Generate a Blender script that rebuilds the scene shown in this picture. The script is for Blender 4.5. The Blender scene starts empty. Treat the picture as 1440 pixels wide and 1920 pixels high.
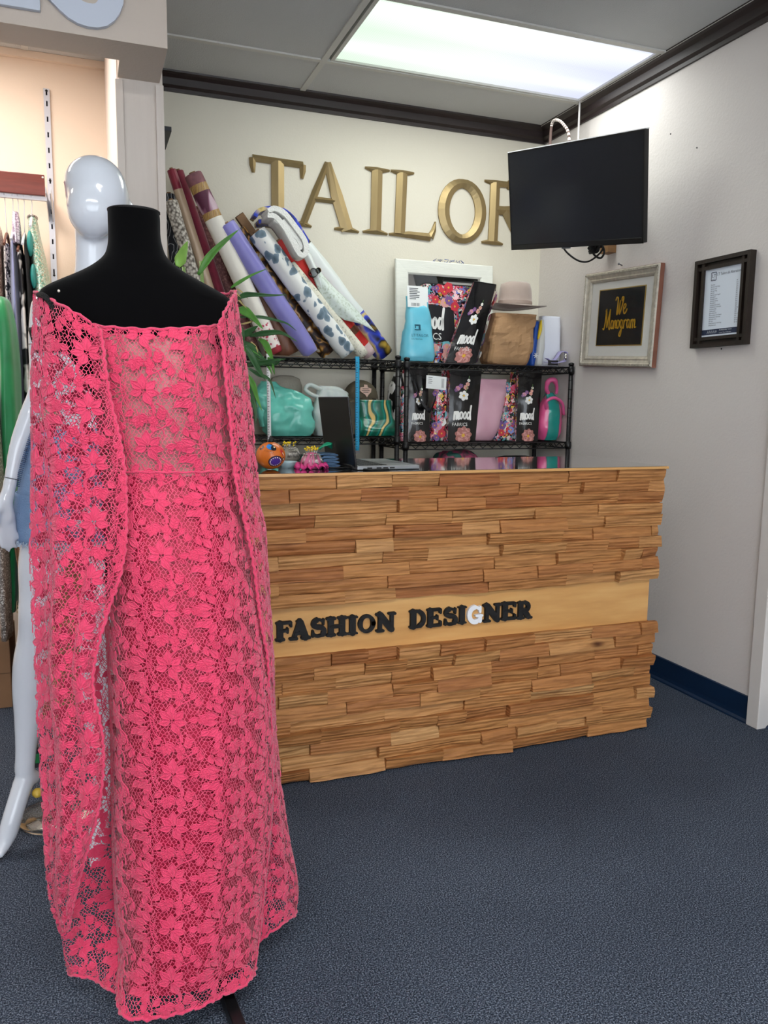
import bpy, bmesh, math, random
import numpy as np
from mathutils import Vector, Matrix
rnd = random.Random(7)
SC = bpy.context.scene
COL = SC.collection
PI = math.pi

# ------------------------------------------------------------------ camera
cam_d = bpy.data.cameras.new('camera')
cam = bpy.data.objects.new('camera', cam_d)
COL.objects.link(cam)
YAW, PITCH, ROLL = math.radians(20.4291), math.radians(7.8191), math.radians(-0.7234)
_f = Vector((math.sin(YAW)*math.cos(PITCH), math.cos(YAW)*math.cos(PITCH), -math.sin(PITCH)))
_r = Vector((math.cos(YAW), -math.sin(YAW), 0))
_d = _f.cross(_r)
_r2 = _r*math.cos(ROLL) + _d*math.sin(ROLL)
_d2 = -_r*math.sin(ROLL) + _d*math.cos(ROLL)
cam.matrix_world = Matrix(((_r2.x, -_d2.x, -_f.x, 0), (_r2.y, -_d2.y, -_f.y, 0), (_r2.z, -_d2.z, -_f.z, 1.33), (0, 0, 0, 1)))
cam_d.sensor_fit = 'VERTICAL'
cam_d.sensor_height = 36.0
cam_d.lens = 1501.8/1920*36.0
cam_d.clip_start = 0.05
SC.camera = cam

# ------------------------------------------------------------------ view, sky, lights
SC.view_settings.view_transform = 'Standard'
SC.view_settings.look = 'None'
SC.view_settings.gamma = 1.0
SC.view_settings.use_curve_mapping = False
SC.view_settings.exposure = 0.46
SC.cycles.use_denoising = True
SC.cycles.max_bounces = 10
SC.cycles.transparent_max_bounces = 16
SC.cycles.sample_clamp_indirect = 6.0
W = bpy.data.worlds.new('sky')
SC.world = W
W.use_nodes = True
W.node_tree.nodes['Background'].inputs[0].default_value = (0.86, 0.93, 1.0, 1)
W.node_tree.nodes['Background'].inputs[1].default_value = 3.9

def area_light(name, loc, rot, sx, sy, power, color=(1, 1, 1)):
    l = bpy.data.lights.new(name, 'AREA')
    l.shape = 'RECTANGLE'; l.size = sx; l.size_y = sy; l.energy = power; l.color = color
    o = bpy.data.objects.new(name, l)
    o.location = loc; o.rotation_euler = rot
    COL.objects.link(o)
    return o
# ceiling lamps: the troffer in view, the niche's, two unseen ones added for front light
area_light('counter_troffer_lamp', (1.83, 3.553, 2.915), (0, 0, 0), 1.28, 0.58, 11, (0.97, 1.0, 0.93))
area_light('niche_lamp', (-0.85, 3.555, 2.905), (0, 0, 0), 1.1, 0.5, 24, (1.0, 0.91, 0.84))
area_light('added_front_lamp', (0.457, -0.3, 2.905), (0, 0, 0), 1.2, 0.6, 38, (1.0, 0.99, 0.97))
area_light('added_front_left_lamp', (-0.85, -0.3, 2.905), (0, 0, 0), 1.2, 0.6, 24, (1.0, 0.99, 0.97))

# ------------------------------------------------------------------ helpers
class MB:
    """collects vertices and faces for one mesh"""
    def __init__(s):
        s.v = []; s.f = []; s.sm = []; s.mi = []
    def add(s, vs, fs, smooth=False, m=0, M=None):
        o = len(s.v)
        if M is not None:
            vs = [M @ Vector(p) for p in vs]
        s.v.extend([tuple(p) for p in vs])
        for f in fs:
            s.f.append(tuple(i+o for i in f)); s.sm.append(smooth); s.mi.append(m)
        return s
    def box(s, a, b, m=0, M=None):
        x0, y0, z0 = a; x1, y1, z1 = b
        return s.add([(x0,y0,z0),(x1,y0,z0),(x1,y1,z0),(x0,y1,z0),(x0,y0,z1),(x1,y0,z1),(x1,y1,z1),(x0,y1,z1)],
                     [(0,3,2,1),(4,5,6,7),(0,1,5,4),(1,2,6,5),(2,3,7,6),(3,0,4,7)], False, m, M)
    def cbox(s, c, d, m=0, M=None):
        return s.box([c[i]-d[i]/2 for i in range(3)], [c[i]+d[i]/2 for i in range(3)], m, M)
    def grid(s, rows, closed=False, smooth=True, m=0, flip=False, M=None):
        n = len(rows[0]); vs = [p for r in rows for p in r]; fs = []
        for i in range(len(rows)-1):
            for j in range(n if closed else n-1):
                a, b = i*n+j, i*n+(j+1) % n
                q = (a, b, b+n, a+n)
                fs.append(q[::-1] if flip else q)
        return s.add(vs, fs, smooth, m, M)
    def loft(s, rings, cap0=True, cap1=True, smooth=True, m=0, M=None):
        n = len(rings[0]); o = len(s.v)
        s.grid(rings, True, smooth, m, False, M)
        if cap0: s.f.append(tuple(o+i for i in range(n))[::-1]); s.sm.append(False); s.mi.append(m)
        if cap1:
            k = o+(len(rings)-1)*n
            s.f.append(tuple(k+i for i in range(n))); s.sm.append(False); s.mi.append(m)
        return s
    def tube(s, pts, r, n=8, m=0, caps=True, M=None, smooth=True):
        pts = [Vector(p) for p in pts]
        rr = r if isinstance(r, (list, tuple)) else [r]*len(pts)
        t0 = (pts[1]-pts[0]).normalized()
        up = Vector((0, 0, 1)) if abs(t0.z) < .9 else Vector((1, 0, 0))
        nrm = (up - t0*up.dot(t0)).normalized()
        rings = []
        for i, p in enumerate(pts):
            t = (pts[min(i+1, len(pts)-1)]-pts[max(i-1, 0)])
            t = t.normalized() if t.length > 1e-9 else t0
            nrm = (nrm - t*nrm.dot(t))
            nrm = nrm.normalized() if nrm.length > 1e-9 else Vector((1, 0, 0))
            bn = t.cross(nrm)
            rings.append([p + (nrm*math.cos(2*PI*k/n)+bn*math.sin(2*PI*k/n))*rr[i] for k in range(n)])
        return s.loft(rings, caps, caps, smooth, m, M)
    def lathe(s, prof, c=(0, 0, 0), n=24, m=0, M=None, smooth=True, caps=True):
        rings = [[(c[0]+r*math.cos(2*PI*k/n), c[1]+r*math.sin(2*PI*k/n), c[2]+z) for k in range(n)] for r, z in prof]
        return s.loft(rings, caps, caps, smooth, m, M)
    def poly(s, pts, d, m=0, M=None):
        """flat polygon in the local XY plane pulled out along +Z by d"""
        n = len(pts)
        vs = [(x, y, 0) for x, y in pts] + [(x, y, d) for x, y in pts]
        fs = [tuple(range(n))[::-1], tuple(range(n, 2*n))] + [(i, (i+1) % n, (i+1) % n+n, i+n) for i in range(n)]
        return s.add(vs, fs, False, m, M)
    def stroke(s, pts, w, d, m=0, M=None, caps=True):
        """round-ended ribbon of half-width w along 2D points, thickness d"""
        pts = [Vector(p) for p in pts]; ww = w if isinstance(w, (list, tuple)) else [w]*len(pts)
        L = []; R = []
        for i, p in enumerate(pts):
            t = pts[min(i+1, len(pts)-1)]-pts[max(i-1, 0)]
            t = t.normalized() if t.length > 1e-12 else Vector((1, 0))
            nn = Vector((-t.y, t.x))
            L.append(p+nn*ww[i]); R.append(p-nn*ww[i])
        def cap(p, q, w_):
            a = math.atan2((q-p).y, (q-p).x)
            return [p+Vector((math.cos(a+PI/2+k*PI/4), math.sin(a+PI/2+k*PI/4)))*w_ for k in (1, 2, 3)] if caps else []
        c0 = cap(pts[0], pts[1], ww[0])            # left -> right around the start
        c1 = cap(pts[-1], pts[-2], ww[-1])
        n = len(pts)
        vs = []; fs = []
        for i in range(n):
            vs += [(L[i].x, L[i].y, 0), (R[i].x, R[i].y, 0), (L[i].x, L[i].y, d), (R[i].x, R[i].y, d)]
        for i in range(n-1):
            a, b = 4*i, 4*i+4
            fs += [(a+2, a+3, b+3, b+2), (a, b, b+1, a+1), (a, a+2, b+2, b), (a+1, b+1, b+3, a+3)]
        s.add(vs, fs, False, m, M)
        for (c, l, r) in ((c0, L[0], R[0]), (c1, R[-1], L[-1])):
            s.poly([tuple(l)]+[tuple(q) for q in c]+[tuple(r)], d, m, M)
        return s
    def ellipsoid(s, c, r, n=16, k=10, m=0, M=None):
        rings = []
        for i in range(1, k):
            a = PI*i/k
            rings.append([(c[0]+r[0]*math.sin(a)*math.cos(2*PI*j/n), c[1]+r[1]*math.sin(a)*math.sin(2*PI*j/n), c[2]-r[2]*math.cos(a)) for j in range(n)])
        o = len(s.v)
        s.grid(rings, True, True, m, False, M)
        b = [Vector((c[0], c[1], c[2]-r[2])), Vector((c[0], c[1], c[2]+r[2]))]
        if M is not None: b = [M @ q for q in b]
        s.v += [tuple(b[0]), tuple(b[1])]
        i0, i1 = len(s.v)-2, len(s.v)-1
        e = o+(k-2)*n
        for j in range(n):
            s.f.append((i0, o+(j+1) % n, o+j)); s.sm.append(True); s.mi.append(m)
            s.f.append((i1, e+j, e+(j+1) % n)); s.sm.append(True); s.mi.append(m)
        return s
    def mesh(s, name, off=None):
        me = bpy.data.meshes.new(name)
        v = np.array(s.v, dtype=float)
        if off is not None and len(v): v = v-np.array(off)
        me.from_pydata(v.tolist(), [], s.f)
        me.polygons.foreach_set('use_smooth', s.sm)
        if any(s.mi): me.polygons.foreach_set('material_index', s.mi)
        me.update()
        return me

def obj(name, mb, mats, parent=None, bevel=0, kind=None, label=None, fixn=True):
    """links one mesh object; a child's vertices are given in world space and shifted to its thing's base"""
    off = None
    if parent is not None:
        p = parent; off = Vector((0, 0, 0))
        while p is not None:
            off += Vector(p.location); p = p.parent
    me = mb.mesh(name, off)
    for m in (mats if isinstance(mats, (list, tuple)) else [mats]): me.materials.append(m)
    if fixn and len(me.polygons) < 60000:
        bm = bmesh.new(); bm.from_mesh(me); bmesh.ops.recalc_face_normals(bm, faces=bm.faces); bm.to_mesh(me); bm.free()
    o = bpy.data.objects.new(name, me)
    COL.objects.link(o)
    if parent is not None: o.parent = parent
    if bevel:
        b = o.modifiers.new('bevel', 'BEVEL'); b.width = bevel; b.segments = 2; b.limit_method = 'ANGLE'; b.angle_limit = 0.6
        b.harden_normals = False
    if kind: o['kind'] = kind
    if label: o['label'] = label
    return o

def thing(name, label, cat, loc=(0, 0, 0), group=None):
    o = bpy.data.objects.new(name, None)
    o.empty_display_size = 0.05; o.location = loc
    COL.objects.link(o)
    return tag(o, label, cat, group)

def tag(o, label, cat, group=None):
    o['label'] = label; o['category'] = cat
    if group: o['group'] = group
    return o

def struct(name, mb, m, bevel=0, parent=None):
    o = obj(name, mb, m, parent, bevel)
    if parent is None: o['kind'] = 'structure'
    return o

def move_origin(o, loc):
    """gives a one-mesh thing its own base point"""
    o.data.transform(Matrix.Translation(-Vector(loc))); o.location = loc
    return o

def lerp(a, b, t): return a+(b-a)*t
def sstep(a, b, x):
    t = min(1, max(0, (x-a)/(b-a))); return t*t*(3-2*t)
def crom(P, n):
    """Catmull-Rom through the points P (arrays), n samples"""
    P = [np.array(p, float) for p in P]
    P = [2*P[0]-P[1]]+P+[2*P[-1]-P[-2]]
    k = len(P)-3; out = []
    for i in range(n):
        u = i*k/(n-1); j = min(int(u), k-1); t = u-j
        a, b, c, d = P[j:j+4]
        out.append(.5*((2*b)+(c-a)*t+(2*a-5*b+4*c-d)*t*t+(3*b-a-3*c+d)*t**3))
    return out

# ------------------------------------------------------------------ materials
def srgb(h):
    h = h.lstrip('#')
    c = [int(h[i:i+2], 16)/255 for i in (0, 2, 4)]
    return tuple(x/12.92 if x <= .04045 else ((x+.055)/1.055)**2.4 for x in c)+(1,)
MATS = {}
def mat(name, color, rough=.5, metal=0, var=0, vscale=5, bump=0, bscale=60, sheen=0, coat=0, spec=.5, col2=None,
        transmission=0, alpha=1, emit=0, stretch=(1, 1, 1), detail=3, ior=1.45, sss=0):
    if name in MATS: return MATS[name]
    m = bpy.data.materials.new(name); m.use_nodes = True
    nt = m.node_tree; b = nt.nodes['Principled BSDF']; N = nt.nodes.new; L = nt.links.new
    c = srgb(color) if isinstance(color, str) else color
    b.inputs['Base Color'].default_value = c
    b.inputs['Roughness'].default_value = rough
    b.inputs['Metallic'].default_value = metal
    b.inputs['Specular IOR Level'].default_value = spec
    b.inputs['IOR'].default_value = ior
    if sheen: b.inputs['Sheen Weight'].default_value = sheen; b.inputs['Sheen Roughness'].default_value = .5
    if coat: b.inputs['Coat Weight'].default_value = coat; b.inputs['Coat Roughness'].default_value = .08
    if transmission: b.inputs['Transmission Weight'].default_value = transmission
    if alpha < 1: b.inputs['Alpha'].default_value = alpha
    if sss: b.inputs['Subsurface Weight'].default_value = sss; b.inputs['Subsurface Radius'].default_value = (.02, .01, .006); b.inputs['Subsurface Scale'].default_value = .3
    if emit: b.inputs['Emission Color'].default_value = c; b.inputs['Emission Strength'].default_value = emit
    if var or bump:
        tc = N('ShaderNodeTexCoord'); mp = N('ShaderNodeMapping'); mp.inputs['Scale'].default_value = stretch
        L(tc.outputs['Object'], mp.inputs['Vector'])
    if var:
        nz = N('ShaderNodeTexNoise'); nz.inputs['Scale'].default_value = vscale; nz.inputs['Detail'].default_value = detail
        L(mp.outputs[0], nz.inputs['Vector'])
        cr = N('ShaderNodeValToRGB')
        cr.color_ramp.elements[0].position = .32; cr.color_ramp.elements[1].position = .68
        c2 = (srgb(col2) if isinstance(col2, str) else col2) if col2 else tuple(x*(1-var) for x in c[:3])+(1,)
        cr.color_ramp.elements[0].color = c2; cr.color_ramp.elements[1].color = c
        L(nz.outputs['Fac'], cr.inputs[0]); L(cr.outputs[0], b.inputs['Base Color'])
    if bump:
        n2 = N('ShaderNodeTexNoise'); n2.inputs['Scale'].default_value = bscale; n2.inputs['Detail'].default_value = 4
        L(mp.outputs[0], n2.inputs['Vector'])
        bp = N('ShaderNodeBump'); bp.inputs['Strength'].default_value = bump; bp.inputs['Distance'].default_value = .01
        L(n2.outputs['Fac'], bp.inputs['Height']); L(bp.outputs[0], b.inputs['Normal'])
    MATS[name] = m
    return m

def ramp_mat(name, tex, stops, rough=.5, scale=8, stretch=(1, 1, 1), metal=0, coat=0, bump=0, dist=.0, sheen=0, const=False, detail=2, rot=(0, 0, 0), out=None):
    """printed cloth and the like: one procedural texture through a colour ramp"""
    if name in MATS: return MATS[name]
    m = bpy.data.materials.new(name); m.use_nodes = True
    nt = m.node_tree; b = nt.nodes['Principled BSDF']; N = nt.nodes.new; L = nt.links.new
    tc = N('ShaderNodeTexCoord'); mp = N('ShaderNodeMapping'); mp.inputs['Scale'].default_value = stretch; mp.inputs['Rotation'].default_value = rot
    L(tc.outputs['Object'], mp.inputs['Vector'])
    vec = mp.outputs[0]
    if dist:
        nz = N('ShaderNodeTexNoise'); nz.inputs['Scale'].default_value = scale*.6; L(vec, nz.inputs['Vector'])
        mx = N('ShaderNodeMix'); mx.data_type = 'VECTOR'; mx.inputs[0].default_value = dist
        L(vec, mx.inputs[4]); L(nz.outputs['Color'], mx.inputs[5]); vec = mx.outputs[1]
    if tex == 'voronoi':
        t = N('ShaderNodeTexVoronoi'); t.inputs['Scale'].default_value = scale; o = t.outputs['Distance']
        if out == 'color':
            sp = N('ShaderNodeSeparateColor'); L(t.outputs['Color'], sp.inputs[0]); o = sp.outputs[0]
    elif tex == 'wave':
        t = N('ShaderNodeTexWave'); t.inputs['Scale'].default_value = scale; t.inputs['Distortion'].default_value = detail*3; t.inputs['Detail'].default_value = 2; o = t.outputs['Fac']
    else:
        t = N('ShaderNodeTexNoise'); t.inputs['Scale'].default_value = scale; t.inputs['Detail'].default_value = detail; o = t.outputs['Fac']
    L(vec, t.inputs['Vector'])
    cr = N('ShaderNodeValToRGB'); el = cr.color_ramp.elements
    if const: cr.color_ramp.interpolation = 'CONSTANT'
    while len(el) < len(stops): el.new(.5)
    for e, (p, c) in zip(el, stops): e.position = p; e.color = srgb(c)
    L(o, cr.inputs[0]); L(cr.outputs[0], b.inputs['Base Color'])
    b.inputs['Roughness'].default_value = rough; b.inputs['Metallic'].default_value = metal
    if coat: b.inputs['Coat Weight'].default_value = coat; b.inputs['Coat Roughness'].default_value = .1
    if sheen: b.inputs['Sheen Weight'].default_value = sheen
    if bump:
        bp = N('ShaderNodeBump'); bp.inputs['Strength'].default_value = bump; bp.inputs['Distance'].default_value = .004
        L(o, bp.inputs['Height']); L(bp.outputs[0], b.inputs['Normal'])
    MATS[name] = m
    return m

_TXT = {}
def text_geo(s, size=1.0, align='LEFT', shear=0.0):
    """flat outline of a line of lettering as (verts2d, faces)"""
    k = (s, align, shear)
    if k not in _TXT:
        c = bpy.data.curves.new('lettering', 'FONT'); c.body = s; c.align_x = align; c.size = 1.0; c.shear = shear
        c.resolution_u = 2
        o = bpy.data.objects.new('lettering', c); COL.objects.link(o)
        me = bpy.data.meshes.new_from_object(o.evaluated_get(bpy.context.evaluated_depsgraph_get()))
        _TXT[k] = ([(v.co.x, v.co.y) for v in me.vertices], [tuple(p.vertices) for p in me.polygons])
        bpy.data.objects.remove(o); bpy.data.curves.remove(c); bpy.data.meshes.remove(me)
    v, f = _TXT[k]
    return [(x*size, y*size, 0) for x, y in v], f
def put_text(mb, s, size, M, align='LEFT', m=0, shear=0.0, sx=1.0):
    v, f = text_geo(s, size, align, shear)
    mb.add([(x*sx, y, z) for x, y, z in v], f, False, m, M)
def frame3(o, ex, ey):
    """matrix whose local x, y lie along ex, ey with the origin o"""
    ex = Vector(ex).normalized(); ey = Vector(ey); ey = (ey-ex*ey.dot(ex)).normalized(); ez = ex.cross(ey)
    return Matrix(((ex.x, ey.x, ez.x, o[0]), (ex.y, ey.y, ez.y, o[1]), (ex.z, ey.z, ez.z, o[2]), (0, 0, 0, 1)))
# ================================================================== the room
XR, YB, ZC = 2.594, 4.337, 2.93
def wall_mat(name, col, c2, bs=120, bump=.12):
    return mat(name, col, rough=.75, var=1, col2=c2, vscale=1.2, bump=bump, bscale=bs, spec=.3)
M_WALL = wall_mat('cream_painted_wall', '#dcd7c8', '#d8d2c3')
M_WALLR = wall_mat('offwhite_textured_wall', '#dcd6d2', '#d6d0cd', 90, .2)
M_NICHE = wall_mat('pinkish_niche_wall', '#ecd9c6', '#e8d4bf', 150, .06)
M_TRIM = mat('beige_wood_panelling', '#cfc6bd', rough=.6, var=.06, vscale=30, stretch=(1, 1, .08), bump=.1, bscale=70)
M_TRIMW = mat('white_painted_trim', '#dad6d2', rough=.5, var=.05, vscale=9, bump=.05, bscale=40)
M_TILE = mat('ceiling_tile_vinyl', '#c6c7c6', rough=.8, var=.05, vscale=3, bump=.25, bscale=260, stretch=(1, .35, 1))
M_TBAR = mat('ceiling_grid_enamel', '#c9c8c2', rough=.5)
M_CROWN = mat('dark_walnut_moulding', '#2c2020', rough=.42, var=.4, vscale=14, stretch=(.2, .2, 3), bump=.05, bscale=30)
M_BASE = mat('navy_vinyl_base', '#0d2745', rough=.4, var=.15, vscale=3)

def carpet_mat():
    m = bpy.data.materials.new('blue_grey_loop_carpet'); m.use_nodes = True
    nt = m.node_tree; b = nt.nodes['Principled BSDF']; N = nt.nodes.new; L = nt.links.new
    tc = N('ShaderNodeTexCoord')
    v = N('ShaderNodeTexVoronoi'); v.inputs['Scale'].default_value = 360
    n = N('ShaderNodeTexNoise'); n.inputs['Scale'].default_value = 270; n.inputs['Detail'].default_value = 3
    n2 = N('ShaderNodeTexNoise'); n2.inputs['Scale'].default_value = 1.6; n2.inputs['Detail'].default_value = 4
    for t in (v, n, n2): L(tc.outputs['Object'], t.inputs['Vector'])
    cr = N('ShaderNodeValToRGB'); e = cr.color_ramp.elements
    e[0].position = .36; e[0].color = srgb('#222b38'); e[1].position = .66; e[1].color = srgb('#8792a2')
    k = e.new(.5); k.color = srgb('#475060')
    L(n.outputs['Fac'], cr.inputs[0])
    mx = N('ShaderNodeMix'); mx.data_type = 'RGBA'; mx.blend_type = 'MULTIPLY'; mx.inputs[0].default_value = .55
    cr2 = N('ShaderNodeValToRGB'); cr2.color_ramp.elements[0].color = (.62, .62, .64, 1); cr2.color_ramp.elements[1].color = (1, 1, 1, 1)
    cr2.color_ramp.elements[0].position = .3; cr2.color_ramp.elements[1].position = .65
    L(n2.outputs['Fac'], cr2.inputs[0]); L(cr.outputs[0], mx.inputs[6]); L(cr2.outputs[0], mx.inputs[7])
    L(mx.outputs[2], b.inputs['Base Color'])
    b.inputs['Roughness'].default_value = .95; b.inputs['Specular IOR Level'].default_value = .1
    bp = N('ShaderNodeBump'); bp.inputs['Strength'].default_value = .9; bp.inputs['Distance'].default_value = .004
    L(v.outputs['Distance'], bp.inputs['Height']); L(bp.outputs[0], b.inputs['Normal'])
    return m
M_CARPET = carpet_mat()

X0, Y0 = -2.6, -3.2
struct('floor', MB().box((X0-.1, Y0, -.06), (XR+1.0, YB+.1, 0)), M_CARPET)
wb = struct('wall_back', MB().box((.30, YB, 0), (XR+.12, YB+.1, ZC+.05)), M_WALL)
struct('wall_back_niche', MB().box((X0, YB, 0), (.155, YB+.1, ZC+.05)), M_NICHE)
# right wall: a full-height stretch behind the post, then a slightly set-back stretch towards the shop front
struct('wall_right', MB().box((XR, 2.46, 0), (XR+.12, YB, ZC+.05)), M_WALLR)
struct('wall_right_front', MB().box((XR+.045, Y0, 0), (XR+.165, 2.46, ZC+.05)), M_WALLR)
struct('trim_post', MB().box((XR-.022, 2.432, 0), (XR+.07, 2.494, ZC)), M_TRIMW, bevel=.003)
struct('wall_left', MB().box((X0-.1, Y0, 0), (X0, YB, ZC+.05)), M_WALLR)
# shop front: a low sill wall, posts and big panes of glass
fr = MB().box((X0, Y0-.1, 0), (XR+.1, Y0, .35)).box((X0, Y0-.1, 2.65), (XR+.1, Y0, ZC+.05))
struct('wall_front', fr, M_WALLR)
M_ALU = mat('bronze_aluminium', '#4a4540', rough=.4, metal=.8)
M_GLASSW = mat('window_glass', '#ffffff', rough=0, transmission=1, ior=1.02, spec=.1)
nwin = 4
for i in range(nwin):
    a = X0+(XR-X0)*i/nwin; b = X0+(XR-X0)*(i+1)/nwin
    fmb = MB()
    fmb.box((a, Y0-.09, .35), (a+.05, Y0-.02, 2.65)).box((b-.05, Y0-.09, .35), (b, Y0-.02, 2.65))
    fmb.box((a+.05, Y0-.09, .35), (b-.05, Y0-.02, .40)).box((a+.05, Y0-.09, 2.60), (b-.05, Y0-.02, 2.65))
    wo = struct('window_%d' % (i+1), fmb, M_ALU)
    obj('pane', MB().box((a+.05, Y0-.058, .40), (b-.05, Y0-.052, 2.60)), M_GLASSW, wo)

# ceiling: base board, enamel grid bars and lay-in tiles, each tile a part
cb = struct('ceiling', MB().box((X0, Y0, ZC+.02), (XR+.1, YB, ZC+.07)), M_TILE)
XL = [X0, -1.50, -.20, 1.115, 2.545]
YL = [Y0, -1.95, -.7, .68, 1.95, 3.218, 3.893, YB-.02]
tb = MB()
for x in XL[1:]: tb.box((x-.014, Y0, ZC-.012), (x+.014, YB-.05, ZC+.002))
for y in YL[1:-1]: tb.box((X0, y-.014, ZC-.0115), (XR-.04, y+.014, ZC+.0025))
obj('grid_bars', tb, M_TBAR, cb)
open_cells = {(3, 5), (1, 5), (2, 2), (1, 2)}
for i in range(len(XL)-1):
    for j in range(len(YL)-1):
        if (i, j) in open_cells: continue
        a, b, c, d = XL[i]+.012, XL[i+1]-.012, YL[j]+.012, YL[j+1]-.012
        obj('ceiling_tile', MB().box((a, c, ZC-.004), (b, d, ZC+.012)), M_TILE, cb)
        if i == 3: pass
obj('ceiling_tile', MB().box((2.557, Y0, ZC-.004), (XR, YB, ZC+.012)), M_TILE, cb)

# troffers (lights let into the grid): rim, ribbed diffuser
def diffuser_mat(name, s, tint):
    m = bpy.data.materials.new(name); m.use_nodes = True
    nt = m.node_tree; nt.nodes.clear(); N = nt.nodes.new; L = nt.links.new
    out = N('ShaderNodeOutputMaterial'); em = N('ShaderNodeEmission'); tc = N('ShaderNodeTexCoord')
    # two tubes behind a prismatic lens, one warm-greenish end and one cooler end
    sx = N('ShaderNodeSeparateXYZ'); L(tc.outputs['Object'], sx.inputs[0])
    r1 = N('ShaderNodeValToRGB'); e = r1.color_ramp.elements
    e[0].position = .0; e[0].color = (.80, 1.0, .80, 1); e[1].position = 1; e[1].color = (.76, .80, 1.0, 1)
    k = e.new(.45); k.color = (.93, 1.0, .93, 1); k = e.new(.7); k.color = (.88, .92, .99, 1)
    mr = N('ShaderNodeMapRange'); mr.inputs[1].default_value = -.65; mr.inputs[2].default_value = .65
    L(sx.outputs[0], mr.inputs[0]); L(mr.outputs[0], r1.inputs[0])
    r2 = N('ShaderNodeValToRGB'); e = r2.color_ramp.elements
    e[0].position = 0; e[0].color = (.74, .74, .74, 1); e[1].position = 1; e[1].color = (.80, .80, .80, 1)
    for p, v in ((.10, 1.25), (.22, .98), (.45, .80), (.62, .86), (.78, 1.08), (.9, .84)):
        k = e.new(p); k.color = (v, v, v, 1)
    m2 = N('ShaderNodeMapRange'); m2.inputs[1].default_value = -.3; m2.inputs[2].default_value = .3
    L(sx.outputs[1], m2.inputs[0]); L(m2.outputs[0], r2.inputs[0])
    ck = N('ShaderNodeTexChecker'); ck.inputs['Scale'].default_value = 150
    ck.inputs['Color1'].default_value = (1, 1, 1, 1); ck.inputs['Color2'].default_value = (.88, .88, .89, 1)
    mp = N('ShaderNodeMapping'); mp.inputs['Rotation'].default_value = (0, 0, .78)
    L(tc.outputs['Object'], mp.inputs[0]); L(mp.outputs[0], ck.inputs['Vector'])
    a = N('ShaderNodeMix'); a.data_type = 'RGBA'; a.blend_type = 'MULTIPLY'; a.inputs[0].default_value = 1
    b = N('ShaderNodeMix'); b.data_type = 'RGBA'; b.blend_type = 'MULTIPLY'; b.inputs[0].default_value = 1
    L(r1.outputs[0], a.inputs[6]); L(r2.outputs[0], a.inputs[7]); L(a.outputs[2], b.inputs[6]); L(ck.outputs[0], b.inputs[7])
    L(b.outputs[2], em.inputs[0]); em.inputs[1].default_value = s
    L(em.outputs[0], out.inputs[0])
    return m
M_DIFF = diffuser_mat('lit_prismatic_lens', 1.0, 0)
def troffer(cx, cy, w, d, label):
    t = thing('ceiling_troffer', label, 'ceiling light', (cx, cy, ZC))
    rim = MB(); a, b, c, e = cx-w/2, cx+w/2, cy-d/2, cy+d/2; k = .018
    rim.box((a-k, c-k, ZC-.008), (b+k, c, ZC+.012)).box((a-k, e, ZC-.008), (b+k, e+k, ZC+.012))
    rim.box((a-k, c, ZC-.008), (a, e, ZC+.012)).box((b, c, ZC-.008), (b+k, e, ZC+.012))
    obj('rim', rim, M_TBAR, t)
    df = obj('diffuser', MB().box((a, c, ZC+.002), (b, e, ZC+.008)), M_DIFF, t)
    return t
troffer(1.836, 3.553, 1.345, .622, 'lit fluorescent ceiling panel with ribbed lens above the wooden counter')
troffer(.457, -.3, 1.25, .6, 'added unseen ceiling panel giving light nearer the shop front')  # this and the next are unseen fittings added around the front lamps
troffer(-.85, -.3, 1.25, .6, 'added unseen ceiling panel left of the one nearer the shop front')
troffer(-.85, 3.555, 1.24, .6, 'lit fluorescent ceiling panel inside the niche behind the beam')

# crown moulding (dark) and navy cove base
def crown_prof(): return [(0, -.088), (.012, -.088), (.014, -.072), (.03, -.062), (.034, -.03), (.05, -.018), (.062, -.012), (.066, .0), (0, 0)]
pr = crown_prof()
m_ = MB(); m_.loft([[(x, YB-d, ZC+z) for d, z in pr] for x in (.30, XR)], smooth=False); struct('trim_crown_back', m_, M_CROWN)
m_ = MB(); m_.loft([[(XR-d, y, ZC+z) for d, z in pr] for y in (2.3, YB)], smooth=False); struct('trim_crown_right', m_, M_CROWN)
m_ = MB(); m_.loft([[(XR+.045-d, y, ZC+z) for d, z in pr] for y in (Y0, 2.3)], smooth=False); struct('trim_crown_right_front', m_, M_CROWN)
bpf = [(0, 0), (.022, 0), (.020, .007), (.009, .014), (.006, .03), (.006, .112), (0, .115)]
m_ = MB(); m_.loft([[(XR-d, y, z) for d, z in bpf] for y in (2.494, YB)], smooth=False); struct('baseboard_right', m_, M_BASE)
m_ = MB(); m_.loft([[(XR+.045-d, y, z) for d, z in bpf] for y in (Y0, 2.432)], smooth=False); struct('baseboard_right_front', m_, M_BASE)
m_ = MB(); m_.loft([[(x, YB-d, z) for d, z in bpf] for x in (.30, XR-.01)], smooth=False); struct('baseboard_back', m_, M_BASE)

# stub wall between the niche and the counter corner, with the boxed header beam above it
sw = struct('wall_stub', MB().box((.155, 3.145, 0), (.303, YB+.1, ZC)), M_TRIM)
obj('jamb_face', MB().box((.147, 3.15, 0), (.1555, YB, ZC)), mat('white_jamb_warm_lit', '#f0e3da', rough=.6), sw)  # warm niche light on the white jamb is put into its colour
obj('batten', MB().box((.141, 3.128, 0), (.167, 3.146, 2.44)), M_TRIM, sw, bevel=.002)
obj('batten', MB().box((.277, 3.128, 0), (.305, 3.146, 2.44)), M_TRIM, sw, bevel=.002)
M_BEAM = wall_mat('beige_beam_paint', '#c9bdb1', '#c4b8ac', 80, .1)
struct('trim_beam', MB().box((X0, 2.838, 2.45), (.292, 2.99, ZC)).box((.150, 2.989, 2.45), (.292, 3.145, ZC)), M_BEAM)
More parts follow.
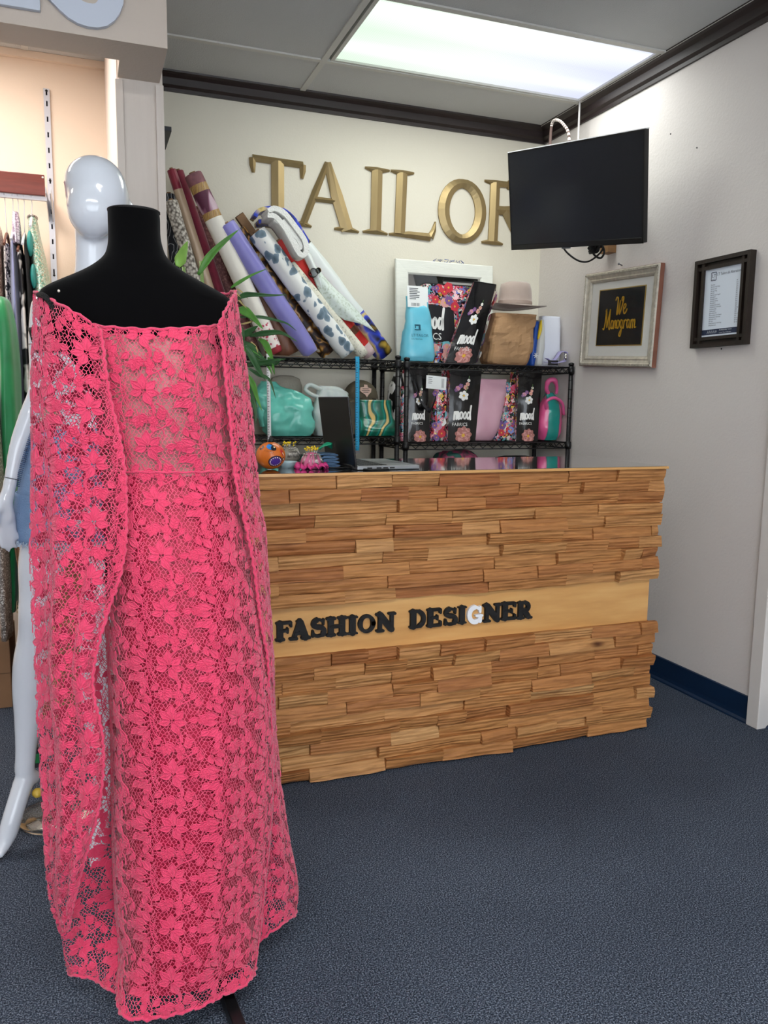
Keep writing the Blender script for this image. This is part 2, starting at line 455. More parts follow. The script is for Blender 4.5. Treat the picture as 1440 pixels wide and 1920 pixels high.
# ledge at the head of the niche
struct('trim_niche', MB().box((X0, YB-.03, ZC-.035), (.147, YB, ZC-.004)), M_NICHE)

# light-blue cut-out letters on the beam: only their feet show in the photograph
M_SIGNW = mat('pale_blue_foam_letter', '#c7cedb', rough=.55)
def bm_mat(): return frame3((0, 2.838, 0), (1, 0, 0), (0, 0, 1))
B = frame3((0, 2.838, 0), (1, 0, 0), (0, 0, 1))
n_ = MB(); FB = frame3((0, 2.836, 0), (1, 0, 0), (0, 0, 1))
n_.poly([(-.083, 2.493), (-.083, 2.80), (-.165, 2.80), (-.165, 2.70), (-.30, 2.493)], .018, 0, FB)
n_.poly([(-.30, 2.493), (-.27, 2.493), (-.30, 2.80), (-.38, 2.80), (-.38, 2.493)], .018, 0, FB)
tag(move_origin(obj('beam_letter', n_, M_SIGNW, bevel=.002), (-.2, 2.836, 2.493)), 'pale blue cut out letter cut by the left edge, on the beam', 'letter', 'letters on the beam')
s_ = MB()
sp = crom([(.135, 2.735), (.07, 2.775), (-.005, 2.735), (.02, 2.675), (.085, 2.635), (.128, 2.58), (.095, 2.513), (.025, 2.51), (-.045, 2.565)], 30)
s_.stroke([tuple(p) for p in sp], .034, .018, 0, FB)
tag(move_origin(obj('beam_letter', s_, M_SIGNW), (.04, 2.836, 2.47)), 'pale blue curved letter S beside the right end of the beam', 'letter', 'letters on the beam')
# ================================================================== the reception counter
from mathutils import noise as mnoise
def wood_mat():
    m = bpy.data.materials.new('split_oak'); m.use_nodes = True
    nt = m.node_tree; b = nt.nodes['Principled BSDF']; N = nt.nodes.new; L = nt.links.new
    tc = N('ShaderNodeTexCoord'); oi = N('ShaderNodeObjectInfo')
    mul = N('ShaderNodeMath'); mul.operation = 'MULTIPLY'; mul.inputs[1].default_value = 37.0; L(oi.outputs['Random'], mul.inputs[0])
    cmb = N('ShaderNodeCombineXYZ')
    for i in range(3): L(mul.outputs[0], cmb.inputs[i])
    add = N('ShaderNodeVectorMath'); L(tc.outputs['Object'], add.inputs[0]); L(cmb.outputs[0], add.inputs[1])
    mp = N('ShaderNodeMapping'); mp.inputs['Scale'].default_value = (4.5, 24, 62); L(add.outputs[0], mp.inputs[0])
    n1 = N('ShaderNodeTexNoise'); n1.inputs['Scale'].default_value = 1.6; n1.inputs['Detail'].default_value = 6; n1.inputs['Distortion'].default_value = .9; L(mp.outputs[0], n1.inputs['Vector'])
    w = N('ShaderNodeTexWave'); w.bands_direction = 'Z'; w.inputs['Scale'].default_value = .35; w.inputs['Distortion'].default_value = 11; w.inputs['Detail'].default_value = 3; w.inputs['Detail Scale'].default_value = .8; L(mp.outputs[0], w.inputs['Vector'])
    base = N('ShaderNodeValToRGB'); e = base.color_ramp.elements           # board-to-board colour
    e[0].position = 0; e[0].color = srgb('#a3693d'); e[1].position = 1; e[1].color = srgb('#c89c68')
    for p, c in ((.12, '#ae7646'), (.35, '#b57e4b'), (.6, '#bb8651'), (.85, '#c18f5b')):
        k = e.new(p); k.color = srgb(c)
    L(oi.outputs['Random'], base.inputs[0])
    gr = N('ShaderNodeValToRGB'); e = gr.color_ramp.elements
    e[0].position = .30; e[0].color = (.44, .35, .29, 1); e[1].position = .62; e[1].color = (1.08, 1.06, 1.03, 1)
    L(n1.outputs['Fac'], gr.inputs[0])
    g2 = N('ShaderNodeValToRGB'); e = g2.color_ramp.elements
    e[0].position = .0; e[0].color = (.68, .6, .54, 1); e[1].position = .5; e[1].color = (1, 1, 1, 1)
    L(w.outputs['Fac'], g2.inputs[0])
    kn = N('ShaderNodeTexVoronoi'); kn.inputs['Scale'].default_value = 2.1
    mk = N('ShaderNodeMapping'); mk.inputs['Scale'].default_value = (1, 1, 2.6); L(add.outputs[0], mk.inputs[0]); L(mk.outputs[0], kn.inputs['Vector'])
    k2 = N('ShaderNodeValToRGB'); e = k2.color_ramp.elements
    e[0].position = .015; e[0].color = (.16, .08, .05, 1); e[1].position = .085; e[1].color = (1, 1, 1, 1)
    L(kn.outputs['Distance'], k2.inputs[0])
    prev = base.outputs[0]
    for s, f in ((gr, .66), (g2, .34), (k2, .9)):
        x = N('ShaderNodeMix'); x.data_type = 'RGBA'; x.blend_type = 'MULTIPLY'; x.inputs[0].default_value = f
        L(prev, x.inputs[6]); L(s.outputs[0], x.inputs[7]); prev = x.outputs[2]
    L(prev, b.inputs['Base Color'])
    b.inputs['Roughness'].default_value = .62; b.inputs['Specular IOR Level'].default_value = .3
    sm = N('ShaderNodeMath'); sm.operation = 'ADD'; L(n1.outputs['Fac'], sm.inputs[0]); L(w.outputs['Fac'], sm.inputs[1])
    bp = N('ShaderNodeBump'); bp.inputs['Strength'].default_value = .6; bp.inputs['Distance'].default_value = .003
    L(sm.outputs[0], bp.inputs['Height']); L(bp.outputs[0], b.inputs['Normal'])
    return m
M_OAK = wood_mat()
M_PLY = ramp_mat('birch_plywood', 'noise', [(.25, '#c08a4c'), (.5, '#d09c5c'), (.75, '#daaa6a')], rough=.45, scale=3.0, stretch=(1.2, 1, 9), detail=5, coat=.15, dist=.06)
M_GLASSTOP = mat('dark_glass_sheet', '#20282a', rough=.03, coat=1, spec=.8, ior=1.6)
M_BLACKFOAM = mat('black_foam_letter', '#101012', rough=.7)
M_WHITEFOAM = mat('white_foam_letter', '#e9ebef', rough=.6)

CX0, CX1, CYF, CYB = .36, 2.118, 2.600, 3.150
counter = thing('reception_counter', 'tall reception counter faced with rough split oak planks around a plywood name band', 'counter', (1.2, 2.87, 0))
obj('carcass', MB().box((CX0, CYF, .012), (CX1, CYB, 1.082)), M_PLY, counter)
obj('glass_top', MB().box((CX0-.01, CYF-.0282, 1.0835), (CX1+.033, CYB+.01, 1.0935)), M_GLASSTOP, counter, bevel=.0015)

obj('edge_strip', MB().box((CX0, CYF-.0355, 1.0835), (CX1+.034, CYF-.0285, 1.0925)), M_PLY, counter)
PLANK_TOP = [[0.783, 0.987, 1.168, 1.408, 1.702, 1.923], [0.622, 0.874, 1.047, 1.203, 1.496, 1.764, 2.077], [0.663, 1.014, 1.164, 1.355, 1.68, 1.928], [0.713, 0.969, 1.214, 1.558, 1.841], [0.681, 0.996, 1.256, 1.412, 1.698, 1.869], [0.855, 0.993, 1.368, 1.677, 1.821, 2.093], [0.583, 0.96, 1.128, 1.425, 1.697, 1.881, 2.035], [0.81, 1.061, 1.396, 1.66, 1.958, 2.052], [0.584, 0.975, 1.35, 1.578, 1.82, 2.057], [0.818, 1.01, 1.376, 1.713, 1.946]]
PLANK_BOT = [[0.574, 0.772, 0.905, 1.019, 1.18, 1.365, 1.579, 1.842, 2.066], [0.711, 0.895, 1.053, 1.239, 1.427, 1.643, 1.951], [0.601, 0.79, 0.999, 1.157, 1.395, 1.607, 1.866, 2.061], [0.586, 0.759, 1.003, 1.173, 1.395, 1.596, 1.701, 1.984], [0.571, 0.828, 1.106, 1.352, 1.57, 1.84, 2.053], [0.625, 0.972, 1.293, 1.57, 1.853], [0.733, 1.029, 1.179, 1.297, 1.476, 1.856, 2.063], [0.698, 0.996, 1.191, 1.478, 1.905], [0.596, 0.95, 1.359, 1.513, 1.695, 1.832], [0.692, 0.975, 1.202, 1.492, 1.846]]

def plank_mesh(x0, x1, z0, z1, mode, seed):
    """front plank: a box whose face is split and hewn uneven; mode 'f' on the front, 's' on the end"""
    r = random.Random(seed)
    L = x1-x0; nx = max(3, min(8, int(L/.05)+1)); nz = 4
    d0 = r.choice((.014, .021, .026, .032, .038)); tilt = r.uniform(-.009, .009); roll = r.uniform(-.009, .009)
    hew = r.random() < .3; hc = r.uniform(.2, .8)
    sag = r.uniform(-.004, .004)
    rows = []
    for k in range(nz):
        v = k/(nz-1); row = []
        for i in range(nx):
            u = i/(nx-1)
            d = d0+tilt*(u-.5)*2+roll*(v-.5)*2+.006*mnoise.noise((u*L*14+seed, v*2.3, seed*.37))
            if hew: d -= .010*max(0, 1-abs(u-hc)*3.2)*(1-v*.6)
            if i in (0, nx-1): d -= .0012
            if k in (0, nz-1): d -= .0022
            z = lerp(z0, z1, v)+(.0028*mnoise.noise((u*L*9, seed*1.7, v*5)) if k in (0, nz-1) else 0)
            row.append((lerp(x0, x1, u), max(d, .006), z))
        rows.append(row)
    mb = MB()
    if mode == 'f': P = lambda p: (p[0], CYF-p[1], p[2]); Q = lambda p: (p[0], CYF-.0005, p[2])
    else: P = lambda p: (CX1+p[1], p[0], p[2]); Q = lambda p: (CX1+.0005, p[0], p[2])
    mb.grid([[P(p) for p in r_] for r_ in rows], smooth=False)
    for edge in ([r_[0] for r_ in rows], [r_[-1] for r_ in rows], rows[0], rows[-1]):
        mb.grid([[P(p) for p in edge], [Q(p) for p in edge]], smooth=False)
    return mb
ZT0, ZT1, ZB0, ZB1 = .637, 1.0825, .008, .462
n_pl = 0
for rows, za, zb, flip in ((PLANK_TOP, ZT0, ZT1, 0), (PLANK_BOT, ZB0, ZB1, 1)):
    n = len(rows); h = (zb-za)/n
    for i, cuts in enumerate(rows):
        z1 = zb-i*h; z0 = z1-h
        e1 = CX1+.034+rnd.uniform(-.022, .004)
        left = [CX0]
        if cuts[0]-CX0 > .3: left.append(CX0+.12)
        xs = left+cuts+[e1]
        for a, b in zip(xs[:-1], xs[1:]):
            n_pl += 1
            obj('plank', plank_mesh(a+.0007, b-.0007, z0+.0006, z1-.0006, 'f', n_pl*3+1), M_OAK, counter)
        ys = [CYF+.001, CYF+rnd.uniform(.15, .4), CYB]
        for a, b in zip(ys[:-1], ys[1:]):
            n_pl += 1
            obj('plank', plank_mesh(a+.0007, b-.0007, z0+.0006, z1-.0006, 's', n_pl*3+2), M_OAK, counter)

# FASHION DESIGNER in soft slab-serif foam letters, strokes in a unit box (x 0..1, y 0..1)
SL = .13
def slab(x, y, w): return [(x-w, y), (x+w, y)]
def arc(cx, cy, rx, ry, a0, a1, n=14): return [(cx+rx*math.cos(math.radians(lerp(a0, a1, i/(n-1)))), cy+ry*math.sin(math.radians(lerp(a0, a1, i/(n-1))))) for i in range(n)]
GLY = {
 'F': [([(.28, .1), (.28, .9)], .16), (slab(.28, .07, .22), .075), ([(.1, .92), (.92, .92)], .08), ([(.92, .9), (.93, .74)], .07), ([(.3, .52), (.72, .52)], .075), ([(.72, .62), (.72, .42)], .06)],
 'A': [([(.48, .92), (.2, .1)], .1), ([(.5, .92), (.78, .1)], .155), (slab(.17, .07, .16), .07), (slab(.80, .07, .19), .07), ([(.3, .34), (.7, .34)], .07), ([(.36, .94), (.56, .94)], .06)],
 'S': [(arc(.5, .7, .3, .22, 35, 200)+arc(.52, .3, .33, .23, 100, -60)+arc(.48, .29, .3, .22, -70, -165), [.07]*5+[.13]*22+[.08]*15), ([(.82, .92), (.8, .68)], .06), ([(.14, .08), (.16, .34)], .065)],
 'H': [([(.22, .1), (.22, .9)], .135), ([(.78, .1), (.78, .9)], .135), (slab(.22, .07, .18), .07), (slab(.78, .07, .18), .07), (slab(.22, .93, .18), .07), (slab(.78, .93, .18), .07), ([(.25, .5), (.75, .5)], .075)],
 'I': [([(.5, .1), (.5, .9)], .23), (slab(.5, .07, .38), .075), (slab(.5, .93, .38), .075)],
 'O': [(arc(.5, .5, .36, .41, 0, 360, 26), [.13-.045*abs(math.sin(2*PI*i/25)) for i in range(26)])],
 'N': [([(.2, .1), (.2, .9)], .095), ([(.2, .92), (.8, .1)], .15), ([(.82, .08), (.82, .92)], .085), (slab(.2, .06, .16), .065), (slab(.14, .94, .12), .065), (slab(.82, .94, .15), .065)],
 'D': [([(.25, .1), (.25, .9)], .145), ([(.08, .08), (.5, .08)]+arc(.45, .5, .4, .42, -80, 80, 12)+[(.5, .92), (.08, .92)], [.075]*3+[.12]*10+[.075]*3)],
 'E': [([(.25, .1), (.25, .9)], .15), ([(.08, .07), (.9, .07)], .075), ([(.08, .93), (.88, .93)], .075), ([(.25, .5), (.68, .5)], .07), ([(.9, .07), (.9, .26)], .065), ([(.88, .93), (.88, .76)], .065), ([(.68, .4), (.68, .6)], .055)],
 'G': [(arc(.52, .5, .36, .41, 50, 330, 22), [.08]*3+[.13]*16+[.1]*3), ([(.84, .9), (.83, .64)], .065), ([(.84, .42), (.84, .12)], .095), ([(.6, .43), (.95, .43)], .065)],
 'R': [([(.24, .1), (.24, .9)], .135), (slab(.24, .07, .2), .07), ([(.08, .93), (.5, .93)]+arc(.48, .7, .28, .23, 75, -75, 10)+[(.3, .48)], [.07, .08]+[.12]*10+[.07]), ([(.5, .46), (.76, .12)], .14), (slab(.84, .07, .12), .07)]}
SIGN = [('F', .578, .636), ('A', .629, .698), ('S', .700, .758), ('H', .758, .831), ('I', .832, .874), ('O', .872, .939), ('N', .941, 1.013),
        ('D', 1.066, 1.134), ('E', 1.135, 1.196), ('S', 1.201, 1.260), ('I', 1.258, 1.297), ('G', 1.296, 1.361), ('N', 1.365, 1.438), ('E', 1.440, 1.504), ('R', 1.508, 1.571)]
for k, (ch, a, b) in enumerate(SIGN):
    mb = MB(); w = (b-a); h = .068
    jig = rnd.uniform(-.0015, .0015)
    M = frame3((a, CYF-.001, .5205+jig), (1, 0, 0), (0, 0, 1))
    for q_i, (pts, ww) in enumerate(GLY[ch]):
        s_ = min(w, .066)
        wl = [q*.066*1.05 for q in ww] if isinstance(ww, list) else ww*s_*1.2
        mb.stroke([(x*w, y*h) for x, y in pts], wl, .0115+.0005*q_i, 0, M)
    o = obj('letter', mb, M_WHITEFOAM if ch == 'G' else M_BLACKFOAM, counter)
    if ch == 'G': o['label'] = 'white foam letter G'
# ================================================================== gold letters, screen, frames on the walls
M_GOLD = mat('brushed_champagne_gold', '#a8936a', rough=.42, metal=.75, var=.12, vscale=30, stretch=(1, 1, .2))
TAILOR = {'T': [[(0.861, 2.575), (0.99, 2.571), (1.13, 2.568)], [(0.861, 2.575), (0.862, 2.54), (0.866, 2.503)], [(1.129, 2.568), (1.129, 2.537), (1.125, 2.499)], [(0.993, 2.572), (0.993, 2.416), (0.993, 2.262)], [(.925, 2.26), (.993, 2.268), (1.06, 2.256)]],
 'A': [[(1.264, 2.594), (1.198, 2.436), (1.129, 2.262)], [(1.264, 2.594), (1.318, 2.428), (1.378, 2.254)], [(1.184, 2.402), (1.257, 2.401), (1.333, 2.40)], [(1.079, 2.264), (1.129, 2.270), (1.177, 2.258)], [(1.305, 2.258), (1.376, 2.264), (1.445, 2.252)]],
 'I': [[(1.547, 2.586), (1.545, 2.42), (1.542, 2.265)], [(1.478, 2.594), (1.547, 2.584), (1.62, 2.592)], [(1.468, 2.256), (1.542, 2.266), (1.613, 2.254)]],
 'L': [[(1.694, 2.587), (1.69, 2.433), (1.684, 2.262)], [(1.628, 2.594), (1.694, 2.585), (1.765, 2.594)], [(1.622, 2.256), (1.74, 2.262), (1.872, 2.258)], [(1.872, 2.258), (1.893, 2.30), (1.902, 2.345)]],
 'O': [[(2.068+.117*math.cos(k*2*PI/32), 2.417+.152*math.sin(k*2*PI/32)) for k in range(33)]],
 'R': [[(2.274, 2.594), (2.272, 2.434), (2.268, 2.264)], [(2.206, 2.60), (2.274, 2.592), (2.362, 2.592)], [(2.355, 2.592), (2.425, 2.578), (2.447, 2.525), (2.42, 2.47), (2.368, 2.448), (2.28, 2.444)], [(2.345, 2.446), (2.40, 2.36), (2.458, 2.266)], [(2.197, 2.258), (2.268, 2.266), (2.335, 2.256)], [(2.44, 2.262), (2.479, 2.258), (2.531, 2.256)]]}
LW = {'T': [.017, [.017, .016, .008], [.017, .016, .008], .034, [.006, .017, .006]], 'A': [[.014, .019, .019], [.020, .033, .033], .013, [.006, .016, .006], [.006, .018, .006]],
      'I': [.031, [.006, .018, .006], [.006, .018, .006]], 'L': [.031, [.006, .018, .006], [.006, .018, .021], [.021, .014, .005]],
      'O': [[.024+.011*abs(math.cos(k*2*PI/32)) for k in range(33)]], 'R': [.030, [.006, .017, .017], .024, .026, [.006, .018, .006], [.006, .018, .006]]}
def ridge(mb, pts, ww, h, M):
    """chiselled stroke: low bevelled sides rising to a ridge along the middle"""
    P = [Vector(p) for p in pts]; n = len(P); ww = ww if isinstance(ww, list) else [ww]*n
    rows = []
    closed = (P[0]-P[-1]).length < 1e-6
    for i, p in enumerate(P):
        if closed: t = P[(i+1) % (n-1)]-P[(i-1) % (n-1)]
        else: t = P[min(i+1, n-1)]-P[max(i-1, 0)]
        t.normalize(); q = Vector((-t.y, t.x)); w = ww[i]; hh = h*(.45+.55*min(1, w/.03))
        rows.append([(p+q*w).to_3d(), (p+q*w).to_3d()+Vector((0, 0, hh*.42)), p.to_3d()+Vector((0, 0, hh)), (p-q*w).to_3d()+Vector((0, 0, hh*.42)), (p-q*w).to_3d()])
    o = len(mb.v)
    mb.grid(rows, False, False, 0, False, M)
    if not closed:
        mb.f.append((o, o+1, o+2, o+3, o+4)); mb.sm.append(False); mb.mi.append(0)
        e = o+(n-1)*5; mb.f.append((e+4, e+3, e+2, e+1, e)); mb.sm.append(False); mb.mi.append(0)
MW = frame3((0, YB-.001, 0), (1, 0, 0), (0, 0, 1))
where = {'T': 'first of the wall sign, half behind fabric rolls', 'A': 'second of the wall sign', 'I': 'third of the wall sign, touching the L', 'L': 'fourth of the wall sign', 'O': 'the round fifth of the wall sign', 'R': 'last of the wall sign, half behind the screen'}
for ch, sts in TAILOR.items():
    mb = MB()
    for pts, w in zip(sts, LW[ch]):
        P = pts
        if len(pts) < 20:
            P = [tuple(q) for q in crom([(x, z) for x, z in pts], 9)] if len(pts) > 2 and not isinstance(w, list) and ch == 'R' else pts
        ridge(mb, P, w, .024, MW)
    c = sts[0][0]
    tag(move_origin(obj('gold_letter', mb, M_GOLD), (sum(p[0] for p in sts[0])/len(sts[0]), YB-.001, 2.26)), 'gold serif letter %s, %s' % (ch, where[ch]), 'letter', 'gold letters of the wall sign')

# dark shelf bracket on the back wall beside the stub wall
bk = MB().box((.36, YB-.30, 2.565), (.425, YB-.001, 2.585)).box((.385, YB-.02, 2.20), (.402, YB-.001, 2.565))
bk.loft([[(.388, YB-.02, 2.565), (.400, YB-.02, 2.565), (.400, YB-.02, 2.50), (.388, YB-.02, 2.50)], [(.388, YB-.16, 2.565), (.400, YB-.16, 2.565), (.400, YB-.16, 2.56), (.388, YB-.16, 2.56)]], smooth=False)
bko = thing('shelf_bracket', 'dark grey shelf bracket on the wall above the leftmost fabric rolls', 'bracket', (.395, YB, 2.2))
obj('bracket_arm', bk, mat('dark_bracket_iron', '#3a3b40', rough=.45, metal=.5), bko)

# ---- television on a ceiling pole
M_TVB = mat('glossy_black_plastic', '#0b0b0d', rough=.25)
M_TVS = mat('dead_lcd_screen', '#171a21', rough=.22, spec=.45)
M_BLK = mat('matt_black_plastic', '#131314', rough=.55)
tv = thing('television', 'black flat television hanging from a ceiling rod by the right wall, switched off', 'television', (2.2, 3.5, 2.05))
TO = Vector((2.124, 3.838, 2.125)); TX = Vector((2.369, 3.08, 2.047)); TY = Vector((2.045, 3.766, 2.58))
WTV, HT = (TX-TO).length, (TY-TO).length
TVM = frame3(TO, TX-TO, TY-TO)
sh = MB().box((0, .002, -.03), (WTV, HT, -.001), 0, TVM); sh.box((.12, .08, -.065), (WTV-.12, HT-.1, -.03), 0, TVM)
obj('casing', sh, M_TVB, tv, bevel=.003)
obj('screen_panel', MB().box((.006, .026, -.001), (WTV-.006, HT-.006, .0015), 0, TVM), M_TVS, tv)
obj('bezel', MB().box((0, HT-.006, -.001), (WTV, HT, .003), 0, TVM).box((0, .0, -.001), (.006, HT-.006, .003), 0, TVM).box((WTV-.006, 0, -.001), (WTV, HT-.006, .003), 0, TVM), M_TVB, tv)
obj('lower_bezel', MB().box((.006, 0, -.001), (WTV-.006, .026, .006), 0, TVM), M_TVB, tv, bevel=.002)
obj('badge', MB().box((WTV*.42, -.006, -.006), (WTV*.48, .0, .004), 0, TVM), mat('grey_badge', '#55585c', rough=.4), tv)
obj('white_top_edge', MB().box((0, HT, -.03), (WTV, HT+.004, .002), 0, TVM), mat('white_plastic_edge', '#e8e8ea', rough=.5), tv)
pole_ = thing('ceiling_rod', 'thin white rod from the ceiling down behind the television', 'rod', (2.52, 3.87, ZC))
obj('rod', MB().tube([(2.52, 3.87, ZC-.005), (2.52, 3.87, 2.31)], .005, 8), M_TRIMW, pole_)
obj('flange', MB().lathe([(.0, -.006), (.010, -.006), (.012, -.002), (.012, 0.0)], (2.52, 3.87, ZC-.004), 16), M_TRIMW, pole_)
bkt = thing('television_mount', 'wooden block and black arm fixing the television to the wall', 'mount', (2.57, 3.62, 2.1))
obj('wood_block', MB().box((2.545, 3.59, 2.107), (XR, 3.66, 2.17)), mat('pale_pine_block', '#9a7148', rough=.6, var=.3, vscale=20, stretch=(1, 1, 8)), bkt)
obj('arm', MB().box((2.28, 3.42, 2.29), (XR, 3.46, 2.35)).box((2.505, 3.45, 2.30), (2.535, 3.885, 2.33)), M_BLK, bkt)
cb_ = thing('braided_cable', 'white and brown braided cable arching over the television', 'cable', (2.12, 3.5, 2.55))
P = crom([(2.36, 3.70, 2.57), (2.36, 3.712, 2.69), (2.36, 3.765, 2.755), (2.36, 3.82, 2.792), (2.36, 3.868, 2.80), (2.36, 3.885, 2.76), (2.36, 3.889, 2.66), (2.36, 3.89, 2.54)], 60)
cm = MB(); cm2 = MB()
for i in range(0, 59):
    (cm if (i % 2 or i > 38) else cm2).tube([P[i], P[i+1]], .0075, 8, caps=False)
obj('braid', cm, mat('brown_braid', '#5b4742', rough=.6), cb_)
obj('braid_stripe', cm2, mat('white_braid', '#e6ded8', rough=.6), cb_)
def cable(name, label, pts, r=.004, m=None, grp=None):
    o = obj(name, MB().tube([tuple(p) for p in crom(pts, 30)], r, 6), m or M_BLK)
    move_origin(o, pts[0])
    return tag(o, label, 'cable', grp)
def tvp(x, y, z=-.045): return TVM @ Vector((x, y, z))
cable('screen_cable', 'thin black cable sagging in a wide loop under the television', [tvp(.299, .06, -.015), tvp(.304, 0), tvp(.339, -.035), tvp(.397, -.067), tvp(.454, -.074), tvp(.509, -.05), tvp(.546, -.014), tvp(.53, .03, -.04)], .0045)
cable('screen_cable', 'short black cable hanging in a small loop under the television', [tvp(.478, .03, -.026), tvp(.481, -.031, -.05), tvp(.505, -.053, -.05), tvp(.53, -.059, -.05), tvp(.548, -.038, -.05), tvp(.542, -.009, -.05), tvp(.535, .03, -.026)], .005)
kn = MB()
for q in range(7):
    kn.tube([tuple(p) for p in crom([tvp(.47, .03, -.04)]+[tvp(rnd.uniform(.45, .545), rnd.uniform(-.035, .02), rnd.uniform(-.065, -.04)) for _ in range(4)]+[tvp(.53, .03, -.04)], 26)], .005, 6)
tag(move_origin(obj('cable_bundle', kn, M_BLK, kind=None), tuple(tvp(.5, 0))), 'tangled bundle of black cable tucked below the television', 'cable')

# ---- framed embroidery, hung slightly crooked on the right wall
def wallM(x, y, z, deg=0):
    a = math.radians(deg)
    return frame3((x, y, z), (0, -math.cos(a), math.sin(a)), (0, math.sin(a), math.cos(a)))
M_FRS = mat('antique_silver_moulding', '#cdc6b8', rough=.45, metal=.35, var=.25, vscale=40)
M_FRE = mat('reddish_brown_frame_edge', '#8c5a48', rough=.6, var=.2, vscale=20)
M_GLZ = mat('picture_glass', '#ffffff', rough=.0, transmission=1, ior=1.1, spec=.5)
M_MATB = mat('white_mount_board', '#f0efec', rough=.8)
M_GOLDL = mat('gold_lip', '#b79a55', rough=.4, metal=.6)
M_BLKF = mat('black_felt_cloth', '#15161a', rough=.85, bump=.2, bscale=400)
M_GTH = mat('gold_embroidery_thread', '#d9a51e', rough=.45, bump=.4, bscale=500)
em = thing('framed_embroidery', 'silver framed gold embroidery on black cloth, hung crooked on the right wall', 'framed picture', (XR, 3.517, 1.52))
EM = wallM(XR-.003, 3.517, 1.768, -2.9)
hw, hh = .305, .243
prof = [(0, 0), (0, .024), (.006, .030), (.016, .031), (.020, .026), (.034, .021), (.040, .023), (.048, .019), (.054, .012), (.054, 0)]
def mitred(mb, hw, hh, prof, M, m=0):
    rings = []
    for sx, sy in ((-1, -1), (1, -1), (1, 1), (-1, 1), (-1, -1)):
        rings.append([(sx*(hw-d), sy*(hh-d), z) for d, z in prof])
    mb.grid([[r[i] for r in rings] for i in range(len(prof))], False, False, m, False, M)
    return mb
obj('frame', mitred(MB(), hw, hh, prof[1:], EM), M_FRS, em)
obj('frame_edge', mitred(MB(), hw+.0006, hh+.0006, [(.004, 0), (0, .0), (0, .0245), (.004, .0245)], EM), M_FRE, em)
bd = MB()
for k in range(46):                                   # beaded outer and inner edges
    for sy in (-1, 1):
        bd.cbox(((-hw+.012)+(2*hw-.024)*k/45, sy*(hh-.011), .0315), (.0085, .007, .004), 0, EM)
for k in range(36):
    for sx in (-1, 1):
        bd.cbox((sx*(hw-.011), (-hh+.012)+(2*hh-.024)*k/35, .0315), (.007, .0085, .004), 0, EM)
obj('beading', bd, M_FRS, em, kind='stuff')
obj('mount_board', MB().box((-hw+.05, -hh+.05, .004), (hw-.05, hh-.05, .010), 0, EM), M_MATB, em)
obj('black_cloth', MB().box((-.178, -.132, .010), (.192, .148, .0125), 0, EM), M_BLKF, em)
lip = MB(); mitred(lip, .190, .145, [(0, .0), (0, .0035), (.005, .0035), (.005, 0)], EM @ Matrix.Translation((.007, .008, .0095)))
obj('gold_lip', lip, M_GOLDL, em)
th = MB()
def script_strokes(mb, strokes, ox, oy, s, w, d, M):
    for st in strokes:
        pts = [tuple(p) for p in crom(st, max(10, 5*len(st)))]
        mb.stroke([(ox+x*s, oy+y*s) for x, y in pts], w, d, 0, M)
WE = [[(0, .85), (.08, 1.0), (.2, .95), (.22, .6), (.18, .2), (.2, .02), (.32, .3), (.42, .75)], [(.42, .8), (.40, .4), (.42, .05), (.52, .2), (.66, .6), (.72, .95), (.62, 1.0), (.58, .85), (.70, .75)],
      [(.78, .3), (.92, .38), (.98, .52), (.90, .6), (.80, .5), (.78, .25), (.88, .05), (1.02, .15), (1.1, .3)]]
MONO = [[(0, .05), (.08, .0), (.16, .3), (.2, .9), (.24, 1.05), (.17, .95)], [(.24, .95), (.30, .4), (.34, .1), (.42, .5), (.55, 1.02)], [(.55, 1.0), (.53, .5), (.54, .05), (.6, .0), (.66, .1)],
        [(.84, .42), (.74, .44), (.68, .25), (.76, .03), (.86, .1), (.88, .35), (.80, .44)], [(.92, .02), (.97, .42)], [(.95, .25), (1.04, .44), (1.1, .36), (1.08, .08), (1.16, .06)],
        [(1.34, .42), (1.24, .44), (1.18, .25), (1.26, .03), (1.36, .1), (1.38, .35), (1.30, .44)], [(1.62, .4), (1.52, .45), (1.46, .25), (1.53, .05), (1.62, .15), (1.66, .42)], [(1.66, .42), (1.62, 0), (1.54, -.36), (1.43, -.32), (1.50, -.12), (1.72, .08)],
        [(1.76, .02), (1.80, .42)], [(1.78, .3), (1.88, .45), (1.96, .40)], [(2.18, .4), (2.08, .45), (2.02, .25), (2.08, .04), (2.18, .15), (2.22, .42)], [(2.22, .42), (2.2, .1), (2.28, .04)],
        [(2.32, .02), (2.36, .42)], [(2.35, .28), (2.44, .44), (2.5, .36), (2.49, .02)], [(2.50, .28), (2.60, .44), (2.66, .34), (2.65, .06), (2.76, .06)]]
script_strokes(th, WE, -.034, .018, .088, .0030, .0030, EM @ Matrix.Translation((0, 0, .0125)))
script_strokes(th, MONO, -.128, -.052, .0985, .0027, .0030, EM @ Matrix.Translation((0, 0, .0125)))
obj('gold_lettering', th, M_GTH, em)
obj('glazing', MB().box((-hw+.052, -hh+.052, .0175), (hw-.052, hh-.052, .0185), 0, EM), M_GLZ, em)
nl = MB().tube([(XR, 3.533, 2.034), (XR-.02, 3.533, 2.040)], .003, 8).lathe([(0, 0), (.006, 0), (.006, .003), (0, .003)], (0, 0, 0), 10, 0, Matrix.Translation((XR-.02, 3.533, 2.04)) @ Matrix.Rotation(-PI/2, 4, 'Y'))
tag(move_origin(obj('nail', nl, mat('steel_nail', '#6b6a6e', rough=.4, metal=.8)), (XR, 3.533, 2.034)), 'steel nail in the wall just above the framed embroidery', 'nail')

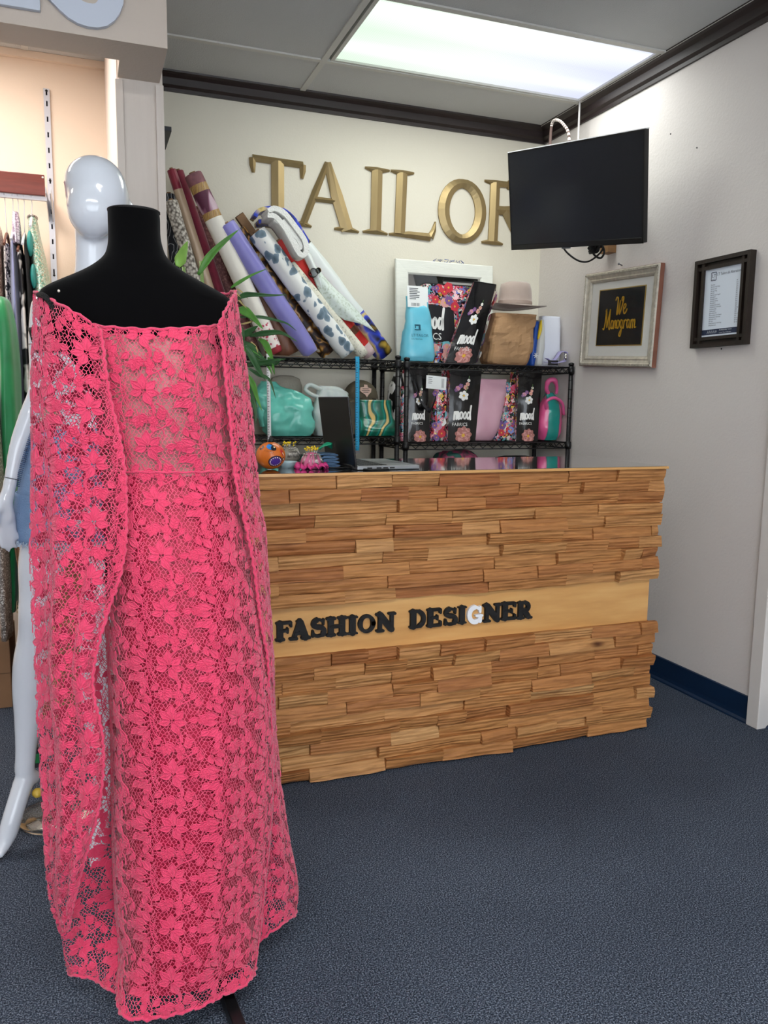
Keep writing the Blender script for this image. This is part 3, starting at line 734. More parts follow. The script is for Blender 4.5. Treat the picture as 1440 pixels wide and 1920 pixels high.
# ---- dark framed price list
M_DKW = mat('dark_stained_oak_frame', '#2b2019', rough=.5, var=.45, vscale=18, stretch=(1, 1, .12), bump=.15, bscale=60)
pf = thing('framed_price_list', 'dark wooden framed price list nearest the right edge', 'framed notice', (XR, 2.806, 1.586))
PM = wallM(XR-.001, 2.806, 1.775, 0)
hw2, hh2 = .161, .189
obj('back_panel', MB().box((-hw2+.01, -hh2+.01, .0), (hw2-.01, hh2-.01, .012), 0, PM), M_DKW, pf)
fo = MB(); mitred(fo, hw2, hh2, [(0, 0), (0, .03), (.017, .03), (.017, .010)], PM); obj('outer_frame', fo, M_DKW, pf)
fi = MB(); mitred(fi, .122, .158, [(0, .012), (0, .024), (.014, .024), (.014, .010)], PM)
obj('inner_frame', fi, M_DKW, pf)
for sx in (-1, 1):
    for sy in (-1, 1):
        obj('corner_bar', MB().box((sx*.115-.007, sy*.157, .012) if sy > 0 else (sx*.115-.007, -.174, .012), (sx*.115+.007, .174, .0235) if sy > 0 else (sx*.115+.007, -.157, .0235), 0, PM)
            .box((.121 if sx > 0 else -.146, sy*.151-.007, .012), (.146 if sx > 0 else -.121, sy*.151+.007, .0235), 0, PM), M_DKW, pf)
obj('paper', MB().box((-.108, -.144, .012), (.108, .144, .0135), 0, PM), mat('white_paper', '#dbe4f0', rough=.6), pf)
M_INK = mat('dark_print_ink', '#25304a', rough=.7); M_INKW = mat('white_print_ink', '#dfe3ea', rough=.7)
PT = PM @ Matrix.Translation((0, 0, .0139))
ink = MB()
put_text(ink, 'LT Tailors & Alteration', .0165, PT @ Matrix.Translation((-.037, .113, 0)), sx=.86)
for a, b in (((-.072, .094), (-.041, .097)), ((-.072, .127), (-.041, .130)), ((-.072, .094), (-.069, .130)), ((-.044, .094), (-.041, .130))):
    ink.box((a[0], a[1], 0), (b[0], b[1], .0003), 0, PT)
put_text(ink, 'LT', .020, PT @ Matrix.Translation((-.066, .1075, 0))); put_text(ink, 'TAILOR', .005, PT @ Matrix.Translation((-.066, .099, 0)))
items = ['Pant hem', 'Pant hem with Lining', 'Pant hem cuff', 'Pant taper legs', 'Jean hem', 'Jean hem keep Original', 'Jean waist in', 'Pant waist in/out', 'Shirt short sleeves', 'Shirt sides in', 'Suit Jacket short sleeves',
         'Suit Jacket let out shoulder', 'Suit Jacket sides', 'Leather Jacket', 'Jacket side in/out', 'Women Jacket short sleeves', 'Women Jacket side in/out', 'Skirt waist in/out', 'Skirt hem', 'Formal dress hem with Lining', 'Dress side in/out']
pr_ = ['$8', '$12', '$10', '$15', '$10', '$15', '$15', '$14', '$12', '$15', '$18', '$25', '$20', '$25 up', '$20', '$20', '$25 up', '$14', '$12 up', '$35 up', '$25 up']
for i, (a, b) in enumerate(zip(items, pr_)):
    y = .074-i*.0086
    put_text(ink, a, .0078, PT @ Matrix.Translation((-.070, y, 0)), sx=.8); put_text(ink, b, .0078, PT @ Matrix.Translation((.078, y+.004, 0)), sx=.8)
ink.box((-.108, -.136, 0), (.108, -.113, .0002), 0, PT)
obj('print', ink, M_INK, pf)
wi = MB(); P2 = PT @ Matrix.Translation((0, 0, .0006))
put_text(wi, 'PROFESSIONAL TAILOR', .0068, P2 @ Matrix.Translation((-.004, -.1215, 0))); put_text(wi, 'Custom Tailor & Alteration', .0062, P2 @ Matrix.Translation((-.004, -.132, 0)))
for q in range(5): wi.stroke([(-.075+q*.012, -.131), (-.07+q*.012, -.118), (-.066+q*.012, -.127)], .0007, .0003, 0, P2)
obj('white_print', wi, M_INKW, pf)
for y, z in ((3.218, 2.578), (3.036, 2.467), (2.804, 1.576)):
    nn = MB().lathe([(0, 0), (.003, 0), (.0035, .002), (0, .003)], (0, 0, 0), 8, 0, Matrix.Translation((XR, y, z)) @ Matrix.Rotation(-PI/2, 4, 'Y'))
    tag(move_origin(obj('screw', nn, M_BLK), (XR, y, z)), {2.578: 'tiny dark screw hole highest on the right wall, beside the television', 2.467: 'tiny dark screw hole on the right wall above the price list', 1.576: 'tiny dark screw hole just under the price list'}[z], 'screw')
# ================================================================== wire racks behind the counter and the cloth on them
M_WIRE = mat('black_epoxy_wire', '#131316', rough=.4, spec=.5)
RYF, RYB = 3.92, 4.285
def rack(name, label, x0, x1, levels, posts=True, H=1.56):
    t = thing(name, label, 'rack', ((x0+x1)/2, (RYF+RYB)/2, 0))
    for x in (x0, x1):
        for y in (RYF, RYB):
            p = MB().tube([(x, y, .01), (x, y, H)], .0125, 12)
            for k in range(int(H/.0254/2)):
                p.lathe([(.0127, -.002), (.0132, 0), (.0127, .002)], (x, y, .04+k*.0508), 12, caps=False)
            p.lathe([(.016, 0), (.016, .012), (.004, .016)], (x, y, H-.006), 12)
            po = obj('post', p, M_WIRE, t)
            f = MB().lathe([(.018, 0), (.020, .006), (.009, .012)], (x, y, 0), 12)
            obj('foot', f, M_BLK, po)
    for z in levels:
        r = .0032
        s = MB()
        a, b, c, d = x0, x1, RYF, RYB
        for zz in (z, z-.032):
            s.tube([(a, c, zz), (b, c, zz)], r, 6).tube([(a, d, zz), (b, d, zz)], r, 6)
            s.tube([(a, c, zz), (a, d, zz)], r, 6).tube([(b, c, zz), (b, d, zz)], r, 6)
        def zig(p, q, n):
            pts = []
            for i in range(n+1):
                u = i/n
                pts.append((lerp(p[0], q[0], u), lerp(p[1], q[1], u), z-(.004 if i % 2 else .028)))
            for i in range(n): s.tube([pts[i], pts[i+1]], .0022, 5, caps=False)
        n = int((b-a)/.028)
        zig((a, c), (b, c), n); zig((a, d), (b, d), n); zig((a, c), (a, d), 12); zig((b, c), (b, d), 12)
        obj('wire_rim', s, M_WIRE, t, kind='stuff')
        k = MB(); m_ = int((b-a)/.026)
        for i in range(1, m_):
            x = lerp(a, b, i/m_); k.tube([(x, c, z+.002), (x, d, z+.002)], .0018, 5, caps=False)
        for y in (lerp(c, d, .33), lerp(c, d, .66)): k.tube([(a, y, z-.002), (b, y, z-.002)], .003, 6, caps=False)
        obj('wire_deck', k, M_WIRE, t, kind='stuff')
        cl = MB()
        for x in (a, b):
            for y in (c, d): cl.lathe([(.0165, -.036), (.0195, -.02), (.0175, .004), (.0135, .006)], (x, y, z), 12)
        obj('corner_clip', cl, M_WIRE, t, kind='stuff')
    return t
LZ0, LZ1, RZ1 = 1.541, 1.146, 1.115
rack('wire_rack', 'black wire rack carrying the fabric rolls, left of the two', .432, 1.527, [LZ0, LZ1, .60, .15])
rack('wire_rack', 'black wire rack full of shopping bags, right of the two', 1.576, 2.572, [LZ0-.006, RZ1, .60, .15], H=1.552)
tag(move_origin(obj('shelf_liner', MB().box((.45, RYF+.02, LZ0+.004), (1.06, RYB-.02, LZ0+.010)), mat('brown_hardboard', '#6b5a48', rough=.7, var=.2)), (.75, 4.1, LZ0+.004)), 'thin brown board lying on the wire shelf under the leftmost rolls', 'board')

# ---- rolls
def roll_frame(p0, p1):
    p0, p1 = Vector(p0), Vector(p1); ax = (p0-p1); L = ax.length; ax.normalize()
    yv = Vector((0, -1, 0)); yv = (yv-ax*yv.dot(ax)).normalized(); xv = yv.cross(ax)
    return p1, ax, xv, yv, L
def roll(label, top, bot, r, Y, mats, bands=None, r2=None, wob=.06, seed=1, core=True, n=28, sq=1.0, group='fabric rolls leaning on the rack', tailcut=0, part_labels=None):
    """a bolt of cloth wound on a tube: cloth, cut end with its wound layers, cardboard core"""
    p1, ax, xv, yv, L = roll_frame((top[0], Y, top[1]), (bot[0], Y, bot[1]))
    r2 = r2 or r
    t = thing('fabric_roll', label, 'fabric roll', tuple(p1), group)
    cuts = [0]+[b[0] for b in (bands or [])]+[1.0]
    mlist = [mats]+[b[1] for b in (bands or [])]
    for q in range(len(cuts)-1):
        a, b = cuts[q], cuts[q+1]
        rows = []; k = max(3, int((b-a)*L/.028))
        for i in range(k+1):
            u = lerp(a, b, i/k); rr = lerp(r2, r, u)
            ring = []
            for j in range(n):
                an = 2*PI*j/n
                d = 1+wob*mnoise.noise((math.cos(an)*1.3+seed*3.1, math.sin(an)*1.3, u*L*5+seed))+.4*wob*mnoise.noise((math.cos(an)*3+seed, math.sin(an)*3, u*L*16))
                if q == 0 and i < 3: d *= (.86, .95, .99)[i]
                if q == len(cuts)-2 and i == k: d *= .97
                ring.append(p1+ax*(u*L)+(xv*math.cos(an)*sq+yv*math.sin(an))*rr*d)
            rows.append(ring)
        mb = MB(); mb.loft(rows, q == 0, False)
        if q == len(cuts)-2:              # wound layers on the open end
            e = rows[-1]; c = p1+ax*L; prev = e
            for s_ in (.9, .88, .74, .72, .58, .56, .42):
                z = ax*(.003 if int(s_*100) % 10 in (8, 2, 6) and s_ != .9 else -.001)
                ring = [c+(p-c)*s_+z for p in e]; mb.grid([prev, ring], True, True); prev = ring
            mb.f.append(tuple(range(len(mb.v)-n, len(mb.v)))); mb.sm.append(False); mb.mi.append(0)
        obj('cloth' if q == 0 else 'cloth_border', mb, mlist[q], t)
    if core:
        c = p1+ax*L
        cm = MB(); ro, ri = r*.36, r*.28
        for a0, a1, ra, rb in ((-.02, .012, ro, ro), (.012, .012, ro, ri), (.012, -.02, ri, ri)):
            cm.grid([[c+ax*a0+(xv*math.cos(2*PI*j/16)+yv*math.sin(2*PI*j/16))*ra for j in range(16)], [c+ax*a1+(xv*math.cos(2*PI*j/16)+yv*math.sin(2*PI*j/16))*rb for j in range(16)]], True)
        obj('cardboard_core', cm, M_KRAFT, t)
    return t, (p1, ax, xv, yv, L)
M_KRAFT = mat('kraft_card', '#8a6a4c', rough=.8, var=.15, vscale=12)
F = {}
F['navy'] = ramp_mat('navy_swirl_lace', 'wave', [(0, '#14171f'), (.86, '#1b1f2b'), (.93, '#6c7078'), (1, '#9fa0a2')], rough=.8, scale=14, detail=4)
F['greylace'] = ramp_mat('grey_floral_lace', 'voronoi', [(0, '#d8d2c9'), (.35, '#c6c0b6'), (.62, '#8d867e'), (.8, '#5b554f')], rough=.9, scale=75, bump=1)
F['crimson'] = mat('crimson_velvet_cloth', '#7d1030', rough=.75, sheen=.6, var=.3, vscale=20)
F['redwrap'] = mat('crimson_satin', '#8e1434', rough=.4, sheen=.4, var=.35, vscale=16)
F['champ'] = mat('champagne_satin', '#c4ab90', rough=.32, var=.15, vscale=25, stretch=(1, 1, .2), spec=.6)
F['brocade'] = ramp_mat('rose_brown_brocade', 'voronoi', [(0, '#a68078'), (.4, '#80524f'), (.75, '#61373a')], rough=.7, scale=70, dist=.04)
F['white'] = mat('white_cotton_cloth', '#e8e4da', rough=.75, var=.05, vscale=12, bump=.25, bscale=25)
F['plum'] = ramp_mat('plum_border_print', 'noise', [(0, '#4a1833'), (.45, '#571c3a'), (.52, '#8a5470'), (.62, '#c7aebb'), (1, '#c7aebb')], rough=.6, scale=22, stretch=(1, 1, .35), detail=1)
F['goldband'] = ramp_mat('gold_woven_band', 'wave', [(0, '#6b3440'), (.4, '#a3803f'), (1, '#c9a860')], rough=.45, scale=60, detail=1)
F['plumfold'] = mat('plum_folded_cloth', '#8a5a62', rough=.65, var=.3, vscale=40)
F['redborder'] = ramp_mat('red_on_white_border', 'voronoi', [(0, '#b03448'), (.3, '#c2566a'), (.42, '#ede2dc'), (1, '#efe6e0')], rough=.7, scale=60)
F['redhem'] = mat('dark_red_hem', '#9c3038', rough=.7, var=.2, vscale=60)
F['rust'] = mat('rust_brown_satin', '#93624a', rough=.45, var=.35, vscale=14, stretch=(3, 1, .7), bump=.3, bscale=12)
F['lav'] = mat('lavender_satin', '#8884cf', rough=.42, sheen=.5, var=.22, vscale=8, bump=.35, bscale=9, stretch=(1, 1, .5))
F['baroque'] = ramp_mat('baroque_scroll_print', 'voronoi', [(0, '#e6ddd0'), (.2, '#d8cdbb'), (.3, '#c08a2e'), (.4, '#7a4c18'), (.5, '#2b1a12'), (.7, '#2b1a12'), (.8, '#b07a2a'), (1, '#e6ddd0')], rough=.5, scale=17, dist=.16)
F['blossom'] = ramp_mat('white_blue_blossom_print', 'voronoi', [(0, '#3f5260'), (.26, '#5f7482'), (.42, '#75899a'), (.46, '#e4e6e4'), (1, '#e9eae6')], rough=.65, scale=22, dist=.06, stretch=(1, 1, .75))
F['fleece'] = mat('white_fleece_cloth', '#f0f1ec', rough=.95, sheen=.5, bump=.5, bscale=150)
F['cream'] = ramp_mat('cream_small_print', 'voronoi', [(0, '#77756c'), (.2, '#a5a195'), (.34, '#d9d6c4'), (1, '#e4e1d2')], rough=.7, scale=65, dist=.05)
F['red'] = mat('red_twill_cloth', '#c8241c', rough=.6, var=.18, vscale=10)
F['brownband'] = mat('brown_stripe_cloth', '#6b3f28', rough=.65, var=.2)
F['pinkwrap'] = mat('pinkish_wrap', '#cdb3b4', rough=.35, bump=.4, bscale=60)
F['satin'] = mat('white_satin_cloth', '#dde4e3', rough=.35, var=.08, vscale=8, spec=.6)
F['versa'] = ramp_mat('blue_gold_baroque_satin', 'voronoi', [(0, '#c9a94a'), (.24, '#8d7022'), (.36, '#1a1410'), (.5, '#2234a0'), (.62, '#2b44c4'), (.8, '#d8c27a'), (1, '#141018')], rough=.35, scale=13, dist=.09, detail=2)
F['goldblk'] = ramp_mat('black_gold_baroque', 'voronoi', [(0, '#dcc778'), (.22, '#a3863a'), (.34, '#17120e'), (.62, '#0f0c0c'), (1, '#3a2c10')], rough=.4, scale=26, dist=.08)
F['palelace'] = ramp_mat('pale_blue_lace', 'voronoi', [(0, '#a9b4a4'), (.3, '#bcc8bc'), (.5, '#cfdad3'), (1, '#d6e0dc')], rough=.75, scale=55, dist=.05)

roll('dark navy swirl-patterned roll, leftmost and half hidden by the post', (.417, 2.304), (.479, 1.553), .029, 4.14, F['navy'], seed=2)
roll('grey roll covered in raised lace flowers', (.418, 2.255), (.620, 1.553), .030, 4.055, F['greylace'], seed=3, wob=.16)
roll('champagne satin roll with a crimson wrapped top', (.430, 2.412), (.700, 1.556), .023, 4.115, F['champ'], [(.90, F['redwrap'])], seed=4)
roll('plain crimson roll beside the sari roll', (.468, 2.425), (.765, 1.556), .025, 4.175, F['crimson'], seed=5)
roll('rose brown brocade roll behind the white sari roll', (.560, 2.270), (.850, 1.556), .033, 4.225, F['brocade'], seed=6)
t_, fr_ = roll('white roll with plum and gold sari border at its top', (.525, 2.392), (.918, 1.566), .044, 4.075, F['redhem'],
     [(.035, F['redborder']), (.17, F['white']), (.765, F['goldband']), (.80, F['plum']), (.905, F['goldband']), (.945, F['plumfold'])], seed=7, wob=.05)
roll('rust brown satin roll between the sari roll and the lavender one', (.70, 2.20), (1.02, 1.57), .034, 4.20, F['rust'], seed=8, r2=.075, wob=.1)
roll('plain lavender satin roll', (.678, 2.172), (1.103, 1.573), .047, 4.068, F['lav'], seed=9, wob=.04)
roll('black white and gold scroll-print roll beside the lavender one', (.745, 2.165), (1.222, 1.578), .046, 4.165, F['baroque'], seed=10, wob=.10)
roll('white roll printed with grey blue blossoms', (.826, 2.148), (1.300, 1.578), .049, 4.058, F['blossom'], seed=11, wob=.10)
roll('cream roll with a small faint print', (.994, 2.005), (1.392, 1.572), .031, 4.07, F['cream'], seed=12, wob=.08)
roll('bright red roll with a brown stripe near its foot', (.955, 2.13), (1.447, 1.577), .043, 4.135, F['pinkwrap'], [(.085, F['red']), (.19, F['brownband']), (.245, F['red'])], seed=13)
roll('white satin roll with blue and gold baroque ends, rightmost', (.975, 2.262), (1.565, 1.585), .056, 4.215, F['versa'], [(.30, F['satin']), (.79, F['goldblk']), (.83, F['versa'])], seed=14, wob=.12)

def board(label, top, bot, w, th, Y):
    p1, ax, xv, yv, L = roll_frame((top[0], Y, top[1]), (bot[0], Y, bot[1]))
    M = Matrix(((xv.x, ax.x, -yv.x, p1.x), (xv.y, ax.y, -yv.y, p1.y), (xv.z, ax.z, -yv.z, p1.z), (0, 0, 0, 1)))
    o = thing('cardboard_bolt', label, 'cardboard', tuple(p1))
    obj('card', MB().box((-w/2, 0, -th/2), (w/2, L, th/2), 0, M), M_KRAFT, o, bevel=.002)
    obj('card_fold', MB().box((-w/2+.001, L-.001, -th/2+.003), (w/2-.001, L+.003, th/2-.003), 0, M), mat('dark_card_edge', '#5c4433', rough=.85), o)
board('kraft cardboard bolt core poking up left of the blossom roll', (.735, 2.235), (1.12, 1.72), .040, .03, 4.285)
board('kraft cardboard bolt core poking up behind the blossom roll', (.778, 2.268), (1.17, 1.75), .046, .03, 4.27)
# folded white fleece end hanging over
fl = thing('folded_fleece', 'thick white fleece folded over itself on top of the blossom roll', 'fabric', (.98, 4.03, 2.02))
path = crom([(.865, 2.222), (.905, 2.215), (.952, 2.165), (.992, 2.10), (1.02, 2.055), (1.045, 2.045), (1.058, 2.072), (1.05, 2.115), (1.005, 2.175), (.95, 2.235), (.90, 2.255), (.868, 2.238)], 50)
def slab_strip(mb, path, y0, y1, th, seed=0, amp=.004):
    n = len(path); rows = []
    for j in range(7):
        y = lerp(y0, y1, j/6)
        rows.append([(p[0]+amp*mnoise.noise((i*.25, j*.9, seed)), y, p[1]+amp*mnoise.noise((i*.25, j*.9, seed+9))) for i, p in enumerate(path)])
    mb.grid(rows, False, True)
    return mb
def ribbon_solid(mb, path, y0, y1, w):
    """cloth strip: path in XZ, with real thickness w, running from y0 to y1"""
    n = len(path); A = []; B = []
    for i in range(n):
        t = np.array(path[min(i+1, n-1)])-np.array(path[max(i-1, 0)]); t = t/(np.linalg.norm(t)+1e-9); q = np.array((-t[1], t[0]))
        A.append(np.array(path[i])+q*w); B.append(np.array(path[i])-q*w)
    loop = A+B[::-1]
    rings = [[(p[0]+.002*mnoise.noise((k*.3, y*30, 2)), y, p[1]+.002*mnoise.noise((k*.3, y*30, 7))) for k, p in enumerate(loop)] for y in np.linspace(y0, y1, 8)]
    mb.loft(rings, True, True)
    return mb
obj('fleece_fold', ribbon_solid(MB(), [tuple(p) for p in path], 3.985, 4.14, .0125), F['fleece'], fl)
inner = crom([(.90, 2.205), (.945, 2.18), (.985, 2.125), (1.015, 2.085), (1.03, 2.08), (1.025, 2.105), (.985, 2.155), (.94, 2.205)], 34)
obj('fleece_fold', ribbon_solid(MB(), [tuple(p) for p in inner], 3.992, 4.135, .009), F['fleece'], fl)
bf = thing('baroque_cloth_fold', 'blue and gold baroque satin fold draped over the tops of the white rolls', 'fabric', (1.0, 4.17, 2.2))
pth = crom([(.838, 2.245), (.858, 2.276), (.916, 2.293), (.977, 2.290), (1.036, 2.250), (1.084, 2.182), (1.106, 2.148), (1.085, 2.130), (1.03, 2.190), (.965, 2.222), (.90, 2.226), (.855, 2.222)], 44)
obj('satin_fold', ribbon_solid(MB(), [tuple(p) for p in pth], 4.152, 4.262, .010), F['versa'], bf)
# pale lace flap and white satin drape on the rightmost roll
def drape(label, name, rows, m, cat='fabric', grp=None, th=.002):
    R_ = [crom(r, 14) for r in rows]; C = [crom([r[j] for r in R_], 16) for j in range(14)]
    G = [[C[j][i] for j in range(14)] for i in range(16)]
    mb = MB(); mb.grid([[tuple(p) for p in r] for r in G])
    o = obj(name, mb, m); s = o.modifiers.new('thickness', 'SOLIDIFY'); s.thickness = th; s.offset = 0
    b = G[-1][7]; move_origin(o, tuple(b)); return tag(o, label, cat, grp)
drape('pale blue lace flap hanging across the red roll', 'lace_flap', [[(1.098, 4.075, 2.03), (1.11, 4.07, 2.03), (1.125, 4.09, 2.025)], [(1.137, 4.06, 1.90), (1.175, 4.045, 1.915), (1.215, 4.08, 1.925)], [(1.20, 4.05, 1.80), (1.262, 4.035, 1.815), (1.33, 4.08, 1.828)], [(1.275, 4.05, 1.748), (1.37, 4.05, 1.73), (1.464, 4.10, 1.70)]], F['palelace'])
drape('white satin edge curling over the red roll, gold lining showing', 'satin_fold', [[(1.055, 4.10, 2.085), (1.085, 4.08, 2.085), (1.115, 4.11, 2.07)], [(1.10, 4.08, 1.99), (1.125, 4.05, 1.985), (1.15, 4.08, 1.97)], [(1.145, 4.075, 1.89), (1.165, 4.05, 1.88), (1.18, 4.075, 1.87)]], F['satin'])
cu = MB()
for k, (x, z, r_) in enumerate(((1.107, 1.972, .022), (1.132, 1.985, .014))):
    cu.tube([(x, 4.03, z), (x+.01, 4.09, z+.004)], r_, 12, caps=False)
cuo = obj('gold_curl', cu, F['goldblk'], kind=None); s = cuo.modifiers.new('thickness', 'SOLIDIFY'); s.thickness = .0015
tag(move_origin(cuo, (1.11, 4.05, 1.96)), 'small black and gold curled cloth corner on the red roll', 'fabric')

# ---- hanging tape measures
def tape(label, x, y, z0, z1, w, m, grp='tape measures hanging off the rack'):
    t = thing('tape_measure', label, 'tape measure', (x, y, z1), grp)
    P = crom([(x, y+.06, z0+.001), (x, y+.015, z0+.004), (x, y, z0-.006), (x+.001, y-.001, lerp(z0, z1, .4)), (x+.003, y-.002, z1)], 40)
    mb = MB(); mb.grid([[(p[0]-w/2, p[1], p[2]), (p[0]+w/2, p[1], p[2])] for p in P]); o = obj('tape', mb, m, t)
    s = o.modifiers.new('thickness', 'SOLIDIFY'); s.thickness = .0008; s.offset = 0
    tk = MB(); z = z0-.02; i = 0
    while z > z1+.01:
        l = w*(.30 if i % 2 else .5); px = x+.003*(z0-z)/(z0-z1)
        tk.box((px-w/2+.001, y-.0045, z), (px-w/2+.001+l, y-.0035, z+.0022))
        z -= .0125; i += 1
    obj('tick_marks', tk, mat('black_tick_ink', '#1a1a20', rough=.6), t, kind='stuff')
    tip = MB().box((x+.003-w/2-.0005, y-.0038, z1-.004), (x+.003+w/2+.0005, y-.0008, z1+.012)); obj('metal_tip', tip, mat('tape_tip_metal', '#8d8d92', rough=.3, metal=.9), t)
tape('cyan blue tape measure hanging behind the laptop', 1.303, RYF-.009, LZ0+.004, 1.07, .021, mat('cyan_tape_vinyl', '#2aa5d6', rough=.4))
tape('white tape measure hanging beside the potted plant leaves', .846, RYF-.009, LZ0+.004, 1.10, .018, mat('white_tape_vinyl', '#e8e8ea', rough=.4))
# ================================================================== bags and oddments on the racks
def pouch(levels, n=32, p=3.0, wr=.0, ws=10, seed=1, facets=0, cap=True):
    """levels: (cx, cy, z, half_w, half_d, lean_angle) bottom to top; superelliptic rings with creases"""
    out = []
    L = [np.array(l[:5], float) for l in levels]
    D = crom(L, max(10, len(levels)*5))
    for i, l in enumerate(D):
        ring = []
        for j in range(n):
            a = 2*PI*j/n; c, s = math.cos(a), math.sin(a)
            k = (abs(c)**p+abs(s)**p)**(-1/p)
            x, y, z = l[0]+c*k*l[3], l[1]+s*k*l[4], l[2]
            if wr:
                q = Vector((x*ws+seed, y*ws, z*ws))
                d = mnoise.noise(q)*wr+abs(mnoise.noise(q*2.1+Vector((5, 3, seed))))*wr*.9
                if facets: d += (mnoise.cell(Vector((x*facets, y*facets, z*facets)))-.5)*wr*.5
                x += c*d; y += s*d; z += mnoise.noise(q+Vector((9, 1, 4)))*wr*.5*(0 < i < len(D)-1)
            ring.append((x, y, z))
        out.append(ring)
    mb = MB(); mb.loft(out, cap, cap)
    return mb, out
M_PAPER = mat('white_paper', '#dbe4f0')
M_LAM = mat('black_laminated_bag', '#0c0c0f', rough=.22, coat=.4, bump=.35, bscale=14)
def floral(name, scale, seed):
    st = [(0, '#14161c'), (.12, '#c6404a'), (.22, '#e98fa0'), (.31, '#f0e6dc'), (.40, '#3c6f4a'), (.48, '#d85a7c'), (.56, '#6f7fc4'), (.63, '#ecc24a'), (.69, '#1c222c'), (.76, '#69b2bd'), (.84, '#f4c9cf'), (.92, '#4c3d63')]
    return ramp_mat(name, 'voronoi', st, rough=.25, scale=scale, dist=.08, const=True, coat=.4, out='color', stretch=(1, 1, 1))
M_FLOR = floral('laminated_flower_print', 62, 1)
M_PW = mat('white_print', '#f2f2ee', rough=.4); M_PP = mat('pink_print', '#c98aa8', rough=.4); M_PV = mat('violet_print', '#7d5590', rough=.4)
M_PG = mat('leaf_green_print', '#5c7f4e', rough=.4); M_PY = mat('yellow_print', '#e3b53c', rough=.4); M_PR = mat('red_print', '#cc3a48', rough=.4)
M_PB = mat('blue_print', '#7f94d0', rough=.4); M_PPE = mat('peach_pink_print', '#d9a09a', rough=.4); M_PT = mat('teal_print', '#79c3cd', rough=.4); M_PK = mat('black_print', '#131318', rough=.5)
PRINTS = [M_PW, M_PP, M_PV, M_PG, M_PY, M_PR, M_PB, M_PPE, M_PT, M_PK, mat('dusky_rose_print', '#b5766f', rough=.4)]
def flower(mb, M, x, y, r, m, mc=4, n=6, wide=.42, rot=0, z=0.0):
    for k in range(n):
        a = rot+2*PI*k/n
        c, s = math.cos(a), math.sin(a)
        pts = [(.12, 0), (.45, wide*.8), (.75, wide), (1, .08), (.98, -.1), (.72, -wide), (.42, -wide*.75)]
        vs = [(x+(u*c-v*s)*r, y+(u*s+v*c)*r, z+.0002*(k % 2)+.0003) for u, v in pts]
        mb.add(vs, [tuple(range(len(vs)))], False, m, M)
    mb.add([(x+.2*r*math.cos(2*PI*k/8), y+.2*r*math.sin(2*PI*k/8), z+.0007) for k in range(8)], [tuple(range(8))], False, mc, M)
MOOD = [([(0, .02), (.06, .55)], .07), ([(.06, .4), (.16, .58), (.19, .45), (.17, .04)], .065), ([(.18, .4), (.28, .58), (.32, .45), (.30, .06), (.36, .06)], .065),
        ([(.56, .52), (.45, .5), (.42, .22), (.50, .05), (.60, .2), (.60, .45), (.52, .55)], .06), ([(.86, .52), (.75, .5), (.71, .22), (.79, .05), (.89, .2), (.89, .45), (.81, .55)], .06), ([(.60, .42), (.72, .44)], .035),
        ([(1.17, .48), (1.06, .55), (.99, .25), (1.05, .04), (1.16, .2), (1.21, .5)], .062), ([(1.27, 1.0), (1.21, .5), (1.22, .03)], .065)]
def mood_word(mb, M, x, y, s, m=0, z=.0006):
    for pts, w in MOOD:
        P = [tuple(p) for p in crom([np.array(p) for p in pts], 12)] if len(pts) > 2 else pts
        mb.stroke([(x+a*s, y+b*s) for a, b in P], w*s, .0004, m, M @ Matrix.Translation((0, 0, z)))
def mood_print(parent, M, w, h, top=True, k=1.0, cling=None):
    """white brush lettering, a white blossom and pink sprigs over it, a pink peony under it"""
    mb = MB(); s = w*.58*k/1.27
    mood_word(mb, M, w*.5-s*.66, h*.30, s, 0)
    put_text(mb, 'FABRICS', w*.155*k, M @ Matrix.Translation((w*.5-w*.36*k, h*.30-w*.20*k, .0007)), sx=.92)
    flower(mb, M, w*.52, h*.30+w*.78, w*.17, 0, 4, 6, .36, .3)
    for dx, dy, r, m in ((-.16, 1.02, .085, 1), (-.06, 1.10, .075, 2), (.10, 1.05, .085, 7), (.16, 1.16, .07, 7), (.20, 1.28, .055, 0), (-.22, .96, .06, 2)):
        flower(mb, M, w*(.5+dx), h*.30+w*dy, w*r, m, 4, 5, .5, dx*9)
    mb.stroke([(w*.60, h*.30+w*.9), (w*.68, h*.30+w*1.2), (w*.72, h*.30+w*1.42)], w*.012, .0003, 3, M)
    for r, m, ro in ((.30, 10, .1), (.25, 7, .5), (.19, 10, .2), (.13, 7, .7), (.08, 5, 0)):
        flower(mb, M @ Matrix.Translation((0, 0, .0002+.0006*(.3-r))), w*.54, w*.20, w*r, m, 4, 9, .34, ro)
    if cling: mb.v = [tuple(cling(p)) for p in mb.v]
    return obj('print', mb, PRINTS, parent, fixn=False, kind='stuff')
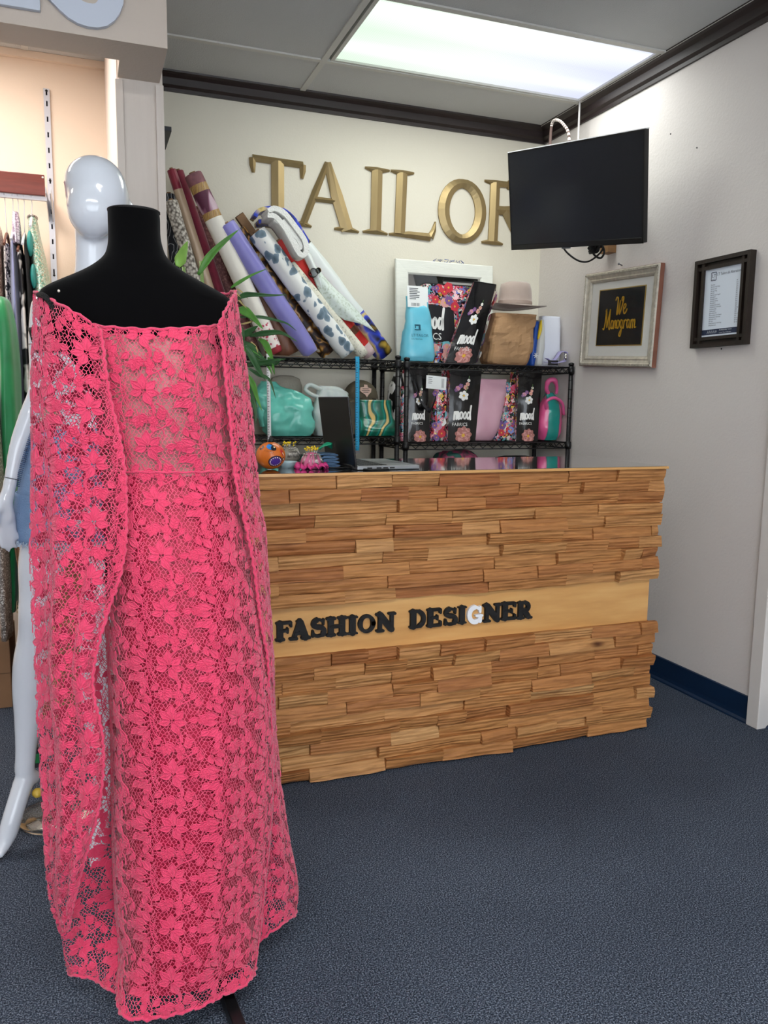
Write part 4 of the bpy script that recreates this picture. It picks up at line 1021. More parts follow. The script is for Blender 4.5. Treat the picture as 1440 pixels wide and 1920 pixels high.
def quad_bag(name, label, cat, F, B, fm, sm, loc, grp=None, bow=.012, seed=1):
    """soft tote: front quad F and back quad B (bl, br, tr, tl in world space), front cloth fm, side cloth sm; open hollow top"""
    t = thing(name, label, cat, loc, grp)
    F = [Vector(p) for p in F]; B = [Vector(p) for p in B]
    def patch(q, n=12, m=14, bw=bow, mb=None, sd=0):
        nn = (q[1]-q[0]).cross(q[3]-q[0]).normalized()
        rows = []
        for i in range(m):
            v = i/(m-1); row = []
            for j in range(n):
                u = j/(n-1)
                p = q[0]*(1-u)*(1-v)+q[1]*u*(1-v)+q[2]*u*v+q[3]*(1-u)*v
                e = math.sin(PI*u)*math.sin(PI*min(1, v*1.05))
                d = e*bw+.010*e**.5*mnoise.noise((u*3+sd, v*4, seed))
                row.append(p+nn*d)
            rows.append(row)
        mb.grid(rows, False, True); return mb
    f = MB(); patch(F, mb=f); obj('front_panel', f, fm, t)
    g = MB(); patch([F[1], B[1], B[2], F[2]], mb=g, bw=-.01, sd=3); obj('side_panel', g, sm, t)
    g = MB(); patch([B[0], F[0], F[3], B[3]], mb=g, bw=-.01, sd=5); obj('side_panel', g, sm, t)
    g = MB(); patch([B[1], B[0], B[3], B[2]], mb=g, sd=7); obj('back_panel', g, fm, t)
    g = MB(); g.add([F[0], F[1], B[1], B[0]], [(0, 1, 2, 3)]); obj('bottom_panel', g, sm, t)
    hm = MB()
    for a, b in ((F[3], F[2]), (F[2], B[2]), (B[2], B[3]), (B[3], F[3])): hm.tube([a, b], .003, 6)
    obj('hem', hm, mat('black_bag_binding', '#101014', rough=.5), t)
    q0, e1, e2 = F[0], F[1]-F[0], F[3]-F[0]; nn = e1.cross(e2).normalized()
    A = Matrix(((e1.x, e2.x, nn.x), (e1.y, e2.y, nn.y), (e1.z, e2.z, nn.z))).inverted()
    def cling(p):
        """lets a flat print follow the bulge of the front panel"""
        l = A @ (Vector(p)-q0); u, v = min(1, max(0, l.x)), min(1, max(0, l.y))
        w = 1 if abs((F[2]-F[1]-e2).length) < .02 else 0
        base = q0*(1-u)*(1-v)+F[1]*u*(1-v)+F[2]*u*v+F[3]*(1-u)*v
        e = math.sin(PI*u)*math.sin(PI*min(1, v*1.05))
        d = e*bow+.010*max(0, e)**.5*mnoise.noise((u*3, v*4, seed))
        return base+nn*(d+.0016+max(0, l.z-zoff[0]))
    zoff = [0.0]; t_cling[t.name] = (cling, zoff)
    return t, f
t_cling = {}
M_BIND = mat('black_bag_binding', '#101014', rough=.5)
def handle(t, a, b, drop, m=M_BIND, w=.011, out=-.02):
    a, b = Vector(a), Vector(b); mid = (a+b)/2+Vector((0, out, drop))
    P = crom([a, lerp(a, mid, .6)+Vector((0, 0, drop*.3)), mid, lerp(b, mid, .6)+Vector((0, 0, drop*.3)), b], 24)
    mb = MB(); mb.grid([[tuple(np.array(p)+np.array((0, 0, w))), tuple(np.array(p)-np.array((0, 0, w)))] for p in P])
    o = obj('handle', mb, m, t); s = o.modifiers.new('thickness', 'SOLIDIFY'); s.thickness = .002; s.offset = 0
GB = 'printed shopping bags on the rack'
TZ = LZ0-.002
# -- top shelf
mi = thing('framed_mirror', 'whitewashed wooden framed mirror leaning on the back wall behind bags', 'mirror', (1.95, 4.25, TZ))
MM = frame3((1.646, 4.262, TZ+.003), (1, 0, 0), (0, math.sin(.075), math.cos(.075)))
mw_, mh_ = .606, .578
fm_ = MB(); mitred(fm_, mw_/2, mh_/2, [(0, 0), (0, .018), (.006, .022), (.070, .018), (.078, .012), (.080, .0)], MM @ Matrix.Translation((mw_/2, mh_/2, 0)))
obj('frame', fm_, mat('whitewashed_wood', '#e6e8df', rough=.6, var=.06, vscale=30, stretch=(.3, 1, 3), bump=.12, bscale=60), mi)
obj('mirror_glass', MB().box((.078, .078, .004), (mw_-.078, mh_-.078, .008), 0, MM), mat('silvered_mirror', '#c9cccb', rough=.03, metal=1), mi)
yr = MB()
for k in range(6):
    x0 = .24+.035*k
    yr.tube([tuple(MM @ Vector((x0+rnd.uniform(-.02, .02), mh_+rnd.uniform(0, .02), .012+rnd.uniform(-.006, .006)))) for _ in range(5)], .0016, 5)
tag(move_origin(obj('blue_yarn', yr, mat('blue_yarn_fibre', '#4a5f9a', rough=.9)), tuple(MM @ Vector((.3, mh_, .01)))), 'wisps of blue yarn on the top edge of the white mirror frame', 'yarn')

M_BLUEP = ramp_mat('aqua_plastic_bag', 'voronoi', [(0, '#66c4de'), (1, '#7bd0e6')], rough=.28, scale=15, bump=.7, dist=.05)
bb = thing('plastic_bag', 'aqua blue plastic bag with a sewing machine mark and stapled receipts', 'bag', (1.66, 3.99, TZ))
mb, _ = pouch([(1.66, 3.985, TZ+.006, .088, .045, 0), (1.66, 3.985, TZ+.05, .094, .055, 0), (1.66, 3.985, TZ+.17, .075, .045, 0), (1.655, 3.985, TZ+.27, .062, .03, 0), (1.655, 3.985, TZ+.31, .06, .014, 0), (1.655, 3.985, TZ+.34, .062, .008, 0)], wr=.010, ws=9, seed=4, p=2.6)
obj('sack', mb, M_BLUEP, bb)
bp_ = MB(); BM = frame3((1.60, 3.925, TZ+.13), (1, .0, 0), (0, .12, 1))
put_text(bp_, "LT TAILOR", .020, BM @ Matrix.Translation((.002, 0, 0))); put_text(bp_, '& ALTERATION', .009, BM @ Matrix.Translation((.002, -.016, 0)))
for a, b in (((.022, .034), (.056, .038)), ((.044, .038), (.054, .062)), ((.022, .055), (.050, .063)), ((.024, .044), (.028, .055))): bp_.box((a[0], a[1], -.001), (b[0], b[1], .001), 0, BM)
obj('print', bp_, mat('dark_teal_ink', '#1d5a72', rough=.6), bb)
M_RCP = mat('thermal_receipt_paper', '#eef1f0', rough=.7)
RM = frame3((1.592, 3.958, TZ+.262), (1, 0, .01), (.02, .10, 1))
obj('receipt', MB().box((0, .02, 0), (.085, .13, .0008), 0, RM), M_RCP, bb); obj('receipt', MB().box((.03, -.05, -.002), (.11, .06, -.001), 0, RM), M_RCP, bb)
obj('receipt', MB().box((.05, .05, -.003), (.118, .128, -.002), 0, RM), M_RCP, bb)
ri = MB()
for i in range(7): ri.box((.012, .115-i*.009, .0009), (.012+rnd.uniform(.03, .06), .119-i*.009, .0012), 0, RM)
for i in range(14): ri.box((.022+i*.0035, .026, .0009), (.022+i*.0035+rnd.choice((.001, .002)), .042, .0012), 0, RM)
obj('receipt_print', ri, mat('grey_receipt_ink', '#5a5d62', rough=.7), bb, kind='stuff')

# bag 1: flowered, mostly hidden between the aqua bag and the leaning bag
t1, _ = quad_bag('tote_bag', 'flower bordered shopping bag with big white lettering beside the aqua bag', 'bag', [(1.755, 4.10, TZ+.005), (2.04, 4.10, TZ+.005), (2.03, 4.12, 1.972), (1.755, 4.12, 1.972)],
    [(1.755, 4.21, TZ+.005), (2.04, 4.21, TZ+.005), (2.03, 4.19, 1.972), (1.755, 4.19, 1.972)], M_FLOR, M_FLOR, (1.89, 4.1, TZ), GB, seed=3)
P1 = frame3((1.762, 4.083, TZ+.02), (1, 0, 0), (0, .02, .41))
pb = MB()
pb.add([(.0, .10, .001), (.15, .10, .001), (.165, .17, .001), (.155, .29, .001), (.0, .30, .001)], [(0, 1, 2, 3, 4)], False, 9, P1)
mood_word(pb, P1, -.05, .165, .115, 0, .003)
put_text(pb, 'FABRICS', .052, P1 @ Matrix.Translation((-.09, .112, .003)), sx=.9)
pb.stroke([(.0, .085), (.06, .09), (.12, .105)], .0012, .0004, 8, P1 @ Matrix.Translation((0, 0, .002))); pb.stroke([(.0, .305), (.08, .302), (.14, .29)], .0012, .0004, 0, P1 @ Matrix.Translation((0, 0, .002)))
r_ = random.Random(5)
for i in range(40):
    x = r_.uniform(.02, .25); y = r_.uniform(.01, .395)
    if x < .16 and .09 < y < .31: continue
    flower(pb, P1, x, y, r_.uniform(.012, .032), r_.choice((7, 1, 5, 6, 0, 2, 8, 7, 5)), 4, r_.choice((5, 6, 7)), .5, r_.uniform(0, 3), .001+.0008*i/10)
obj('print', pb, PRINTS, t1, fixn=False, kind='stuff')
# bag 2: leaning, narrow black side to the front
t2, _ = quad_bag('tote_bag', 'black laminated shopping bag leaning right with its flowered face turned away', 'bag', [(1.815, 3.965, TZ+.004), (1.99, 3.95, TZ+.004), (2.118, 3.99, 1.968), (1.985, 3.985, 1.978)],
    [(1.85, 4.075, TZ+.004), (2.02, 4.06, TZ+.004), (2.165, 4.085, 1.950), (2.02, 4.095, 1.965)], M_LAM, M_FLOR, (1.92, 4.04, TZ), GB, seed=4)
mood_print(t2, Matrix(((.998, .357, 0, 1.815), (-.086, .05, -1, 3.962), (0, 1.0, 0, TZ+.008), (0, 0, 0, 1))), .170, .32, k=1.0, cling=t_cling[t2.name][0])
fl2 = MB(); FM2 = frame3((1.992, 3.952, TZ+.01), (.03, .17, 0), (.13, .04, .42))
for i in range(26): flower(fl2, FM2, r_.uniform(.01, .13), r_.uniform(.0, .42), r_.uniform(.012, .026), r_.choice((7, 1, 5, 2, 0, 7, 8)), 4, 6, .5, r_.uniform(0, 3), .012+.0006*i/6)
obj('print', fl2, PRINTS, t2, fixn=False, kind='stuff')
# hat on the brown bag
M_FELT = mat('taupe_felt', '#b3a197', rough=.9, sheen=.4, var=.08, vscale=10, bump=.15, bscale=200)
ht = thing('felt_hat', 'taupe wide brimmed felt hat resting on the brown paper bag', 'hat', (2.29, 4.06, 1.86))
def hat_rows(cx, cy, z, prof, n=40, pinch=0, droop=.012, ex=1.12):
    rows = []
    for r, h in prof:
        rows.append([(cx+math.cos(2*PI*k/n)*r*ex, cy+math.sin(2*PI*k/n)*r*.86, z+h+(droop*math.cos(4*PI*k/n)*(r/.18)**2)
                      - (pinch*max(0, 1-abs(math.sin(2*PI*k/n))*1.6)*(1-r/.085) if h > .10 else 0)) for k in range(n)])
    return rows
hb = MB(); R_ = hat_rows(2.285, 4.07, 1.868, [(.165, .0), (.168, .003), (.13, .004), (.10, .005), (.088, .010), (.087, .05), (.083, .095), (.076, .122), (.064, .132), (.045, .128), (.025, .108), (.008, .098)], pinch=.03, droop=.010)
hb.loft(R_, False, True); h_ = obj('felt_body', hb, M_FELT, ht); s = h_.modifiers.new('thickness', 'SOLIDIFY'); s.thickness = .003
bd_ = MB(); bd_.loft(hat_rows(2.285, 4.07, 1.868, [(.0895, .012), (.0895, .022), (.0885, .030)], droop=0), False, False); obj('hat_band', bd_, mat('taupe_band', '#a59389', rough=.8), ht)
# brown paper bag
M_BRN = mat('brown_kraft_paper', '#a9845f', rough=.75, var=.08, vscale=8, bump=.6, bscale=16)
bp = thing('paper_bag', 'crumpled brown paper bag under the felt hat', 'bag', (2.21, 4.02, TZ))
mb, rg = pouch([(2.205, 4.03, TZ+.004, .115, .075, 0), (2.207, 4.03, TZ+.03, .125, .085, 0), (2.222, 4.03, TZ+.12, .130, .085, 0), (2.24, 4.03, TZ+.21, .125, .07, 0), (2.250, 4.035, TZ+.27, .126, .052, 0), (2.255, 4.035, TZ+.283, .127, .05, 0)], wr=.009, ws=9, seed=8, p=6, facets=20, n=40)
o = obj('paper_body', mb, M_BRN, bp)
for pl in o.data.polygons: pl.use_smooth = False
# blue and yellow bag, white paper bag, belt
by = thing('carrier_bag', 'blue bag with a yellow edge between the brown and white paper bags', 'bag', (2.385, 4.05, TZ))
mb, _ = pouch([(2.378, 4.06, TZ+.004, .018, .05, 0), (2.382, 4.06, TZ+.1, .022, .06, 0), (2.40, 4.06, TZ+.25, .016, .05, 0)], wr=.004, p=3)
obj('bag_body', mb, mat('royal_blue_plastic', '#1f4fa8', rough=.4), by)
mb, _ = pouch([(2.398, 4.0, TZ+.15, .004, .008, 0), (2.41, 4.0, TZ+.20, .010, .012, 0), (2.414, 4.0, TZ+.255, .004, .008, 0)], p=2)
obj('yellow_edge', mb, mat('yellow_plastic', '#e0c02c', rough=.4), by)
sn = MB(); SM = frame3((2.384, 3.992, TZ+.06), (1, 0, 0), (0, 0, 1))
for k in range(3): sn.stroke([(-.014*math.cos(k*PI/3), -.014*math.sin(k*PI/3)), (.014*math.cos(k*PI/3), .014*math.sin(k*PI/3))], .002, .001, 0, SM)
obj('white_star_mark', sn, M_PW, by)
M_WPB = mat('white_paper_bag', '#dfe3ee', rough=.7, bump=.3, bscale=12)
M_WPB2 = mat('cream_plastic_lining', '#cfd0cc', rough=.5, bump=.3, bscale=12)
wp = thing('paper_bag', 'plain white paper bag standing at the right end of the rack', 'bag', (2.515, 4.08, TZ))
mb, _ = pouch([(2.520, 4.09, TZ+.004, .058, .045, 0), (2.520, 4.09, TZ+.1, .060, .05, 0), (2.522, 4.09, TZ+.22, .060, .04, 0), (2.522, 4.09, TZ+.288, .061, .028, 0)], wr=.005, ws=9, p=5, seed=2)
obj('paper_body', mb, M_WPB, wp)
wp2 = thing('plastic_bag', 'greyish white bag with a small mark, squeezed beside the blue bag', 'bag', (2.43, 4.06, TZ))
mb, _ = pouch([(2.428, 4.06, TZ+.004, .022, .05, 0), (2.43, 4.06, TZ+.12, .026, .055, 0), (2.437, 4.06, TZ+.262, .018, .04, 0)], wr=.006, p=3, seed=5)
obj('bag_body', mb, M_WPB2, wp2)
bl = thing('belt', 'coiled lilac cloth belt with a steel buckle at the right end of the rack', 'belt', (2.525, 3.985, TZ))
P = crom([(2.43, 3.965, TZ+.02), (2.49, 3.955, TZ+.018), (2.55, 3.96, TZ+.03), (2.597-.02, 3.985, TZ+.055), (2.585, 4.0, TZ+.085), (2.55, 4.005, TZ+.085), (2.52, 3.995, TZ+.055), (2.485, 3.98, TZ+.03), (2.44, 3.97, TZ+.045)], 44)
mb = MB(); mb.grid([[(p[0], p[1]-.016, p[2]), (p[0], p[1]+.018, p[2]+.004)] for p in P]); o = obj('strap', mb, mat('lilac_webbing', '#a9a3cf', rough=.7), bl); s = o.modifiers.new('thickness', 'SOLIDIFY'); s.thickness = .003
obj('buckle', MB().box((2.438, 3.944, TZ+.006), (2.50, 3.95, TZ+.034)), mat('dark_buckle_leather', '#1e1d22', rough=.5), bl)
obj('buckle_bar', MB().tube([(2.552, 3.955, TZ+.035), (2.558, 3.955, TZ+.075)], .009, 10), mat('polished_steel', '#c9c7c2', rough=.2, metal=1), bl)

# -- lower shelf, left rack
LZ = LZ1+.004
M_TEAL = ramp_mat('mint_poly_mailer', 'voronoi', [(0, '#63c4b3'), (1, '#79d4c4')], rough=.2, scale=12, bump=1.0, dist=.06)
te = thing('plastic_bag', 'shiny mint green plastic bag bulging on the lower left shelf', 'bag', (.96, 4.02, LZ))
mb, _ = pouch([(.97, 4.03, LZ+.003, .105, .075, 0), (.965, 4.03, LZ+.05, .135, .095, 0), (.955, 4.03, LZ+.14, .145, .09, 0), (.94, 4.03, LZ+.20, .135, .065, 0), (.895, 4.03, LZ+.245, .075, .035, 0), (.875, 4.03, LZ+.275, .045, .018, 0)], wr=.022, ws=9, seed=12, p=3, facets=14, n=52)
obj('sack', mb, M_TEAL, te)
mb, _ = pouch([(.835, 4.0, LZ+.05, .012, .03, 0), (.84, 4.0, LZ+.13, .035, .03, 0), (.85, 4.0, LZ+.225, .03, .02, 0)], wr=.01, ws=14, seed=3); obj('bag_flap', mb, M_TEAL, te)
M_WPL = mat('cloudy_white_plastic', '#c8d2cf', rough=.35, bump=.5, bscale=14, sss=.3)
wb_ = thing('plastic_bag', 'cloudy white plastic bag with loop handles behind the laptop', 'bag', (1.21, 4.1, LZ))
mb, _ = pouch([(1.205, 4.05, LZ+.003, .085, .05, 0), (1.205, 4.05, LZ+.08, .095, .062, 0), (1.205, 4.05, LZ+.16, .095, .06, 0), (1.205, 4.05, LZ+.215, .08, .045, 0), (1.195, 4.05, LZ+.245, .055, .03, 0), (1.185, 4.05, LZ+.258, .03, .015, 0)], wr=.022, ws=9, seed=6, n=40)
obj('sack', mb, M_WPL, wb_)
mb = MB(); mb.tube([tuple(p) for p in crom([(1.14, 4.03, LZ+.20), (1.09, 4.02, LZ+.215), (1.062, 4.02, LZ+.24), (1.085, 4.02, LZ+.262), (1.13, 4.02, LZ+.245), (1.17, 4.04, LZ+.235)], 26)], .011, 8); obj('handle', mb, M_WPL, wb_)
M_SUN = mat('grey_beige_straw', '#9c968a', rough=.85, bump=.3, bscale=120)
sh_ = thing('sun_hat', 'grey beige wide brimmed hat behind the mint bag', 'hat', (.99, 4.2, LZ))
rows = []
for r, h in [(.21, 0), (.212, .003), (.17, .022), (.12, .045), (.095, .055), (.09, .10), (.075, .13), (.04, .142), (.005, .145)]:
    rows.append([(.99+math.cos(2*PI*k/40)*r*1.0, 4.195-h*.3+math.sin(2*PI*k/40)*r*.34, LZ+.145+h*1.15+.020*math.sin(2*PI*k/40)*r/.2) for k in range(40)])
mb = MB(); mb.loft(rows, False, True); o = obj('hat_body', mb, M_SUN, sh_); s = o.modifiers.new('thickness', 'SOLIDIFY'); s.thickness = .004
obj('hat_stand_box', MB().box((.92, 4.18, LZ), (1.06, 4.26, LZ+.19)), mat('dark_box_card', '#3a3632', rough=.8), sh_)
cp = thing('baseball_cap', 'olive brown cap with a pale map patch, hanging back on the lower left shelf', 'cap', (1.40, 4.13, 1.33))
mb = MB(); rows = []
for i in range(9):
    a = (PI/2)*i/8
    rows.append([(1.412+.098*math.cos(a)*math.cos(2*PI*k/28), 4.18+.080*math.cos(a)*math.sin(2*PI*k/28), 1.347+.100*math.sin(a)) for k in range(28)])
mb.loft(rows, False, True)
M_CAP = mat('olive_brown_twill', '#5d5443', rough=.85, var=.12, vscale=20)
obj('crown', mb, M_CAP, cp)
mb = MB(); mb.grid([[(1.412+math.cos(a)*r*1.0, 4.145+math.sin(a)*r*.70, 1.349-.012*(r-.09)/.06-.012*abs(math.cos(a))) for a in [PI+PI*k/16 for k in range(17)]] for r in (.088, .11, .13, .15)]); o = obj('peak', mb, M_CAP, cp); s = o.modifiers.new('thickness', 'SOLIDIFY'); s.thickness = .004
CPM = frame3((1.412, 4.097, 1.388), (1, .05, 0), (0, .25, 1))
pt = MB(); pt.poly([(-.028, .018), (-.008, .02), (-.006, .034), (.012, .032), (.014, .018), (.034, .012), (.030, -.008), (.014, -.022), (.004, -.036), (-.006, -.020), (-.020, -.012), (-.034, .0)], .003, 0, CPM)
obj('patch', pt, mat('pale_pink_patch', '#c9a99b', rough=.8), cp)
pt = MB()
for i, w_ in enumerate((.036, .044, .03)): pt.box((-w_/2, .008-i*.009, .0032), (w_/2, .0115-i*.009, .0036), 0, CPM)
obj('patch_print', pt, M_BLK, cp)
obj('cap_stand', MB().lathe([(.03, 0), (.03, 1.345-LZ), (.028, 1.40-LZ)], (1.412, 4.18, LZ), 16), mat('dark_box_card', '#3a3632'), cp)
M_MARB = ramp_mat('green_marble_print', 'wave', [(0, '#0d5b49'), (.3, '#0f7a60'), (.52, '#1d9a86'), (.62, '#2a7f8f'), (.70, '#0d5b49'), (.90, '#0e6a54'), (.955, '#d7b56a'), (1, '#d9bb78')], rough=.3, scale=3.2, detail=4, coat=.4)
gm = thing('carrier_bag', 'dark green marble print bag with gold veins on the lower left shelf', 'bag', (1.45, 4.03, LZ))
mb, _ = pouch([(1.445, 4.02, LZ+.003, .10, .06, 0), (1.445, 4.02, LZ+.04, .105, .07, 0), (1.448, 4.04, LZ+.075, .10, .06, 0), (1.445, 4.05, LZ+.11, .088, .05, 0), (1.44, 4.05, LZ+.19, .095, .04, 0)], wr=.012, ws=8, seed=3, p=4, n=36)
obj('bag_body', mb, M_MARB, gm)
# zebra-patterned bag squeezed between the racks
M_ZEB = ramp_mat('black_white_stripe_print', 'wave', [(0, '#101013'), (.5, '#131316'), (.6, '#e8e6e4'), (1, '#ece9e6')], rough=.35, scale=9, detail=3, const=False)
zb = thing('tote_bag', 'zebra striped shopping bag with a flowered edge seen between the two racks', 'bag', (1.615, 4.11, RZ1), GB)
mb, _ = pouch([(1.600, 4.13, RZ1+.006, .030, .06, 0), (1.60, 4.13, RZ1+.15, .034, .07, 0), (1.605, 4.13, RZ1+.28, .038, .06, 0), (1.615, 4.13, RZ1+.37, .024, .04, 0)], wr=.01, ws=8, p=3); obj('bag_body', mb, M_ZEB, zb)
mb, _ = pouch([(1.612, 4.05, RZ1+.006, .022, .02, 0), (1.616, 4.05, RZ1+.16, .022, .02, 0), (1.612, 4.05, RZ1+.30, .016, .016, 0)], wr=.006, p=3); obj('flowered_edge', mb, M_FLOR, zb)

# -- lower shelf, right rack: three black lettered bags with flowered sides, pink mailer, knotted bag
BZ = RZ1+.005
def mood_bag(label, bl, br, tr, tl, yf, yb, seed, gus=.06, k=1.0):
    t, _ = quad_bag('tote_bag', label, 'bag', [(bl[0], yf, bl[1]), (br[0], yf, br[1]), (tr[0], yf+.03, tr[1]), (tl[0], yf+.03, tl[1])],
        [(bl[0], yb, bl[1]), (br[0]+gus, yb, br[1]), (tr[0]+gus*.6, yb-.02, tr[1]), (tl[0], yb-.02, tl[1])], M_LAM, M_FLOR, ((bl[0]+br[0])/2, (yf+yb)/2, min(bl[1], br[1])), GB, seed=seed)
    M = frame3((bl[0], yf-.011, bl[1]+.002), (br[0]-bl[0], 0, br[1]-bl[1]), ((tl[0]-bl[0]), .03, tl[1]-bl[1]))
    c_, z_ = t_cling[t.name]; z_[0] = .0110
    mood_print(t, M, br[0]-bl[0], tl[1]-bl[1], k=k, cling=c_)
    return t
ta = mood_bag('black shopping bag with white lettering, leftmost on the lower right shelf', (1.617, BZ), (1.745, BZ), (1.735, 1.508), (1.628, 1.508), 3.985, 4.13, 5, .05)
handle(ta, (1.64, 3.985, 1.46), (1.775, 3.985, 1.36), -.11, w=.013, out=-.03)
tb_ = mood_bag('black shopping bag with white lettering standing upright beside the pink mailer', (1.845, BZ), (2.012, BZ), (2.055, 1.512), (1.866, 1.512), 3.975, 4.14, 6, .02)
tc_ = mood_bag('black shopping bag with white lettering next to the knotted teal and pink bag', (2.272, BZ), (2.412, BZ), (2.442, 1.516), (2.292, 1.516), 3.985, 4.13, 7, .02)
def floral_bag(label, x0, x1, x0t, x1t, zt, y, seed):
    t = thing('tote_bag', label, 'bag', ((x0+x1)/2, y+.04, BZ), GB)
    mb, _ = pouch([((x0+x1)/2, y+.04, BZ+.002, (x1-x0)/2, .03, 0), ((x0+x1)/2, y+.04, BZ+.04, (x1-x0)/2*1.04, .035, 0), (lerp((x0+x1)/2, (x0t+x1t)/2, .6), y+.04, lerp(BZ, zt, .6), lerp(x1-x0, x1t-x0t, .6)/2, .032, 0), ((x0t+x1t)/2, y+.05, zt, (x1t-x0t)/2, .015, 0)], wr=.006, ws=8, seed=seed, p=3)
    obj('bag_body', mb, M_FLOR, t)
    pr = MB(); M = frame3((x0, y+.001, BZ), (1, 0, 0), (x0t-x0, .03, zt-BZ)); r_ = random.Random(seed); w = x1-x0; h = zt-BZ
    for i in range(22): flower(pr, M, r_.uniform(.12, .88)*w, r_.uniform(.06, .8)*h, r_.uniform(.014, .027), r_.choice((5, 7, 1, 8, 0, 6, 2, 5)), 4, 6, .5, r_.uniform(0, 3), .002+.0007*i/5)
    obj('print', pr, PRINTS, t, fixn=False, kind='stuff')
    return t
floral_bag('flowered side of a bag tucked left of the upright lettered bag', 1.765, 1.845, 1.80, 1.862, 1.47, 4.0, 21)
floral_bag('flowered side of a bag tucked right of the pink mailer', 2.165, 2.275, 2.235, 2.292, 1.45, 4.01, 22)
tg = thing('price_tag', 'white printed card tag hanging over the leftmost lower bags', 'tag', (1.755, 3.965, 1.37))
TM = frame3((1.705, 3.962, 1.435), (.975, 0, -.07), (.16, .1, 1))
obj('card', MB().box((0, -.03, 0), (.118, .04, .001), 0, TM), M_RCP, tg)
ti = MB()
for i in range(4): ti.box((.012, .028-i*.010, .0011), (.036-.004*(i % 2), .031-i*.010, .0014), 0, TM)
for i in range(4): ti.box((.09+.004*i, -.02, .0011), (.0915+.004*i, .03, .0014), 0, TM)
obj('card_print', ti, mat('grey_receipt_ink', '#5a5d62'), tg)
M_PINK = ramp_mat('pale_pink_mailer', 'voronoi', [(0, '#cf9cae'), (1, '#dcafbe')], rough=.32, scale=14, bump=.8, dist=.06, stretch=(1, 1, .6))
pk = thing('plastic_mailer', 'pale pink plastic mailer leaning between the black lettered bags', 'bag', (2.1, 4.04, BZ))
mb, _ = pouch([(2.075, 4.045, BZ+.003, .068, .03, 0), (2.085, 4.045, BZ+.05, .078, .045, 0), (2.11, 4.045, BZ+.15, .085, .045, 0), (2.13, 4.045, BZ+.25, .088, .03, 0), (2.145, 4.045, BZ+.32, .084, .010, 0), (2.155, 4.045, BZ+.345, .08, .004, 0)], wr=.012, ws=8, seed=9, p=3.4)
obj('mailer_body', mb, M_PINK, pk)
M_TPB = ramp_mat('teal_pink_striped_plastic', 'wave', [(0, '#1f8f86'), (.42, '#27988e'), (.56, '#2c7f7c'), (.70, '#e0588f'), (1, '#e8639a')], rough=.25, scale=2.4, detail=1.2, coat=.5, stretch=(1, .3, .25))
kb = thing('plastic_bag', 'teal and pink striped plastic bag knotted at the top, right end of the shelf', 'bag', (2.51, 4.03, BZ))
mb, _ = pouch([(2.51, 4.04, BZ+.004, .048, .04, 0), (2.512, 4.04, BZ+.04, .066, .055, 0), (2.512, 4.04, BZ+.13, .074, .06, 0), (2.515, 4.04, BZ+.19, .066, .05, 0), (2.515, 4.04, BZ+.245, .035, .03, 0), (2.51, 4.04, BZ+.275, .014, .012, 0)], wr=.010, ws=13, seed=4, n=44)
obj('sack', mb, M_TPB, kb)
mb = MB(); mb.tube([tuple(p) for p in crom([(2.50, 4.03, BZ+.265), (2.478, 4.02, BZ+.30), (2.485, 4.01, BZ+.34), (2.515, 4.0, BZ+.345), (2.54, 4.01, BZ+.31), (2.545, 4.02, BZ+.27)], 26)], [.012]*8+[.015]*10+[.010]*8, 8); obj('handle', mb, mat('pink_plastic_loop', '#dc5c92', rough=.3), kb)
mb = MB(); mb.tube([tuple(p) for p in crom([(2.47, 4.0, BZ+.18), (2.455, 3.975, BZ+.225), (2.50, 3.965, BZ+.245), (2.555, 3.97, BZ+.215), (2.575, 3.98, BZ+.15)], 26)], .009, 8); obj('pink_edging', mb, mat('pink_plastic_loop', '#dc5c92'), kb)
# things on the rack level behind the counter, just showing over its edge
for nm, lb, x, hw, m, z1, y in (('cloth_bundle', 'dark teal and pink cloth bundle low behind the counter on the right rack', 1.93, .13, ramp_mat('teal_rose_print', 'voronoi', [(0, '#0d5a50'), (.4, '#11433f'), (.55, '#a23b62'), (.8, '#0e2b2a')], rough=.6, scale=18, dist=.1), 1.065, 4.06),
        ('cloth_bundle', 'black cloth bundle low behind the counter near the right wall', 2.35, .15, mat('black_jersey', '#121317', rough=.9), 1.03, 4.08),
        ('cloth_bundle', 'dark grey cloth bundle low behind the laptop', 1.25, .16, mat('charcoal_jersey', '#1d1f22', rough=.9), 1.04, 4.08),
        ('cloth_bundle', 'dark green cloth bundle low behind the pin cushions', .93, .15, mat('bottle_green_jersey', '#0e2a26', rough=.7), 1.06, 4.05)):
    t = thing(nm, lb, 'fabric', (x, y, .605))
    mb, _ = pouch([(x, y, .606, hw, .10, 0), (x, y, .75, hw*1.05, .12, 0), (x, y, .95, hw, .11, 0), (x, y, z1-.02, hw*.8, .08, 0), (x, y, z1, hw*.5, .04, 0)], wr=.03, ws=7, seed=int(x*10)); obj('folded_cloth', mb, m, t)
